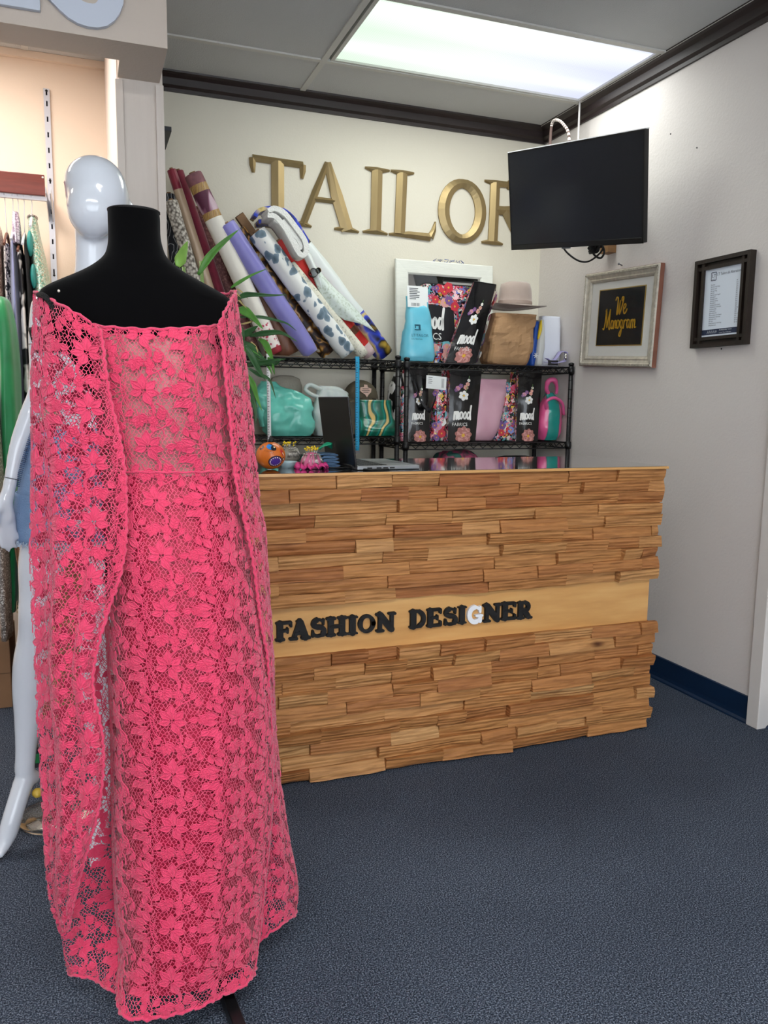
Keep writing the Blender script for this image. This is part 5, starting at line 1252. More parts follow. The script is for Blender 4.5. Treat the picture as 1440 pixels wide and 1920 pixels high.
# ================================================================== things on the counter
CT = 1.0937
lp = thing('laptop', 'open black laptop seen from behind its lid on the counter', 'laptop', (.98, 2.77, CT))
M_LID = mat('dark_grey_laptop_lid', '#0c0c0e', rough=.35, spec=.5)
M_DECK = mat('silver_grey_laptop_deck', '#8b8d90', rough=.4, metal=.6)
h0, h1 = Vector((.874, 2.625, CT+.004)), Vector((.866, 2.965, CT+.004))
ux = (h1-h0).normalized()                                   # along the hinge
dx = Vector((.236, .006, 0)).normalized()
DM = frame3(h0, dx, ux)
obj('deck', MB().box((.004, .0, -.003), (.240, .34, .011), 0, DM), M_DECK, lp, bevel=.003)
obj('keyboard_well', MB().box((.018, .02, .011), (.125, .32, .0114), 0, DM), mat('black_key_well', '#141416', rough=.6), lp)
ks = MB()
for r_ in range(6):
    for c_ in range(14): ks.box((.021+r_*.0172, .024+c_*.0212, .0112), (.021+r_*.0172+.0142, .024+c_*.0212+.0178, .0128), 0, DM)
obj('keys', ks, mat('black_keys', '#1b1b1e', rough=.5), lp, kind='stuff')
obj('trackpad', MB().box((.140, .115, .0112), (.225, .225, .0116), 0, DM), mat('trackpad_grey', '#77797c', rough=.35, metal=.5), lp)
pt = MB()
for a in (.04, .075, .10, .125): pt.box((a, -.0006, .001), (a+.018, .001, .006), 0, DM)
obj('side_ports', pt, M_BLK, lp)
ld = Vector((.842-.874, 0, 1.337-CT-.004))
LM = frame3(h0+Vector((0, 0, .009)), ux, ld)               # x along hinge, y up the lid; +z faces +X? checked below
LHh = ld.length
lid = MB().box((0, 0, -.0035), (.34, LHh, .0035), 0, LM); obj('lid', lid, M_LID, lp, bevel=.003)
nz = 1 if (LM.to_3x3() @ Vector((0, 0, 1))).x > 0 else -1
z0, z1 = (.0036, .0042) if nz > 0 else (-.0042, -.0036)
obj('screen', MB().box((.01, .012, z0), (.33, LHh-.01, z1), 0, LM), M_TVS, lp)
obj('hinge', MB().tube([tuple(LM @ Vector((.03, -.001, 0))), tuple(LM @ Vector((.31, -.001, 0)))], .006, 10), M_BLK, lp)

# painted gourd
M_GOURD = mat('orange_painted_gourd', '#d9701f', rough=.42, var=.14, vscale=9, coat=.3)
gd = thing('painted_gourd', 'orange gourd painted with a blue eye and a purple dotted ear', 'ornament', (.60, 2.735, CT))
gc = Vector((.598, 2.735, CT+.048))
def gp(az, el, k=1.0):
    """point on the gourd: az in degrees to the right of the camera-facing side, el up"""
    a, e = math.radians(az), math.radians(el)
    r = .049*(1+.035*math.cos(e)*abs(math.cos(4*a)))
    d = Vector((math.sin(a-.21)*math.cos(e), -math.cos(a-.21)*math.cos(e), math.sin(e)*.96))
    return gc+d*r*k
mb = MB()
mb.loft([[gp(360*j/40, e) for j in range(40)] for e in (-88, -75, -60, -45, -30, -15, 0, 15, 30, 45, 60, 75, 84)])
obj('gourd_body', mb, M_GOURD, gd)
st = MB().tube([(gc.x, gc.y, gc.z+.044), (gc.x+.001, gc.y, gc.z+.056), (gc.x+.006, gc.y, gc.z+.064)], [.011, .008, .009], 10)
obj('stem', st, mat('dark_painted_stem', '#1c1a17', rough=.6), gd)
def gpatch(mb, pts, m, k):
    c = [sum(p[0] for p in pts)/len(pts), sum(p[1] for p in pts)/len(pts)]
    rings = []
    for s_ in (1, .66, .33): rings.append([gp(c[0]+(p[0]-c[0])*s_, c[1]+(p[1]-c[1])*s_, k) for p in pts])
    o = len(mb.v); mb.grid(rings, True, True, m); mb.f.append(tuple(range(len(mb.v)-len(pts), len(mb.v)))); mb.sm.append(True); mb.mi.append(m)
def ell(cx, cy, rx, ry, rot=0, n=24):
    c, s = math.cos(math.radians(rot)), math.sin(math.radians(rot))
    return [(cx+rx*math.cos(2*PI*i/n)*c-ry*math.sin(2*PI*i/n)*s, cy+rx*math.cos(2*PI*i/n)*s+ry*math.sin(2*PI*i/n)*c) for i in range(n)]
pm = MB()
gpatch(pm, ell(20, -22, 31, 25, 10), 0, 1.012); gpatch(pm, ell(20, -22, 27, 21, 10), 1, 1.02)
for i in range(16):
    x, y = ell(20, -22, 23, 17, 10, 16)[i]; gpatch(pm, ell(x, y, 2.2, 2.2, 0, 8), 2, 1.03)
gpatch(pm, ell(58, -12, 8, 7), 0, 1.012); gpatch(pm, ell(58, -12, 4.5, 3.5), 2, 1.02)
gpatch(pm, ell(2, 42, 27, 15, -28), 0, 1.012); gpatch(pm, ell(-6, 42, 20, 12, -28), 3, 1.02); gpatch(pm, ell(10, 37, 9, 11, -28), 4, 1.03); gpatch(pm, ell(17, 39, 4, 4), 2, 1.04)
gpatch(pm, ell(-48, 36, 12, 9, 30), 0, 1.012); gpatch(pm, ell(-50, 37, 6, 5, 30), 5, 1.02)
for k in range(7): gpatch(pm, [(-26+k*6, 26-k*1.2), (-24+k*6, 27-k*1.2), (-29+k*6, 19-k*1.5)], 0, 1.015)
gpatch(pm, ell(52, 22, 10, 4.5, -55), 6, 1.014); gpatch(pm, ell(50, 12, 14, 5, -60), 6, 1.012); gpatch(pm, ell(56, 8, 9, 2.4, -50), 2, 1.025)
obj('painted_face', pm, [mat('black_paint', '#17141a', rough=.4), mat('purple_paint', '#4a2c86', rough=.4), mat('cream_paint', '#f2e3bd', rough=.4), mat('blue_paint', '#2f7fd0', rough=.35), mat('dark_eye_paint', '#23252c', rough=.3), M_GOURD, mat('red_paint', '#c0353a', rough=.4)], gd, fixn=False)

# pin cushions bristling with safety pins, yellow pin heads on top
M_PIN = mat('nickel_safety_pin', '#c9c5be', rough=.25, metal=.9); M_YEL = mat('yellow_pin_head', '#e8c81c', rough=.35)
def pin_cushion(label, x, y, z, cloth, ruff, s=1.0, flip=0):
    t = thing('pin_cushion', label, 'pin cushion', (x, y, z))
    mb = MB().lathe([(.0, .0), (.036*s, .002), (.040*s, .016*s), (.034*s, .036*s), (.022*s, .052*s), (.008*s, .058*s), (0, .059*s)], (x, y, z), 24); obj('cushion', mb, cloth, t)
    if ruff:
        rf = MB(); rows = [[], [], []]
        for k in range(97):
            a = 2*PI*k/96; w = .006*math.sin(12*a)
            rows[0].append((x+.036*s*math.cos(a), y+.036*s*math.sin(a), z+.012*s)); rows[1].append((x+(.050*s+w)*math.cos(a), y+(.050*s+w)*math.sin(a), z+.018*s+.006*math.cos(12*a))); rows[2].append((x+(.054*s+w*1.4)*math.cos(a), y+(.054*s+w*1.4)*math.sin(a), z+.006*s+.006*math.cos(12*a)))
        rf.grid(rows); o = obj('ruffle', rf, ruff, t); m_ = o.modifiers.new('thickness', 'SOLIDIFY'); m_.thickness = .0015
    pn = MB(); r_ = random.Random(int(x*1000)); yl = MB()
    for k in range(44):
        a = r_.uniform(0, 2*PI); a2 = a+r_.uniform(-.25, .25)
        p = Vector((x+.027*s*math.cos(a), y+.027*s*math.sin(a), z+.052*s)); q = Vector((x+.043*s*math.cos(a2), y+.043*s*math.sin(a2), z+.018*s))
        pn.tube([p, q], .0007, 5); pn.tube([p+Vector((.002, .001, 0)), q+Vector((.003, .001, 0))], .0007, 5); pn.ellipsoid(p, (.0022, .0022, .0022), 6, 4)
    for k in range(26):
        a = r_.uniform(0, 2*PI); rr = .028*s*math.sqrt(r_.random())
        hz = z+.064*s+r_.uniform(0, .010)+.004*math.sin(a*2)
        pn.tube([(x+rr*.7*math.cos(a), y+rr*.7*math.sin(a), z+.045*s), (x+rr*math.cos(a), y+rr*math.sin(a), hz)], .0005, 5)
        yl.ellipsoid((x+rr*math.cos(a), y+rr*math.sin(a), hz), (.0033, .0033, .0033), 8, 6)
    obj('safety_pins', pn, M_PIN, t, kind='stuff'); obj('pin_heads', yl, M_YEL, t, kind='stuff')
    return t
pin_cushion('pink pin cushion with a magenta ruffle, bristling with safety pins', .742, 2.73, CT, mat('pink_satin_cushion', '#c9688e', rough=.6), mat('magenta_ruffle', '#d13a80', rough=.5), 1.0)
pin_cushion('grey pin cushion with yellow pin heads, behind the gourd', .712, 2.93, CT+.012, mat('grey_felt_cushion', '#8e8a80', rough=.8), None, .95)
tag(move_origin(obj('box_under_cushion', MB().box((.655, 2.885, CT), (.77, 2.985, CT+.0115)), mat('black_card_box', '#151517', rough=.7), bevel=.002), (.71, 2.93, CT)), 'flat black box under the grey pin cushion', 'box')
# folded denim and a green scrap beside the laptop
dn = thing('folded_denim', 'small stack of folded blue denim between the pink cushion and laptop', 'fabric', (.82, 2.79, CT))
M_DEN = mat('blue_denim', '#4c6a8a', rough=.85, var=.3, vscale=40)
for k in range(4):
    pth = crom([(.772, CT+.0075+k*.0125), (.79, CT+.012+k*.0125), (.83, CT+.0115+k*.0125), (.852-.003*k, CT+.009+k*.0125), (.83, CT+.0055+k*.0125), (.79, CT+.0045+k*.0125)], 20)
    obj('fold', ribbon_solid(MB(), [tuple(p) for p in pth], 2.74, 2.84, .0022), M_DEN, dn)
drape('crumpled emerald ribbon scrap on the denim beside the laptop', 'ribbon_scrap', [[(.775, 2.77, CT+.064), (.80, 2.775, CT+.075), (.825, 2.77, CT+.082)], [(.79, 2.80, CT+.068), (.815, 2.80, CT+.088), (.84, 2.80, CT+.086)], [(.80, 2.83, CT+.058), (.82, 2.83, CT+.074), (.85, 2.84, CT+.062)]], mat('emerald_ribbon', '#1f9a72', rough=.4), 'ribbon')
tag(move_origin(obj('thread_spool_dish', MB().lathe([(0, 0), (.03, 0), (.034, .018), (.036, .022), (.031, .02), (.027, .004), (0, .004)], (.672, 2.80, CT), 24), mat('pale_blue_dish', '#a9c1c9', rough=.3)), (.672, 2.80, CT)), 'small pale blue dish beside the gourd', 'dish')
cable('charger_cable', 'black charger cable snaking on the counter between cushion and laptop', [(.80, 2.715, CT+.004), (.84, 2.70, CT+.004), (.872, 2.70, CT+.004), (.91, 2.66-.045, CT+.004), (.99, 2.612, CT+.004)], .0028)

# potted plant behind the gown
M_LEAF = mat('fresh_green_leaf', '#4f8a34', rough=.38, var=.3, vscale=25, spec=.5)
M_LEAFD = mat('deep_green_leaf', '#2f5c30', rough=.4, var=.3, vscale=25, spec=.5)
M_LEAFP = mat('pale_green_leaf', '#86b552', rough=.4, var=.2, vscale=25, spec=.5)
M_DRY = mat('dry_leaf', '#b9a56c', rough=.7, var=.3, vscale=30)
pl_ = thing('potted_plant', 'green strappy leaved plant on the counter behind the pink gown', 'plant', (.405, 2.88, CT))
obj('pot', MB().lathe([(0, 0), (.052, 0), (.058, .01), (.066, .11), (.070, .118), (.066, .122), (.060, .11), (0, .105)], (.405, 2.88, CT), 28), mat('white_glazed_pot', '#d9d6cf', rough=.3), pl_)
obj('soil', MB().lathe([(0, .107), (.059, .106)], (.405, 2.88, CT), 20, caps=False), mat('dark_soil', '#2a2018', rough=.95), pl_)
stems = [[(.40, 2.88, CT+.1), (.41, 2.88, 1.45), (.40, 2.88, 1.62), (.392, 2.88, 1.80)], [(.415, 2.89, CT+.1), (.43, 2.87, 1.35), (.445, 2.86, 1.50), (.455, 2.86, 1.60)], [(.39, 2.87, CT+.1), (.42, 2.86, 1.3), (.455, 2.85, 1.40)], [(.38, 2.9, CT+.1), (.36, 2.9, 1.5), (.335, 2.9, 1.78)]]
for s_ in stems: obj('stem', MB().tube([tuple(p) for p in crom([np.array(q) for q in s_], 20)], .006, 8), mat('cane_stem', '#7d9a55', rough=.5), pl_)
LEAVES = [([(0.306,2.808,1.766),(0.319,2.788,1.803),(0.335,2.768,1.843)],0.0206,'P'),([(0.373,2.816,1.745),(0.41,2.796,1.805),(0.454,2.776,1.851),(0.501,2.756,1.891)],0.0134,'L'),([(0.483,2.824,1.71),(0.512,2.804,1.73),(0.552,2.784,1.753),(0.598,2.764,1.773)],0.0062,'L'),([(0.501,2.832,1.671),(0.525,2.812,1.686),(0.553,2.792,1.688),(0.606,2.772,1.686),(0.665,2.752,1.689)],0.0093,'D'),([(0.505,2.84,1.642),(0.531,2.82,1.634),(0.559,2.8,1.607),(0.585,2.78,1.572)],0.0156,'L'),([(0.518,2.848,1.616),(0.582,2.828,1.618),(0.634,2.808,1.608),(0.67,2.788,1.596),(0.699,2.768,1.571)],0.0052,'D'),([(0.552,2.856,1.554),(0.591,2.836,1.562),(0.636,2.816,1.567),(0.664,2.796,1.56),(0.706,2.776,1.533)],0.0105,'D'),([(0.533,2.864,1.534),(0.562,2.844,1.509),(0.583,2.824,1.482),(0.614,2.804,1.457)],0.0136,'D'),([(0.586,2.872,1.547),(0.605,2.852,1.531),(0.616,2.832,1.5),(0.621,2.812,1.475),(0.624,2.792,1.429)],0.0116,'L'),([(0.554,2.808,1.455),(0.588,2.788,1.46),(0.619,2.768,1.468),(0.658,2.748,1.473)],0.0093,'D'),([(0.507,2.816,1.584),(0.515,2.796,1.554),(0.518,2.776,1.523)],0.0103,'D'),([(0.526,2.824,1.551),(0.544,2.804,1.567),(0.568,2.784,1.584)],0.0134,'D'),([(0.494,2.832,1.706),(0.503,2.812,1.689),(0.511,2.792,1.676)],0.0031,'Y'),([(0.5,2.84,1.693),(0.514,2.82,1.665),(0.532,2.8,1.642)],0.0031,'Y'),([(0.507,2.848,1.713),(0.523,2.828,1.697),(0.539,2.808,1.674)],0.0021,'Y'),([(0.522,2.856,1.593),(0.551,2.836,1.6),(0.57,2.816,1.611)],0.0031,'Y'),([(0.558,2.864,1.535),(0.572,2.844,1.515),(0.575,2.824,1.494)],0.0031,'Y'),([(0.537,2.872,1.53),(0.538,2.852,1.504),(0.53,2.832,1.498)],0.0063,'L'),([(0.528,2.808,1.518),(0.551,2.788,1.472),(0.567,2.768,1.431),(0.584,2.748,1.4)],0.0134,'D'),([(0.538,2.816,1.441),(0.571,2.796,1.419),(0.604,2.776,1.401),(0.622,2.756,1.337)],0.0072,'D'),([(0.534,2.824,1.423),(0.553,2.804,1.382),(0.561,2.784,1.341),(0.575,2.764,1.295)],0.0103,'L'),([(0.531,2.832,1.4),(0.543,2.812,1.359),(0.555,2.792,1.313),(0.555,2.772,1.249)],0.0114,'D'),([(0.538,2.84,1.451),(0.571,2.82,1.461),(0.628,2.8,1.457),(0.645,2.78,1.47)],0.0104,'D'),([(0.529,2.848,1.387),(0.548,2.828,1.35),(0.57,2.808,1.304)],0.0063,'Y'),([(0.527,2.856,1.507),(0.565,2.836,1.489),(0.603,2.816,1.457),(0.618,2.796,1.42)],0.0094,'L'),([(0.541,2.864,1.368),(0.546,2.844,1.326),(0.547,2.824,1.275)],0.0094,'D'),([(0.62,2.872,1.483),(0.63,2.852,1.459),(0.635,2.832,1.421)],0.0084,'L')]
LM_ = {'L': M_LEAF, 'D': M_LEAFD, 'P': M_LEAFP, 'Y': M_DRY}
for pts, hw_, k in LEAVES:
    P = crom([np.array(p) for p in pts], 18); rows = []
    vd = Vector((.2, 1, 0)).normalized()
    for i, p in enumerate(P):
        u = i/17; t = Vector(P[min(i+1, 17)]-P[max(i-1, 0)]).normalized(); sd = t.cross(vd).normalized()
        sd = (sd+vd*.35*math.sin(u*5+hw_*900)).normalized()
        w = hw_*(min(1, .35+u*2.6))*(1-max(0, u-.35)/.65)**.8+.0003
        c = Vector(p)
        rows.append([c-sd*w, c-sd*w*.5+vd*w*.16, c+vd*w*.32, c+sd*w*.5+vd*w*.16, c+sd*w])
    mb = MB(); mb.grid(rows); o = obj('leaf', mb, LM_[k], pl_); s = o.modifiers.new('thickness', 'SOLIDIFY'); s.thickness = .0006
# ================================================================== the pink lace gown on its dress form
GOWN = [[(0.019,1.735,1.47),(0.0333,1.691,1.4664),(0.0667,1.6549,1.4637),(0.1029,1.6388,1.4632),(0.1401,1.635,1.4642),(0.1785,1.6388,1.467),(0.2194,1.6549,1.4725),(0.2622,1.691,1.4812),(0.2859,1.735,1.4881)],[(0.0193,1.735,1.422),(0.0336,1.6844,1.4193),(0.067,1.6429,1.4174),(0.1031,1.6244,1.4171),(0.1401,1.62,1.4179),(0.1786,1.6244,1.4199),(0.2199,1.6429,1.4239),(0.2636,1.6844,1.4301),(0.2885,1.735,1.4352)],[(0.0225,1.735,1.3374),(0.0366,1.68,1.3369),(0.0698,1.6348,1.3364),(0.1058,1.6148,1.3363),(0.1427,1.61,1.3366),(0.1812,1.6148,1.3376),(0.2227,1.6348,1.3394),(0.267,1.68,1.342),(0.2929,1.735,1.3437)],[(0.0276,1.73,1.2517),(0.0416,1.6816,1.2529),(0.0747,1.6419,1.2529),(0.1107,1.6242,1.2525),(0.1476,1.62,1.2521),(0.186,1.6242,1.2521),(0.2271,1.6419,1.2523),(0.2706,1.6816,1.2521),(0.2954,1.73,1.2508)],[(0.0334,1.725,1.1815),(0.0476,1.6832,1.1836),(0.0814,1.6489,1.1837),(0.1182,1.6336,1.183),(0.1561,1.63,1.1821),(0.1954,1.6336,1.1815),(0.2372,1.6489,1.1808),(0.2808,1.6832,1.1792),(0.305,1.725,1.1765)],[(0.0372,1.725,1.1101),(0.0515,1.6766,1.1143),(0.0856,1.6369,1.1155),(0.1229,1.6192,1.1148),(0.1613,1.615,1.1134),(0.2012,1.6192,1.1121),(0.2441,1.6369,1.1101),(0.2896,1.6766,1.1062),(0.3156,1.725,1.1007)],[(0.0357,1.725,0.9987),(0.0508,1.6656,1.0072),(0.0868,1.6168,1.011),(0.126,1.5951,1.0106),(0.1666,1.59,1.0084),(0.2091,1.5951,1.0057),(0.2553,1.6168,1.0011),(0.3055,1.6656,0.9925),(0.3355,1.725,0.9815)],[(0.0304,1.725,0.8685),(0.0467,1.659,0.8822),(0.085,1.6048,0.8889),(0.1267,1.5807,0.8889),(0.17,1.575,0.8856),(0.2155,1.5807,0.8811),(0.2652,1.6048,0.8732),(0.3199,1.659,0.8587),(0.3533,1.725,0.841)],[(0.0289,1.725,0.7236),(0.0459,1.6546,0.7431),(0.0858,1.5968,0.7533),(0.1292,1.5711,0.7537),(0.1743,1.565,0.7494),(0.2218,1.5711,0.7432),(0.2741,1.5968,0.7331),(0.332,1.6546,0.7144),(0.3679,1.725,0.6905)],[(0.0271,1.72,0.5715),(0.0443,1.6474,0.5969),(0.0848,1.5878,0.6101),(0.1287,1.5613,0.6107),(0.1744,1.555,0.605),(0.2226,1.5613,0.5974),(0.2758,1.5878,0.5854),(0.3349,1.6474,0.5628),(0.3718,1.72,0.5329)],[(0.0252,1.715,0.4166),(0.0423,1.6424,0.4472),(0.0823,1.5828,0.463),(0.1257,1.5563,0.4636),(0.1709,1.55,0.4567),(0.2185,1.5563,0.4483),(0.271,1.5828,0.4365),(0.3295,1.6424,0.4137),(0.366,1.715,0.3805)],[(0.0244,1.705,0.2616),(0.0408,1.6368,0.2946),(0.0791,1.5808,0.3106),(0.1208,1.5559,0.3102),(0.1641,1.55,0.302),(0.2097,1.5559,0.2947),(0.2598,1.5808,0.2882),(0.3151,1.6368,0.2741),(0.3491,1.705,0.2442)],[(0.0286,1.69,0.1322),(0.0438,1.6262,0.1673),(0.0799,1.5738,0.1845),(0.1191,1.5505,0.1842),(0.1598,1.545,0.1755),(0.2027,1.5505,0.1685),(0.2497,1.5738,0.1641),(0.3013,1.6262,0.1532),(0.3325,1.69,0.1241)],[(0.022,1.615,0.085),(0.033,1.573,0.078),(0.075,1.556,0.076),(0.115,1.552,0.076),(0.16,1.553,0.075),(0.205,1.558,0.074),(0.245,1.568,0.074),(0.286,1.59,0.072),(0.312,1.645,0.068)]]
CAPE_L = [[(0.0309,1.625,1.4588),(0.0085,1.6114,1.4742),(-0.0135,1.6154,1.4874),(-0.0356,1.6316,1.5008),(-0.0586,1.667,1.5158),(-0.0745,1.7049,1.5272),(-0.0838,1.735,1.5345)],[(0.0347,1.62,1.4361),(0.0107,1.6056,1.442),(-0.0128,1.6081,1.4489),(-0.0364,1.6222,1.4567),(-0.0607,1.655,1.466),(-0.0775,1.691,1.4735),(-0.0873,1.72,1.4784)],[(0.0419,1.615,1.3412),(0.0146,1.6002,1.3438),(-0.012,1.6019,1.3465),(-0.0386,1.615,1.3493),(-0.066,1.6465,1.3524),(-0.0849,1.6816,1.3546),(-0.0959,1.71,1.356)],[(0.0591,1.62,1.2393),(0.0272,1.6049,1.2417),(-0.0037,1.6058,1.2433),(-0.0344,1.6177,1.2443),(-0.0658,1.648,1.2443),(-0.0874,1.6821,1.2435),(-0.0998,1.71,1.2427)],[(0.0644,1.62,1.1589),(0.0307,1.6049,1.1583),(-0.0019,1.6058,1.156),(-0.0344,1.6177,1.1525),(-0.0676,1.648,1.147),(-0.0903,1.6821,1.1418),(-0.1034,1.71,1.1379)],[(0.0608,1.61,1.0529),(0.0273,1.5956,1.0566),(-0.0051,1.5981,1.0574),(-0.0374,1.6122,1.0562),(-0.0706,1.645,1.0518),(-0.0934,1.681,1.0465),(-0.1066,1.71,1.0421)],[(0.0477,1.6,0.9904),(0.0172,1.5864,0.9932),(-0.0125,1.5904,0.9922),(-0.0423,1.6066,0.9886),(-0.0732,1.642,0.981),(-0.0946,1.6799,0.9728),(-0.107,1.71,0.9664)],[(0.0261,1.6,0.9286),(0.0001,1.5864,0.9301),(-0.0255,1.5904,0.9272),(-0.0514,1.6066,0.9212),(-0.0784,1.642,0.9103),(-0.0972,1.6799,0.8993),(-0.1082,1.71,0.8909)],[(0.0019,1.6,0.8457),(-0.0187,1.5864,0.8476),(-0.0392,1.5904,0.8442),(-0.0602,1.6066,0.8371),(-0.0823,1.642,0.8241),(-0.0979,1.6799,0.8109),(-0.1071,1.71,0.8008)],[(-0.0065,1.6,0.7714),(-0.0252,1.5864,0.7751),(-0.0439,1.5904,0.7727),(-0.063,1.6066,0.766),(-0.0833,1.642,0.7525),(-0.0977,1.6799,0.7385),(-0.1063,1.71,0.7275)],[(0.008,1.6,0.6768),(-0.0138,1.5864,0.6821),(-0.0354,1.5904,0.6802),(-0.0574,1.6066,0.6733),(-0.0805,1.642,0.6585),(-0.0967,1.6799,0.6428),(-0.1063,1.71,0.6304)],[(0.0085,1.6,0.6046),(-0.0136,1.5864,0.6098),(-0.0356,1.5904,0.607),(-0.0579,1.6066,0.5987),(-0.0814,1.642,0.5815),(-0.0979,1.6799,0.5636),(-0.1077,1.71,0.5495)],[(-0.0044,1.6,0.5169),(-0.0236,1.5864,0.5217),(-0.0428,1.5904,0.5174),(-0.0624,1.6066,0.5069),(-0.0832,1.642,0.4866),(-0.098,1.6799,0.4656),(-0.1068,1.71,0.4493)],[(-0.0306,1.61,0.4254),(-0.044,1.5956,0.4316),(-0.0578,1.5981,0.4284),(-0.072,1.6122,0.4186),(-0.0875,1.645,0.3982),(-0.0986,1.681,0.3765),(-0.1053,1.71,0.3594)],[(-0.0545,1.63,0.3256),(-0.0625,1.6273,0.3267),(-0.0709,1.6345,0.3217),(-0.0797,1.6485,0.3124),(-0.089,1.672,0.2974),(-0.0956,1.694,0.2833),(-0.0995,1.71,0.2733)],[(-0.0727,1.66,0.233),(-0.0737,1.6542,0.2363),(-0.075,1.6552,0.2353),(-0.0766,1.6609,0.2311),(-0.0784,1.674,0.222),(-0.0799,1.6884,0.2122),(-0.0809,1.7,0.2043)]]
CAPE_B = [[(-0.0825,1.735,1.5204),(-0.0525,1.77,1.5204),(-0.0025,1.8,1.5204),(0.0475,1.82,1.5204),(0.0975,1.835,1.5204),(0.1575,1.835,1.5204)],[(-0.0873,1.72,1.4784),(-0.0573,1.7549,1.4784),(-0.0073,1.7849,1.4784),(0.0427,1.8048,1.4784),(0.0927,1.8198,1.4784),(0.1527,1.8198,1.4784)],[(-0.0959,1.71,1.356),(-0.0659,1.7447,1.356),(-0.0159,1.7744,1.356),(0.0341,1.7943,1.356),(0.0841,1.8091,1.356),(0.1441,1.8091,1.356)],[(-0.0998,1.71,1.2427),(-0.0698,1.7443,1.2427),(-0.0198,1.7737,1.2427),(0.0302,1.7934,1.2427),(0.0802,1.8081,1.2427),(0.1402,1.8081,1.2427)],[(-0.1034,1.71,1.1379),(-0.0734,1.7438,1.1379),(-0.0234,1.7728,1.1379),(0.0266,1.7921,1.1379),(0.0766,1.8066,1.1379),(0.1366,1.8066,1.1379)],[(-0.1066,1.71,1.0421),(-0.0766,1.7431,1.0421),(-0.0266,1.7715,1.0421),(0.0234,1.7904,1.0421),(0.0734,1.8046,1.0421),(0.1334,1.8046,1.0421)],[(-0.107,1.71,0.9664),(-0.077,1.7423,0.9664),(-0.027,1.77,0.9664),(0.023,1.7884,0.9664),(0.073,1.8023,0.9664),(0.133,1.8023,0.9664)],[(-0.1082,1.71,0.8909),(-0.0782,1.7413,0.8909),(-0.0282,1.7682,0.8909),(0.0218,1.7861,0.8909),(0.0718,1.7995,0.8909),(0.1318,1.7995,0.8909)],[(-0.1071,1.71,0.8008),(-0.0771,1.7402,0.8008),(-0.0271,1.7661,0.8008),(0.0229,1.7833,0.8008),(0.0729,1.7962,0.8008),(0.1329,1.7962,0.8008)],[(-0.1063,1.71,0.7275),(-0.0763,1.7389,0.7275),(-0.0263,1.7637,0.7275),(0.0237,1.7802,0.7275),(0.0737,1.7926,0.7275),(0.1337,1.7926,0.7275)],[(-0.1063,1.71,0.6304),(-0.0763,1.7375,0.6304),(-0.0263,1.761,0.6304),(0.0237,1.7767,0.6304),(0.0737,1.7885,0.6304),(0.1337,1.7885,0.6304)],[(-0.1077,1.71,0.5495),(-0.0777,1.7359,0.5495),(-0.0277,1.7581,0.5495),(0.0223,1.7729,0.5495),(0.0723,1.784,0.5495),(0.1323,1.784,0.5495)],[(-0.1068,1.71,0.4493),(-0.0768,1.7342,0.4493),(-0.0268,1.7549,0.4493),(0.0232,1.7687,0.4493),(0.0732,1.7791,0.4493),(0.1332,1.7791,0.4493)],[(-0.1053,1.71,0.3594),(-0.0753,1.7323,0.3594),(-0.0253,1.7514,0.3594),(0.0247,1.7641,0.3594),(0.0747,1.7737,0.3594),(0.1347,1.7737,0.3594)],[(-0.0995,1.71,0.2733),(-0.0695,1.7303,0.2733),(-0.0195,1.7476,0.2733),(0.0305,1.7592,0.2733),(0.0805,1.7679,0.2733),(0.1405,1.7679,0.2733)],[(-0.0903,1.72,0.1931),(-0.0603,1.7381,0.1931),(-0.0103,1.7536,0.1931),(0.0397,1.7639,0.1931),(0.0897,1.7717,0.1931),(0.1497,1.7717,0.1931)],[(-0.08,1.775,0.06),(-0.062,1.742,0.068),(-0.025,1.712,0.068),(0.012,1.66,0.072),(0.03,1.665,0.072),(0.08,1.675,0.072)]]
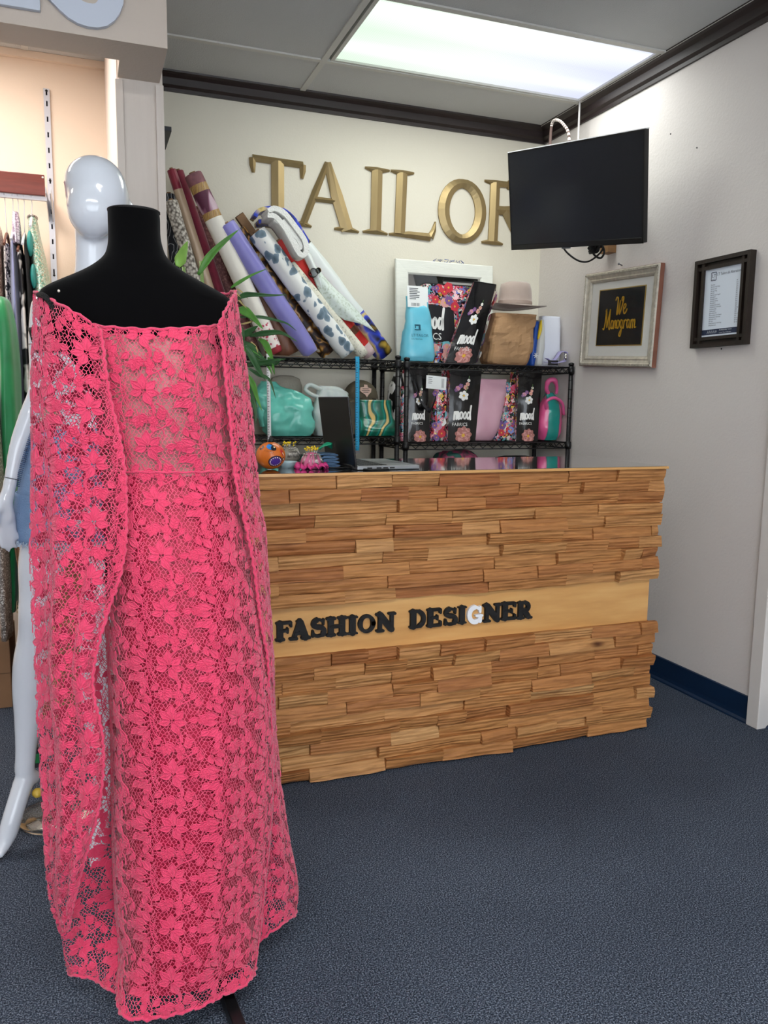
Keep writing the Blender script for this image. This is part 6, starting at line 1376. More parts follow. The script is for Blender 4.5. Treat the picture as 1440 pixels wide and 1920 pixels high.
CAPE_R = [[(0.2525,1.635,1.4741),(0.2626,1.6423,1.4923),(0.2748,1.6616,1.512),(0.2889,1.6912,1.5333),(0.3067,1.74,1.5577),(0.2947,1.79,1.5577),(0.2567,1.825,1.5577),(0.1867,1.84,1.5577)],[(0.2612,1.64,1.4406),(0.2707,1.6465,1.4531),(0.2821,1.6646,1.4667),(0.2956,1.6928,1.4815),(0.3128,1.74,1.4986),(0.3008,1.79,1.4986),(0.2628,1.825,1.4986),(0.1928,1.84,1.4986)],[(0.2675,1.64,1.3619),(0.2787,1.6473,1.3702),(0.2922,1.6666,1.379),(0.3078,1.6962,1.3883),(0.3273,1.745,1.3988),(0.3153,1.795,1.3988),(0.2773,1.83,1.3988),(0.2073,1.845,1.3988)],[(0.2757,1.645,1.2764),(0.2876,1.6523,1.2816),(0.3018,1.6716,1.2865),(0.3182,1.7012,1.2914),(0.3388,1.75,1.2961),(0.3268,1.8,1.2961),(0.2888,1.835,1.2961),(0.2188,1.85,1.2961)],[(0.2821,1.645,1.1838),(0.2944,1.6523,1.187),(0.3091,1.6716,1.1894),(0.326,1.7012,1.191),(0.3472,1.75,1.1912),(0.3352,1.8,1.1912),(0.2972,1.835,1.1912),(0.2272,1.85,1.1912)],[(0.2955,1.645,1.1115),(0.3067,1.6531,1.1115),(0.3204,1.6737,1.1099),(0.3365,1.7047,1.1069),(0.3569,1.755,1.1015),(0.3449,1.805,1.1015),(0.3069,1.84,1.1015),(0.2369,1.855,1.1015)],[(0.3102,1.65,1.0496),(0.3208,1.6581,1.0517),(0.3339,1.6787,1.0519),(0.3495,1.7097,1.0505),(0.3695,1.76,1.0461),(0.3575,1.81,1.0461),(0.3195,1.845,1.0461),(0.2495,1.86,1.0461)],[(0.3251,1.655,0.9759),(0.3335,1.6631,0.9737),(0.3446,1.6837,0.9689),(0.3581,1.7147,0.9618),(0.3759,1.765,0.9506),(0.3639,1.815,0.9506),(0.3259,1.85,0.9506),(0.2559,1.865,0.9506)],[(0.341,1.665,0.858),(0.3474,1.6723,0.8555),(0.3565,1.6916,0.8496),(0.3678,1.7212,0.8407),(0.3835,1.77,0.8264),(0.3715,1.82,0.8264),(0.3335,1.855,0.8264),(0.2635,1.87,0.8264)],[(0.3587,1.68,0.762),(0.3623,1.6857,0.7598),(0.3683,1.7026,0.7539),(0.3765,1.7294,0.7445),(0.389,1.775,0.7288),(0.377,1.825,0.7288),(0.339,1.86,0.7288),(0.269,1.875,0.7288)],[(0.362,1.7,0.6313),(0.3661,1.7032,0.6295),(0.3723,1.7165,0.6236),(0.3806,1.739,0.6139),(0.3931,1.78,0.5966),(0.3811,1.83,0.5966),(0.3431,1.865,0.5966),(0.2731,1.88,0.5966)],[(0.3525,1.7,0.4935),(0.3617,1.7032,0.4906),(0.3732,1.7165,0.4827),(0.3869,1.739,0.4702),(0.4051,1.78,0.4485),(0.3931,1.83,0.4485),(0.3551,1.865,0.4485),(0.2851,1.88,0.4485)],[(0.344,1.7,0.3532),(0.3602,1.704,0.348),(0.379,1.7185,0.3368),(0.4002,1.7425,0.32),(0.4265,1.785,0.2922),(0.4145,1.835,0.2922),(0.3765,1.87,0.2922),(0.3065,1.885,0.2922)],[(0.3364,1.705,0.2203),(0.3602,1.7082,0.215),(0.3865,1.7215,0.2031),(0.4155,1.744,0.1849),(0.4501,1.785,0.1546),(0.4381,1.835,0.1546),(0.4001,1.87,0.1546),(0.3301,1.885,0.1546)],[(0.334,1.712,0.0711),(0.3579,1.714,0.0834),(0.3842,1.7256,0.0889),(0.4131,1.7462,0.0884),(0.4472,1.785,0.0755),(0.4352,1.835,0.0755),(0.3972,1.87,0.0755),(0.3272,1.885,0.0755)]]
NP = np.array
def densify(rows, ni, nj):
    R_ = [crom([NP(p) for p in r], nj) for r in rows]
    C = [crom([r[j] for r in R_], ni) for j in range(nj)]
    return np.array([[C[j][i] for j in range(nj)] for i in range(ni)])
def grid_normals(S, toward):
    du = np.gradient(S, axis=1); dv = np.gradient(S, axis=0)
    n = np.cross(du, dv); n /= (np.linalg.norm(n, axis=2, keepdims=True)+1e-12)
    s = np.sign(np.einsum('ijk,ijk->ij', n, np.broadcast_to(NP(toward), n.shape)).mean())
    return n*(s if s else 1)
def ripple(S, N, amp, ku, kv, seed, edge0=True):
    ni, nj = S.shape[:2]; out = S.copy()
    for i in range(ni):
        for j in range(nj):
            u, v = j/(nj-1), i/(ni-1)
            w = amp*mnoise.noise((u*ku+seed, v*kv+.4*u, seed*1.3))*min(1, v*4+.15)
            out[i, j] += N[i, j]*w
    return out
# ---- one repeat of the lace, 290 x 110 mm: net strands and raised flowers
TW, TH_ = .290, .110
class Pat:
    def __init__(s): s.v = []; s.q = []
    def cord(s, pts, w, h0=.0006, h1=.0016, closed=False):
        P = [NP(p, float) for p in pts]; n = len(P); o = len(s.v)
        for i, p in enumerate(P):
            t = P[(i+1) % n]-P[i-1] if closed else P[min(i+1, n-1)]-P[max(i-1, 0)]
            t = t/(np.linalg.norm(t)+1e-12); q = NP((-t[1], t[0]))
            for k, h in ((-1, h0), (0, h1), (1, h0)): s.v.append((*(p+q*w*k), h))
        for i in range(n if closed else n-1):
            a, b = o+3*i, o+3*((i+1) % n)
            s.q += [(a, a+1, b+1, b), (a+1, a+2, b+2, b+1)]
    def blade(s, p0, p1, w, bend=0.0, n=7, prof=None, h=.0011, out=True, vein=True):
        """petal or bud from base p0 to tip p1, half-width w"""
        p0, p1 = NP(p0, float), NP(p1, float); d = p1-p0; L = np.linalg.norm(d); d /= L; q = NP((-d[1], d[0]))
        prof = prof or [.30, .72, 1.0, .98, .74, .38, .03]
        L_, C_, R_ = [], [], []
        for i in range(n):
            u = i/(n-1); c = p0+d*L*u+q*bend*math.sin(PI*u)*L
            ww = w*np.interp(u*(len(prof)-1), range(len(prof)), prof)
            L_.append(c+q*ww); C_.append(c); R_.append(c-q*ww)
        o = len(s.v)
        for l, c, r in zip(L_, C_, R_): s.v += [(*l, h*.5), (*c, h*.9), (*r, h*.5)]
        for i in range(n-1):
            a = o+3*i; s.q += [(a, a+1, a+4, a+3), (a+1, a+2, a+5, a+4)]
        if out: s.cord(L_+R_[::-1][1:], .0011, h*.4, .0030, True)
        if vein: s.cord(C_[1:-1], .0007, h*.8, .0026)
NET = Pat(); MOT = Pat()
nx_, ny_ = 36, 16
ax_, ay_ = TW/nx_, TH_/ny_
def hv(i, j, k):
    """hex-lattice corner k (0 lower, 1 upper) of cell column i, row j, wrapped jitter"""
    r = random.Random(((i % nx_)*7919+(j % ny_)*104729+k*31) & 0xffffff)
    x = (i+(.5 if j % 2 else 0))*ax_; y = j*ay_+(ay_*.333 if k else 0)
    return NP((x+r.uniform(-1, 1)*.0021, y+r.uniform(-1, 1)*.0018))
def strand(a, b, w=.00062):
    d = b-a; L = np.linalg.norm(d)
    if L < 1e-6: return
    d /= L; q = NP((-d[1], d[0]))*w; o = len(NET.v); a = a-d*.0003; b = b+d*.0003
    NET.v += [(*(a+q), .0003), (*(a-q), .0003), (*(b-q), .0003), (*(b+q), .0003)]; NET.q.append((o, o+1, o+2, o+3))
for j in range(ny_):
    for i in range(nx_):
        a = hv(i, j, 0); b = hv(i, j, 1); strand(a, b)
        if j % 2: c, d = hv(i, j+1, 0), hv(i+1, j+1, 0)
        else: c, d = hv(i-1, j+1, 0), hv(i, j+1, 0)
        strand(b, c); strand(b, d)
def pol(c, r, a): return (c[0]+r*math.cos(math.radians(a)), c[1]+r*math.sin(math.radians(a)))
def lily(c, R, rot, tube=True):
    for k, (a, l, w) in enumerate(((90, 1.0, .27), (38, .92, .25), (142, .95, .25), (-14, .90, .25), (194, .90, .25), (-66, 1.0, .27))):
        a += rot; MOT.blade(pol(c, R*.16, a), pol(c, R*l, a+5), R*w*.92, .06*(-1)**k)
    for a in (60, 85, 110, 135): MOT.cord([pol(c, R*.05, a+rot), pol(c, R*.33, a+rot+6), pol(c, R*.5, a+rot+14)], .0008, .0016, .0032)
    if tube:
        a = -100+rot; b = pol(c, R*.55, a+28)
        P = crom([b, pol(b, R*.6, -58+rot), pol(b, R*1.0, -66+rot)], 7); Q = [p+NP((.0042, .0022)) for p in P]
        MOT.cord(P, .0012, .0008, .0024); MOT.cord(Q, .0012, .0008, .0024); MOT.cord([p+NP((.0021, .0011)) for p in P], .0013, .0006, .0013)
def tulip(c, R, rot):
    for a, l, w in ((90, 1, .3), (55, .95, .27), (125, .95, .27), (18, .8, .24), (162, .8, .24)): MOT.blade(pol(c, R*.08, a+rot), pol(c, R*l, a+rot), R*w, .05)
    MOT.cord([c, pol(c, R*.7, -90+rot)], .0013, .0006, .002)
def ring(c, r=.0052):
    MOT.cord([pol(c, r, 360*k/12) for k in range(12)], .0009, .0004, .002, True)
    for o_ in (-.35, .35):
        MOT.cord([(c[0]+o_*r, c[1]-r*.85), (c[0]+o_*r, c[1]+r*.85)], .0005, .0004, .0012); MOT.cord([(c[0]-r*.85, c[1]+o_*r), (c[0]+r*.85, c[1]+o_*r)], .0005, .0004, .0012)
def bud(c, a, d0, d1, w, curl=.12):
    """teardrop leaf whose stem runs back to c"""
    p0, p1 = pol(c, d0, a), pol(c, d1, a+4)
    MOT.blade(p0, p1, w, curl, prof=[.12, .55, .95, 1.0, .72, .36, .03])
    MOT.cord([pol(c, d0*.25, a-14), pol(c, d0*.65, a-6), p0], .0009, .0006, .0018)
def vine(pts, w=.0013): MOT.cord([tuple(p) for p in crom([NP(p) for p in pts], 16)], w, .0006, .0023)
def sprig(c, a):
    for k in range(3):
        b = pol(c, .006*k, a); MOT.blade(b, pol(b, .011, a+48), .0028, .05, vein=False); MOT.blade(b, pol(b, .011, a-48), .0028, -.05, vein=False)
    MOT.cord([pol(c, -.004, a), pol(c, .02, a)], .0008, .0006, .002)
for bx, mir in ((.072, 1), (.217, 1)):
    f = (bx, .055)
    lily(f, .0335 if bx < .1 else .0320, 8 if bx < .1 else -4)
    tulip((bx-.013, .004), .021, 196)
    vine([(bx+.021, .030), (bx+.038, .018), (bx+.044, .0), (bx+.034, -.016), (bx+.016, -.024), (bx+.004, -.036)])
    vine([(bx+.034, .072), (bx+.028, .092), (bx+.012, .100), (bx+.004, .112)], .0011)
    sprig((bx+.027, .000), 70); sprig((bx+.018, .098), 120)
    cc = (bx-.030, .052)
    for k, (a, d0, d1, w) in enumerate(((128, .026, .052, .0078), (152, .027, .056, .0080), (178, .026, .055, .0082), (203, .026, .055, .0080), (228, .024, .050, .0075))):
        bud((cc[0], cc[1]-.004), a, d0, d1, w, .10 if k % 2 else -.08)
    vine([(bx-.034, .088), (bx-.044, .070), (bx-.043, .045), (bx-.034, .024), (bx-.02, .012)], .0010)
    vine([(bx-.030, .080), (bx-.037, .066), (bx-.0365, .046), (bx-.028, .030)], .0008)
    for p in ((-.064, .100), (-.050, .012), (.040, .045), (-.028, .104), (.050, .088), (-.070, .036), (.012, .012)): ring((bx+p[0], p[1]))
    for q in range(9):                     # ladder bars fanning off the double arc
        a = 118+q*15; MOT.cord([pol((bx-.028, .052), .010, a), pol((bx-.028, .052), .0165, a)], .0006, .0005, .0013)
    for q in range(7):
        a = -70+q*18; MOT.cord([pol((bx+.022, .006), .014, a), pol((bx+.022, .006), .021, a)], .0006, .0005, .0013)
    tulip((bx-.046, .098), .014, 130); tulip((bx+.060, .048), .015, -20)
    bud((bx-.052, .014), 250, .004, .024, .0062, -.1); bud((bx-.066, .072), 100, .003, .022, .0058); bud((bx-.020, .088), 60, .004, .022, .0056); bud((bx+.030, .052), 15, .004, .024, .0060, -.1)
    bud((bx+.012, .080), 75, .003, .021, .0055); bud((bx-.022, .020), 215, .004, .024, .006); bud((bx+.036, .094), 40, .003, .022, .0056)
    vine([(bx+.050, .112), (bx+.062, .092), (bx+.052, .074), (bx+.060, .058), (bx+.072, .050)], .0009); vine([(bx-.072, .008), (bx-.058, .018), (bx-.046, .008), (bx-.040, -.006)], .0009)
    bud((bx+.046, .068), -35, .010, .032, .0066); bud((bx+.048, .020), 20, .008, .030, .0066); bud((bx+.056, .105), 250, .006, .024, .006)
PN = (np.array(NET.v), np.array(NET.q)); PM_ = (np.array(MOT.v), np.array(MOT.q))

def resampled(S, N, jref, nk=140):
    """rows re-spaced evenly in arc length left and right of a reference column"""
    ni, nj = S.shape[:2]
    seg = np.linalg.norm(np.diff(S, axis=1), axis=2); cum = np.concatenate([np.zeros((ni, 1)), np.cumsum(seg, axis=1)], 1)
    cum = cum-cum[:, jref:jref+1]
    smin, smax = cum[:, 0], cum[:, -1]; g = np.linspace(smin.min(), smax.max(), nk)
    P = np.zeros((ni, nk, 3)); Q = np.zeros((ni, nk, 3))
    for i in range(ni):
        for k in range(3):
            P[i, :, k] = np.interp(g, cum[i], S[i, :, k]); Q[i, :, k] = np.interp(g, cum[i], N[i, :, k])
    ref = S[:, jref]; t = np.concatenate([[0], np.cumsum(np.linalg.norm(np.diff(ref, axis=0), axis=1))])
    return dict(P=P, N=Q, g=g, smin=smin, smax=smax, t=t)
def lay(R, pat, ds, dt, lift, name, m, parent, nz=1.0):
    """spread the lace repeat over a cloth sheet"""
    v, q = pat; g, t = R['g'], R['t']; ni, nk = R['P'].shape[:2]
    VV, QQ = [], []; off = 0
    for a in range(int(math.floor((g[0]-ds)/TW))-1, int(math.ceil((g[-1]-ds)/TW))+1):
        for b in range(-2, int(t[-1]/TH_)+2):
            s_ = v[:, 0]+a*TW+ds; tt = t[-1]-(v[:, 1]+b*TH_+dt)
            fi = np.interp(tt, t, np.arange(ni)); i0 = np.clip(np.round(fi).astype(int), 0, ni-1)
            ok = (tt > -.004) & (tt < t[-1]+.004) & (s_ > R['smin'][i0]-.02) & (s_ < R['smax'][i0]+.02)
            inn = (s_ > R['smin'][i0]) & (s_ < R['smax'][i0])
            keep = ok[q].all(axis=1) & inn[q].any(axis=1)
            if not keep.any(): continue
            qq = q[keep]; us_ = np.unique(qq); mp = -np.ones(len(v), int); mp[us_] = np.arange(len(us_))
            i0 = np.clip(np.floor(fi[us_]).astype(int), 0, ni-2); fr = (np.clip(fi[us_], 0, ni-1)-i0)[:, None]
            fk = np.clip((s_[us_]-g[0])/(g[1]-g[0]), 0, nk-1.001); k0 = np.floor(fk).astype(int); fu = (fk-k0)[:, None]
            def smp(A): return (A[i0, k0]*(1-fr)+A[i0+1, k0]*fr)*(1-fu)+(A[i0, k0+1]*(1-fr)+A[i0+1, k0+1]*fr)*fu
            n = smp(R['N']); n /= np.linalg.norm(n, axis=1, keepdims=True)+1e-9
            VV.append(smp(R['P'])+n*(v[us_, 2]*nz+lift)[:, None]); QQ.append(mp[qq]+off); off += len(us_)
    V = np.concatenate(VV); Q = np.concatenate(QQ)
    o_ = Vector(gown.location)
    p = parent
    me = bpy.data.meshes.new(name); me.vertices.add(len(V)); me.vertices.foreach_set('co', (V-np.array(o_)).ravel())
    me.loops.add(Q.size); me.loops.foreach_set('vertex_index', Q.ravel().astype(np.int32))
    me.polygons.add(len(Q)); me.polygons.foreach_set('loop_start', np.arange(0, Q.size, 4, dtype=np.int32)); me.polygons.foreach_set('loop_total', np.full(len(Q), 4, dtype=np.int32))
    me.polygons.foreach_set('use_smooth', np.ones(len(Q), bool)); me.update(calc_edges=True); me.validate()
    me.materials.append(m); ob = bpy.data.objects.new(name, me); COL.objects.link(ob); ob.parent = p; ob['kind'] = 'stuff'
    return ob
def lace_mat(name, col, dark):
    m = mat(name, col, rough=.72, sheen=.35, var=1, col2=dark, vscale=55, bump=.35, bscale=900, stretch=(1, 1, .25), spec=.25)
    return m
M_LACE = lace_mat('coral_pink_guipure', '#dc4369', '#d23a60')
M_NET = lace_mat('coral_pink_thread', '#e05674', '#d44064')
M_LIN1 = mat('dusty_rose_bodice_lining', '#bd7f7c', rough=.5, sheen=.3, var=.12, vscale=14, bump=.1, bscale=30)
M_LIN2 = mat('bounce_reddened_skirt_lining', '#b5123f', rough=.45, sheen=.3, var=.22, vscale=5, bump=.1, bscale=20)  # red bounced between lace and lining is put into this base colour
GL = (.16, 1.76, 0.0)
gown = thing('lace_gown', 'long coral pink floral lace gown with open cape sleeves on the black dress form', 'gown', GL)

for r_i, k_ in ((0, 1.0), (1, 1.0), (2, .6)):        # the boned left edge of the bodice stands clear of the form
    for c_i, y_ in ((0, 1.668), (1, 1.654), (2, 1.641)):
        x, y, z = GOWN[r_i][c_i]; GOWN[r_i][c_i] = (x, lerp(y, y_, k_), z)
# gown body: front sheet continued round the back as a lined tube
back = []
for r in GOWN:
    L_, R_ = NP(r[0]), NP(r[-1]); w = R_[0]-L_[0]
    back.append([R_+NP((.0, .07, 0)), (L_+R_)/2+NP((w*.28, .14, 0)), (L_+R_)/2+NP((-w*.28, .14, 0)), L_+NP((.0, .07, 0))])
front = [[NP(b[3])]+[NP(p) for p in r]+[NP(b[0])] for r, b in zip(GOWN, back)]
S = densify(front, 110, 72); N_ = grid_normals(S, (0, -1, .05))
S = ripple(S, N_, .010, 5.5, 1.2, 3.3); S = ripple(S, N_, .004, 9, 7, 8.1); N_ = grid_normals(S, (0, -1, .05))
G_R = resampled(S, N_, 36)
# lining tube, a little inside the lace
Bk = densify([[r[-1]+NP((.0, .07, 0))]+[NP(p) for p in b[1:3]]+[r[0]+NP((.0, .07, 0))] for r, b in zip([[NP(p) for p in q] for q in GOWN], back)], 110, 24)
li1, li2 = MB(), MB()
full = [[tuple(S[i, j]-N_[i, j]*.010) for j in range(72)]+[tuple(p) for p in Bk[i, 1:-1]] for i in range(110)]
wi_ = int(110*.315)
li1.grid(full[2:wi_+1], True); li2.grid([r for r in full[wi_:107]], True)
for nm, mb_, mm in (('bodice_lining', li1, M_LIN1), ('skirt_lining', li2, M_LIN2)):
    o = obj(nm, mb_, mm, gown)
bp1 = lay(G_R, PN, .035, .018, 0, 'gown_lace', M_NET, gown)
lay(G_R, PM_, .035, .018, 0, 'lace_flowers', M_LACE, bp1)
def edge_cord(name, P, r, parent, amp=.0012):
    P = [NP(p) for p in P]; n = len(P)
    pts = [p+amp*NP((math.sin(i*1.9), math.cos(i*2.3), math.sin(i*1.1+1))) for i, p in enumerate(P)]
    return obj(name, MB().tube([tuple(p) for p in pts], r, 7), M_LACE, parent)
def dens_line(L, step=.006):
    L = [NP(p) for p in L]; d = np.concatenate([[0], np.cumsum([np.linalg.norm(b-a) for a, b in zip(L[:-1], L[1:])])])
    n = max(3, int(d[-1]/step)); return [NP([np.interp(x, d, [p[k] for p in L]) for k in range(3)]) for x in np.linspace(0, d[-1], n)]
edge_cord('hem_cord', dens_line(S[-1, 1:71]), .0042, gown, .0022)
edge_cord('neckline_cord', dens_line(S[0, 1:71]), .0030, gown)
edge_cord('waist_seam', dens_line(S[int(110*.305), 1:71]+N_[int(110*.305), 1:71]*.002), .0022, gown, .0006)
side = int(72*.13)
edge_cord('side_seam', dens_line(S[wi_+3:109, side]+N_[wi_+3:109, side]*.0015), .0020, gown, .0008)
side = int(72*.86)
edge_cord('side_seam', dens_line(S[wi_+3:109, side]+N_[wi_+3:109, side]*.0015), .0016, gown, .0008)

def cape(name, rows, ni, nj, jr, ds, dt, toward, amp, seed, edges=('l', 'r', 't', 'b'), ku=4, lift=0):
    S = densify(rows, ni, nj); n = grid_normals(S, toward)
    S = ripple(S, n, amp, ku, 1.6, seed); S = ripple(S, n, amp*.35, ku*2.3, 6, seed+4); n = grid_normals(S, toward)
    R = resampled(S, n, jr)
    a = lay(R, PN, ds, dt, lift, name, M_NET, gown); lay(R, PM_, ds, dt, lift, 'lace_flowers', M_LACE, a)
    for e in edges:
        L = {'l': S[:, 0], 'r': S[:, -1], 't': S[0], 'b': S[-1]}[e]
        edge_cord('edge_cord', dens_line(L), .0034 if e != 't' else .0028, a, .0016)
    return S
cape('left_cape_front', CAPE_L, 120, 40, 20, .02, .05, (0, -1, 0), .012, 1.7, ('l', 't'), 5)
cape('left_cape_back', CAPE_B, 110, 30, 0, .11, .02, (.3, -1, 0), .006, 5.2, ('b',), 4)
cape('right_cape', CAPE_R, 110, 40, 14, .07, .03, (.2, -1, 0), .005, 9.4, ('l', 'b', 't'), 5)

# ---- the dress form
M_VEL = mat('black_velvet', '#030304', rough=.95, sheen=.06, spec=.08)
df = thing('dress_form', 'black velvet dress form wearing the pink lace gown', 'dress form', (.16, 1.76, 0))
PR = [(1.703, .044, .105, .040), (1.704, .049, .106, .045), (1.69, .0505, .107, .046), (1.66, .0505, .107, .047), (1.638, .053, .108, .049), (1.618, .060, .109, .052), (1.603, .074, .110, .056), (1.588, .096, .111, .060), (1.575, .121, .112, .065), (1.562, .148, .112, .069),
      (1.55, .171, .112, .073), (1.537, .187, .112, .077), (1.515, .193, .112, .083), (1.49, .191, .112, .089), (1.455, .181, .115, .094), (1.41, .150, .125, .098), (1.36, .132, .138, .104), (1.29, .124, .150, .101), (1.20, .113, .158, .078), (1.10, .128, .165, .088), (.98, .142, .170, .10), (.90, .140, .170, .10), (.88, .12, .17, .085)]
mb = MB(); rings = []
D_ = crom([NP(p) for p in PR], 70)
for z, rx, cx, ry in D_:
    rings.append([(cx+rx*math.copysign(abs(math.cos(2*PI*k/48))**.9, math.cos(2*PI*k/48)), 1.752+ry*math.copysign(abs(math.sin(2*PI*k/48))**.9, math.sin(2*PI*k/48)), z) for k in range(48)])
mb.loft(rings); obj('torso', mb, M_VEL, df)
nk = MB(); nk.tube([(.107+.049*math.cos(2*PI*k/40), 1.752+.045*math.sin(2*PI*k/40), 1.7035) for k in range(41)], .0028, 6, caps=False); obj('neck_piping', nk, mat('black_piping', '#0c0c0d', rough=.8), df)
obj('armhole_trim', MB().tube([tuple(p) for p in crom([(-.074, 1.70, 1.524), (-.064, 1.665, 1.519), (-.052, 1.652, 1.504), (-.044, 1.645, 1.487), (-.037, 1.645, 1.465), (-.034, 1.65, 1.437)], 24)], .0055, 8), mat('black_ribbed_trim', '#0e0e10', rough=.85, bump=.8, bscale=300), df)
obj('pin_head', MB().ellipsoid((-.038, 1.672, 1.530), (.0026, .0026, .0026), 8, 6), mat('pearl_pin', '#d8cfc4', rough=.4), df)
M_STL = mat('black_painted_steel', '#0d0d0f', rough=.4, spec=.5)
obj('pole', MB().tube([(.225, 1.79, .04), (.225, 1.79, .90)], .016, 14), M_STL, df)
obj('hub', MB().lathe([(0, .02), (.03, .02), (.03, .075), (.018, .085), (0, .085)], (.225, 1.79, 0), 18), M_STL, df)
for a, ll in ((-83, .33), (37, .20), (157, .20)):
    c, s = math.cos(math.radians(a)), math.sin(math.radians(a)); M = frame3((.225, 1.79, 0), (c, s, 0), (-s, c, 0))
    lg = MB(); lg.loft([[(.02, -.013, .062), (.02, .013, .062), (.02, .013, .034), (.02, -.013, .034)], [(ll, -.013, .030), (ll, .013, .030), (ll, .013, .004), (ll, -.013, .004)]], smooth=False, M=M)
    o = obj('leg', lg, M_STL, df, bevel=.002)
    obj('end_cap', MB().box((ll-.002, -.0145, .002), (ll+.008, .0145, .032), 0, M), M_BLK, o)
# ================================================================== the niche: glossy mannequin, clothes rail, boxes
M_GLOSSW = mat('glossy_white_mannequin', '#d3d9e2', rough=.14, coat=.5, spec=.5)
mq = thing('mannequin', 'glossy white faceless mannequin in denim shorts behind the pink gown', 'mannequin', (.0, 2.48, 0))
def caps(mb, pts, n=18):
    """tapered limb: (x, y, z, r) points with rounded ends"""
    P = crom([NP(p) for p in pts], max(8, len(pts)*6))
    for a, b in ((P[0], None), (P[-1], None)): mb.ellipsoid(tuple(a[:3]), (a[3],)*3, n, 8)
    mb.tube([tuple(p[:3]) for p in P], [float(p[3]) for p in P], n)
mb = MB()
mb.ellipsoid((.056, 2.50, 1.895), (.086, .100, .100), 28, 18); mb.ellipsoid((.040, 2.462, 1.852), (.068, .070, .080), 24, 14); mb.ellipsoid((.050, 2.50, 1.925), (.083, .092, .078), 24, 14)
mb.ellipsoid((.030, 2.415, 1.862), (.014, .022, .030), 12, 8)
mb.ellipsoid((.146, 2.515, 1.865), (.012, .02, .028), 12, 8)
caps(mb, [(.040, 2.52, 1.82, .050), (.036, 2.525, 1.74, .046), (.033, 2.53, 1.66, .052), (.033, 2.535, 1.61, .075)])
# trunk
tr = [(.033, 2.535, 1.625, .055, .05), (.033, 2.535, 1.60, .115, .06), (.033, 2.53, 1.565, .165, .075), (.033, 2.525, 1.50, .158, .10), (.033, 2.515, 1.43, .142, .115), (.032, 2.52, 1.34, .118, .095), (.031, 2.525, 1.26, .108, .085), (.030, 2.525, 1.17, .130, .095), (.028, 2.52, 1.08, .155, .110), (.026, 2.52, 1.00, .160, .112), (.026, 2.52, .955, .145, .10)]
mb.loft([[(p[0]+p[3]*math.cos(2*PI*k/30), p[1]+p[4]*math.sin(2*PI*k/30), p[2]) for k in range(30)] for p in crom([NP(p) for p in tr], 40)])
# near arm, hanging out from the hip
caps(mb, [(-.088, 2.53, 1.578, .048), (-.106, 2.525, 1.50, .038), (-.110, 2.515, 1.42, .034), (-.120, 2.50, 1.345, .030), (-.152, 2.485, 1.265, .028), (-.180, 2.475, 1.19, .024), (-.199, 2.468, 1.11, .0195), (-.210, 2.462, 1.065, .0185)])
caps(mb, [(.165, 2.53, 1.578, .050), (.196, 2.54, 1.50, .042), (.203, 2.55, 1.36, .036), (.205, 2.54, 1.22, .030), (.205, 2.52, 1.10, .022)])
# hand: palm, four fingers, thumb
pal = [(-.208, 2.462, 1.07), (-.218, 2.458, 1.035), (-.214, 2.456, .995)]
caps(mb, [(*pal[0], .0185), (*pal[1], .022), (*pal[2], .021)])
for f_ in ([(-.226, 2.445, .995), (-.234, 2.438, .965), (-.236, 2.436, .938), (-.230, 2.440, .915)], [(-.218, 2.452, .988), (-.224, 2.446, .953), (-.223, 2.445, .922), (-.214, 2.450, .897)], [(-.209, 2.458, .986), (-.211, 2.454, .952), (-.206, 2.454, .928), (-.196, 2.458, .908)], [(-.200, 2.464, .985), (-.200, 2.462, .960), (-.194, 2.463, .943), (-.184, 2.468, .932)]):
    caps(mb, [(*p, r) for p, r in zip(f_, (.0105, .0095, .0085, .0068))], 10)
caps(mb, [(-.226, 2.440, 1.035, .012), (-.238, 2.426, 1.012, .0105), (-.240, 2.420, .985, .0085)], 10)
caps(mb, [(.205, 2.515, 1.09, .022), (.205, 2.50, 1.03, .024), (.203, 2.495, .96, .014), (.200, 2.50, .92, .009)])
# legs on tiptoe
caps(mb, [(-.062, 2.52, 1.02, .098), (-.105, 2.515, .93, .080), (-.134, 2.512, .84, .066), (-.148, 2.51, .76, .053), (-.155, 2.507, .70, .050), (-.165, 2.515, .63, .046), (-.176, 2.525, .55, .051), (-.184, 2.528, .47, .050), (-.192, 2.52, .38, .040), (-.201, 2.508, .29, .031), (-.207, 2.498, .225, .029)])
caps(mb, [(-.188, 2.515, .192, .024), (-.205, 2.50, .20, .030), (-.224, 2.478, .155, .029), (-.243, 2.458, .10, .029), (-.258, 2.445, .055, .027), (-.270, 2.425, .026, .018), (-.276, 2.408, .018, .013)])
caps(mb, [(.100, 2.515, 1.02, .098), (.070, 2.50, .93, .082), (.040, 2.48, .80, .064), (.020, 2.46, .70, .052), (.008, 2.45, .62, .046), (.004, 2.44, .52, .050), (.006, 2.42, .40, .044), (.010, 2.39, .27, .032), (.012, 2.375, .20, .029)])
caps(mb, [(.022, 2.40, .185, .024), (.010, 2.375, .185, .030), (.0, 2.345, .12, .029), (-.010, 2.315, .06, .027), (-.018, 2.285, .026, .018), (-.022, 2.268, .018, .013)])
bo = obj('body', mb, M_GLOSSW, mq)
m = bo.modifiers.new('one_skin', 'REMESH'); m.mode = 'VOXEL'; m.voxel_size = .0065; m.use_smooth_shade = True
m = bo.modifiers.new('smooth', 'SMOOTH'); m.factor = .6; m.iterations = 7
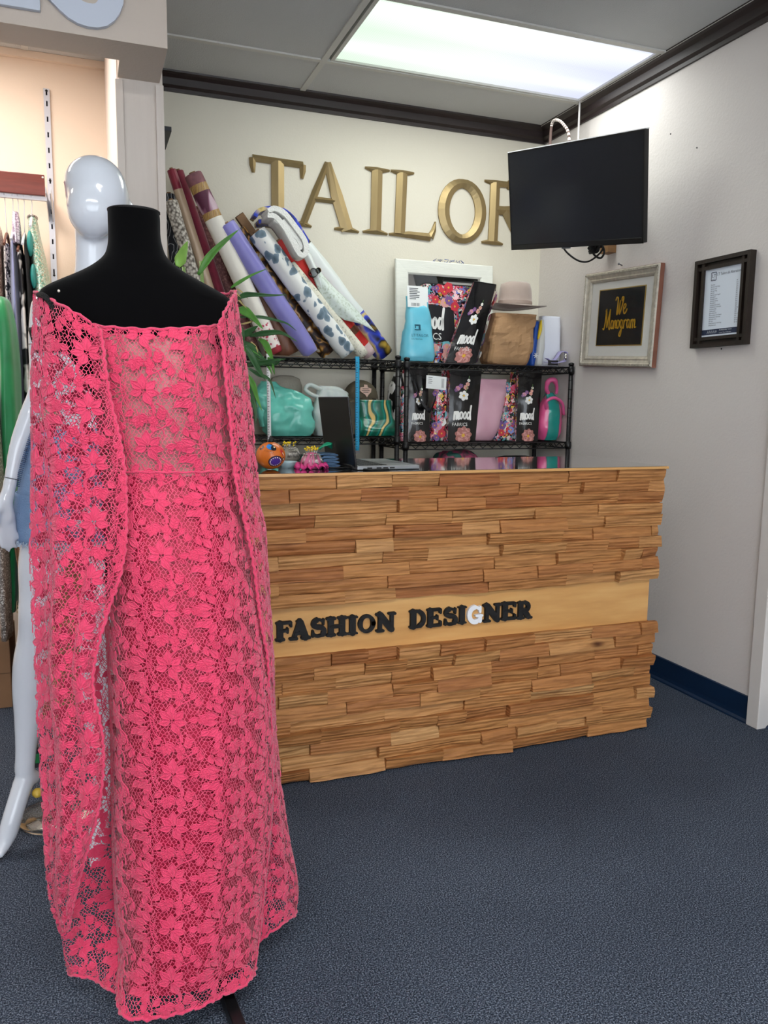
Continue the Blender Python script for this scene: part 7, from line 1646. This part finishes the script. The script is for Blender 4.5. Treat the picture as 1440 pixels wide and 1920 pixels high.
# joint seams at wrist and upper arm
for c, d, r in (((-.2005, 2.467, 1.105), (-.25, -.05, -1), .0202), ((-.107, 2.522, 1.478), (-.05, 0, -1), .0365)):
    sm_ = MB(); M = frame3(c, Vector(d).orthogonal(), Vector(d).cross(Vector(d).orthogonal()))
    sm_.tube([tuple(M @ Vector((r*math.cos(2*PI*k/28), r*math.sin(2*PI*k/28), 0))) for k in range(29)], .0012, 5, caps=False)
    obj('joint_seam', sm_, mat('grey_joint_gap', '#5d6066', rough=.6), mq)
M_DENM = mat('washed_blue_denim', '#6a88b0', rough=.9, var=1, col2='#88a3c6', vscale=9, bump=.5, bscale=260)
sh = MB()
hip = [(.020, 2.52, 1.245, .168, .118), (.015, 2.52, 1.18, .182, .128), (.012, 2.52, 1.10, .196, .136), (.010, 2.518, 1.03, .206, .138)]
sh.loft([[(p[0]+p[3]*math.cos(2*PI*k/40), p[1]+p[4]*math.sin(2*PI*k/40), p[2]) for k in range(40)] for p in crom([NP(p) for p in hip], 16)], False, False)
so = obj('denim_shorts', sh, M_DENM, mq); s = so.modifiers.new('thickness', 'SOLIDIFY'); s.thickness = .004
for cx, tx in ((-.086, -.104), (.115, .085)):
    lg = MB(); P = crom([NP((cx, 2.518, 1.06, .110, .134)), NP((lerp(cx, tx, .5), 2.516, 1.0, .108, .118)), NP((tx, 2.514, .922, .098, .104))], 14)
    lg.loft([[(p[0]+p[3]*math.cos(2*PI*k/36)*(1+.015*math.sin(3*k)), p[1]+p[4]*math.sin(2*PI*k/36), p[2]+(.006*math.sin(2*PI*k/36*3) if i == len(P)-1 else 0)) for k in range(36)] for i, p in enumerate(P)], False, False)
    o = obj('shorts_leg', lg, M_DENM, so); s = o.modifiers.new('thickness', 'SOLIDIFY'); s.thickness = .004
    fr = MB(); e = P[-1]
    for k in range(150):
        a = 2*PI*k/150+rnd.uniform(-.03, .03); c = Vector((e[0]+e[3]*math.cos(a), e[1]+e[4]*math.sin(a), e[2]+rnd.uniform(-.002, .004)))
        o_ = Vector((math.cos(a), math.sin(a), 0))
        fr.tube([c, c+o_*rnd.uniform(.002, .006)+Vector((rnd.uniform(-.003, .003), 0, -.007)), c+o_*rnd.uniform(.0, .009)+Vector((rnd.uniform(-.006, .006), 0, -rnd.uniform(.010, .019)))], .0011, 4)
    obj('frayed_hem', fr, mat('pale_denim_thread', '#b9cbe0', rough=.9), so, kind='stuff')
ss = MB()
for k in range(30):
    z = 1.235-k*.0052; x = -.140-.0012*k-.012*math.sin(k/30*1.6); ss.tube([(x-.004, 2.43+.0012*k, z), (x+.007, 2.425+.0012*k, z-.003)], .0014, 5)
obj('side_stitching', ss, mat('dark_denim_thread', '#2f4a70', rough=.9), so, kind='stuff')
ct = MB(); ct.loft([[(p[0]+p[3]*math.cos(2*PI*k/36), p[1]+p[4]*math.sin(2*PI*k/36), p[2]) for k in range(36)] for p in crom([NP((.033, 2.525, 1.525, .172, .104)), NP((.033, 2.52, 1.49, .166, .112)), NP((.033, 2.515, 1.455, .155, .120))], 8)], False, False)
o = obj('black_bandeau', ct, mat('black_knit', '#0c0c0e', rough=.9), mq); s = o.modifiers.new('thickness', 'SOLIDIFY'); s.thickness = .004
# clear base with its yellow knob
bs = thing('glass_stand', 'clear glass mannequin base with a yellow knob, on the carpet behind the gown', 'stand', (-.14, 2.62, 0))
M_CLR = mat('clear_acrylic', '#f3fbfa', rough=.02, transmission=1, ior=1.3)
obj('disc', MB().lathe([(0, 0), (.118, 0), (.126, .004), (.126, .012), (.112, .018), (.08, .030), (.03, .040), (0, .042)], (-.12, 2.62, .002), 48), M_CLR, bs)
obj('rod', MB().tube([(-.12, 2.62, .04), (-.12, 2.62, .30)], .011, 12), mat('brushed_steel', '#a9abad', rough=.3, metal=1), bs)
obj('knob', MB().lathe([(0, 0), (.012, .001), (.016, .008), (.012, .016), (.006, .02), (0, .021)], (0, 0, 0), 16, 0, Matrix.Translation((-.175, 2.50, .150)) @ Matrix.Rotation(PI/2, 4, 'X')), mat('yellow_plastic_knob', '#d9b64a', rough=.4), bs)
obj('knob_screw', MB().tube([(-.175, 2.50, .150), (-.125, 2.615, .150)], .005, 8), mat('brushed_steel', '#a9abad'), bs)
tg_ = tag(move_origin(obj('green_tag', MB().box((-.196, 2.56, .20), (-.150, 2.562, .265)), mat('dark_card', '#3a3f48', rough=.6)), (-.17, 2.56, .0)), 'small dark card with a green label hanging by the mannequin ankle', 'tag')
obj('green_label', MB().box((-.194, 2.5585, .215), (-.170, 2.56, .245)), mat('green_label', '#2aa05c', rough=.6), tg_)
obj('string', MB().tube([(-.172, 2.561, .265), (-.178, 2.54, .34)], .001, 5), M_DRY, tg_)

# ---- wall standard, bracket, clothes rail
M_CHR = mat('zinc_slotted_steel', '#c3c5cd', rough=.35, metal=.25)
M_RAIL = mat('reddish_mahogany', '#6a2b22', rough=.35, var=.25, vscale=12, stretch=(1, 4, 8), coat=.3)
wsd = thing('wall_standard', 'slotted steel wall standard on the pinkish niche wall', 'shelf standard', (-.11, YB, .6))
st = MB()
for a, b in ((-.0135, -.0035), (.0035, .0135)): st.box((-.116+a, YB-.013, .62), (-.116+b, YB-.001, 2.775))
z = .62
while z < 2.77:
    st.box((-.116-.0036, YB-.0128, z), (-.116+.0036, YB-.001, z+.046)); z += .070
st.box((-.1195, YB-.0128, 2.745), (-.1125, YB-.001, 2.775))
obj('channel', st, M_CHR, wsd); obj('channel_back', MB().box((-.120, YB-.004, .62), (-.112, YB-.0005, 2.77)), mat('dark_slot', '#23232a', rough=.8), wsd)
sc = MB()
for z in (2.765, 2.36, 1.92): sc.lathe([(0, 0), (.006, 0), (.005, .003), (0, .004)], (0, 0, 0), 10, 0, Matrix.Translation((-.116, YB-.0128, z)) @ Matrix.Rotation(PI/2, 4, 'X'))
obj('screws', sc, M_BLK, wsd, kind='stuff')
br = thing('rail_bracket', 'steel bracket carrying the clothes rail off the wall standard', 'bracket', (-.12, 4.2, 2.2))
for x in (-.128, -.110):
    b_ = MB(); b_.loft([[(x-.002, YB-.012, 2.27), (x+.002, YB-.012, 2.27), (x+.002, YB-.012, 2.17), (x-.002, YB-.012, 2.17)], [(x-.002, 4.035, 2.262), (x+.002, 4.035, 2.262), (x+.002, 4.035, 2.235), (x-.002, 4.035, 2.235)]], smooth=False)
    obj('bracket_plate', b_, M_CHR, br)
rl = thing('clothes_rail', 'reddish wooden clothes rail with a steel hanging bar, top left', 'rail', (-.6, 4.04, 2.2))
obj('wood_valance', MB().box((-1.9, 4.03, 2.222), (-.131, 4.052, 2.312)), M_RAIL, rl, bevel=.003)
obj('hanging_bar', MB().box((-1.9, 4.046, 2.205), (-.125, 4.068, 2.221)), M_CHR, rl)
sk = MB().lathe([(0, 0), (.005, 0), (0, .004)], (0, 0, 0), 10, 0, Matrix.Translation((-.138, 4.03, 2.300)) @ Matrix.Rotation(PI/2, 4, 'X')); obj('screw_cap', sk, M_PW, rl)
def sequin(name, stops, sc_=190):
    return ramp_mat(name, 'voronoi', stops, rough=.3, scale=sc_, metal=.35, out='color', const=True, bump=.5)
M_MINT = sequin('mint_sequins', [(0, '#8fc0ae'), (.25, '#b9d8c9'), (.45, '#6aa893'), (.62, '#c9c3a4'), (.75, '#dbe8df'), (.88, '#9a8f78')])
M_ROSE = sequin('rose_gold_sequins', [(0, '#b58f84'), (.3, '#8b675f'), (.5, '#d8bdb0'), (.7, '#6e5550'), (.85, '#efe2da')], 170)
M_PEW = sequin('pewter_sequins', [(0, '#8d8580'), (.35, '#6b635e'), (.6, '#a7a09a'), (.85, '#e5e2de')], 210)
M_LIL = mat('periwinkle_satin', '#8a90bd', rough=.4, sheen=.4, var=.2, vscale=6)
M_LILS = sequin('lilac_glitter', [(0, '#c9bccc'), (.3, '#a493ab'), (.6, '#e3dbe6'), (.85, '#8d7b95')], 220)
M_GRN = mat('emerald_satin', '#118a4e', rough=.4, sheen=.3, var=.3, vscale=7)
M_BK = mat('black_crepe', '#0d0d10', rough=.8)
M_BW = ramp_mat('black_white_flower_print', 'noise', [(0, '#101013'), (.52, '#121216'), (.56, '#e4e0dc'), (1, '#e8e5e0')], rough=.6, scale=9, detail=2)
M_NETW = ramp_mat('black_net_over_white', 'voronoi', [(0, '#e0dad6'), (.5, '#d2ccca'), (.62, '#26242a'), (1, '#151418')], rough=.7, scale=60, dist=.06)
M_HGR = mat('white_plastic_hanger', '#dfe0e4', rough=.35); M_HGW = mat('dark_wood_hanger', '#6b4232', rough=.4)
HG = 'hangers on the niche rail'
def garment(label, levels, m, hanger=None, hx=None, cat='dress', wob=.006, seed=1, lab2=None, y=4.055, th=1.0):
    """a garment seen edge-on: (x, z, half_thickness, half_depth)"""
    t = thing('hanging_garment', label, cat, (levels[0][0], y, levels[-1][1]), 'garments on the niche rail')
    D = crom([NP(l, float) for l in levels], 34); n = 30; rings = []
    for i, l in enumerate(D):
        ring = []
        for k in range(n):
            a = 2*PI*k/n; c, s = math.cos(a), math.sin(a)
            w = wob*mnoise.noise((a*1.7+seed, l[1]*3, seed))+wob*.8*math.sin(a*7+seed)*min(1, i/12)
            ring.append((l[0]+(l[2]*th+w)*c, y+(l[3]+w)*s, l[1]))
        rings.append(ring)
    mb = MB(); mb.loft(rings); obj('cloth', mb, m, t)
    return t
def hanger(label, x, z, m, tilt=0.0, y=4.055):
    t = thing('clothes_hanger', label, 'hanger', (x, y, z), HG)
    mb = MB(); mb.tube([tuple(p) for p in crom([(x, y-.012, 2.214), (x, y-.004, 2.2225), (x, y+.006, 2.222), (x, y+.010, 2.208), (x+.002, y+.003, 2.19), (x+tilt*.5, y, lerp(2.19, z, .5)), (x+tilt, y, z)], 26)], .0018, 6); obj('hook', mb, M_CHR, t)
    mb = MB(); mb.tube([tuple(p) for p in crom([(x+tilt, y-.19, z-.075), (x+tilt, y-.10, z-.035), (x+tilt, y, z), (x+tilt, y+.10, z-.035), (x+tilt, y+.19, z-.075)], 20)], .006, 8); obj('arm', mb, m, t)
    return t
mg = garment('mint sequinned dress with cut-out armholes, rightmost on the niche rail', [(-.189, 2.130, .016, .05), (-.187, 2.09, .021, .07), (-.181, 2.03, .024, .14), (-.172, 1.93, .033, .17), (-.163, 1.80, .040, .18), (-.170, 1.60, .045, .19), (-.18, 1.2, .05, .21), (-.19, .55, .06, .23)], M_MINT, seed=2, wob=.003)
for z0_, z1_, x0_ in ((2.045, 1.935, -.190), (1.905, 1.80, -.182)):
    hb = MB(); hb.ellipsoid((x0_-.006, 3.905+(.0 if z0_ > 2 else -.012), (z0_+z1_)/2), (.013, .03, (z0_-z1_)/2), 16, 10); obj('armhole', hb, mat('teal_dress_lining', '#2f8f88', rough=.5, var=.3, vscale=20), mg)
nb = MB(); nb.tube([(-.189+.018*math.cos(2*PI*k/24), 4.055+.052*math.sin(2*PI*k/24), 2.128) for k in range(25)], .0055, 6, caps=False); obj('beaded_collar', nb, M_PEW, mg)
hanger('wire hanger of the mint sequinned dress', -.190, 2.13, M_HGR)
hanger('white plastic hanger holding the black garment next to the mint dress', -.222, 2.055, M_HGR, -.002)
garment('plain black garment between the mint dress and the printed one', [(-.217, 2.02, .012, .06), (-.213, 1.97, .018, .17), (-.207, 1.8, .022, .19), (-.203, 1.4, .026, .20), (-.20, .8, .03, .21)], M_BK, seed=3, th=.72)
garment('black dress with white flower print behind the lilac one', [(-.245, 1.99, .012, .06), (-.240, 1.94, .018, .17), (-.236, 1.8, .022, .19), (-.232, 1.4, .028, .20), (-.235, .9, .03, .2)], M_BW, seed=4, th=.72)
hanger('dark wooden hanger of the flower printed dress', -.247, 2.025, M_HGW, .003)
garment('periwinkle blue satin dress on the niche rail', [(-.268, 2.05, .010, .03), (-.268, 2.0, .014, .10), (-.266, 1.85, .020, .17), (-.268, 1.6, .026, .19), (-.275, 1.4, .034, .20), (-.283, 1.1, .040, .21), (-.285, .6, .05, .22)], M_LIL, seed=5, th=.72, y=4.03)
garment('lilac glitter strap top hanging above the black garment', [(-.256, 2.135, .011, .02), (-.255, 2.08, .013, .05), (-.252, 1.99, .014, .10)], M_LILS, seed=6, cat='top', y=4.0)
hanger('thin wire hanger of the periwinkle dress', -.268, 2.07, M_CHR)
garment('black net lace dress over white, left of the periwinkle one', [(-.297, 2.0, .010, .05), (-.295, 1.95, .016, .17), (-.294, 1.6, .022, .19), (-.297, 1.0, .03, .2)], M_NETW, seed=7, th=.72)
hanger('dark wooden hanger of the net lace dress', -.300, 2.05, M_HGW, .004)
garment('rose gold sequinned dress at the left edge of the rail', [(-.330, 2.08, .010, .04), (-.328, 2.03, .018, .12), (-.327, 1.85, .026, .18), (-.328, 1.6, .03, .19), (-.335, 1.1, .035, .2)], M_ROSE, seed=8, th=.72, wob=.003)
hanger('clear hanger of the rose gold dress', -.333, 2.10, M_HGR)
garment('long emerald green satin dress hanging in front of the others', [(-.314, 1.745, .018, .04), (-.309, 1.715, .034, .09), (-.300, 1.6, .040, .12), (-.298, 1.4, .045, .13), (-.305, 1.1, .046, .13), (-.318, .8, .044, .14), (-.330, .42, .035, .14)], M_GRN, seed=9, y=3.80)
garment('pewter sequinned dress at the left edge, below the green one', [(-.352, 1.40, .012, .06), (-.348, 1.2, .020, .10), (-.345, .9, .024, .12), (-.343, .6, .026, .13), (-.345, .33, .022, .12)], M_PEW, seed=10, y=3.66, wob=.003)
garment('grey dress further left on the rail', [(-.41, 2.02, .012, .06), (-.41, 1.95, .02, .17), (-.41, 1.4, .03, .2), (-.41, .8, .035, .2)], mat('grey_jersey', '#6f6b70', rough=.8), seed=11)
# ---- cartons
M_CARD = mat('brown_corrugated_card', '#8f6b4d', rough=.8, var=.12, vscale=6)
M_TAPE = mat('clear_brown_tape', '#a5825c', rough=.3)
c1 = thing('carton', 'closed brown carton on the carpet at the left edge', 'carton', (-.49, 3.78, 0))
obj('box_body', MB().box((-.66, 3.665, .002), (-.338, 3.95, .315)), M_CARD, c1, bevel=.003)
obj('packing_tape', MB().box((-.52, 3.663, .002), (-.47, 3.952, .3165)), M_TAPE, c1)
obj('seam', MB().box((-.661, 3.6642, .155), (-.3372, 3.9502, .157)), mat('dark_card_seam', '#4d3828', rough=.9), c1)
c2 = thing('carton', 'tall open brown carton behind the mannequin leg', 'carton', (-.14, 3.75, 0))
bx = MB()
for a, b in (((-.285, 3.62, .002), (-.28, 3.95, .60)), ((.015, 3.62, .002), (.02, 3.95, .60)), ((-.28, 3.62, .002), (.015, 3.625, .60)), ((-.28, 3.945, .002), (.015, 3.95, .60)), ((-.28, 3.625, .002), (.015, 3.945, .008))): bx.box(a, b)
obj('box_body', bx, M_CARD, c2)
for vs in ([(-.285, 3.62, .60), (-.285, 3.95, .60), (-.30, 3.95, .75), (-.30, 3.62, .75)], [(-.28, 3.62, .60), (.015, 3.62, .60), (.015, 3.57, .72), (-.28, 3.57, .72)]):
    fl_ = MB(); fl_.add(vs, [(0, 1, 2, 3)]); o = obj('flap', fl_, M_CARD, c2); s = o.modifiers.new('thickness', 'SOLIDIFY'); s.thickness = .004
tw = MB()
for k in range(8): tw.tube([tuple(p) for p in crom([(-.287+rnd.uniform(-.012, .012), 3.612, .46+rnd.uniform(-.05, .03)) for _ in range(4)], 14)], .0012, 5)
tag(move_origin(obj('twine', tw, mat('jute_twine', '#c9b08a', rough=.9)), (-.287, 3.612, .44)), 'wisps of twine on the corner of the open carton', 'twine')
c3 = thing('carton', 'low brown carton standing in front of the open carton', 'carton', (-.1, 3.4, 0))
obj('box_body', MB().box((-.262, 3.42, .002), (-.02, 3.60, .40)), M_CARD, c3, bevel=.003)
obj('packing_tape', MB().box((-.17, 3.418, .002), (-.12, 3.602, .4015)), M_TAPE, c3)
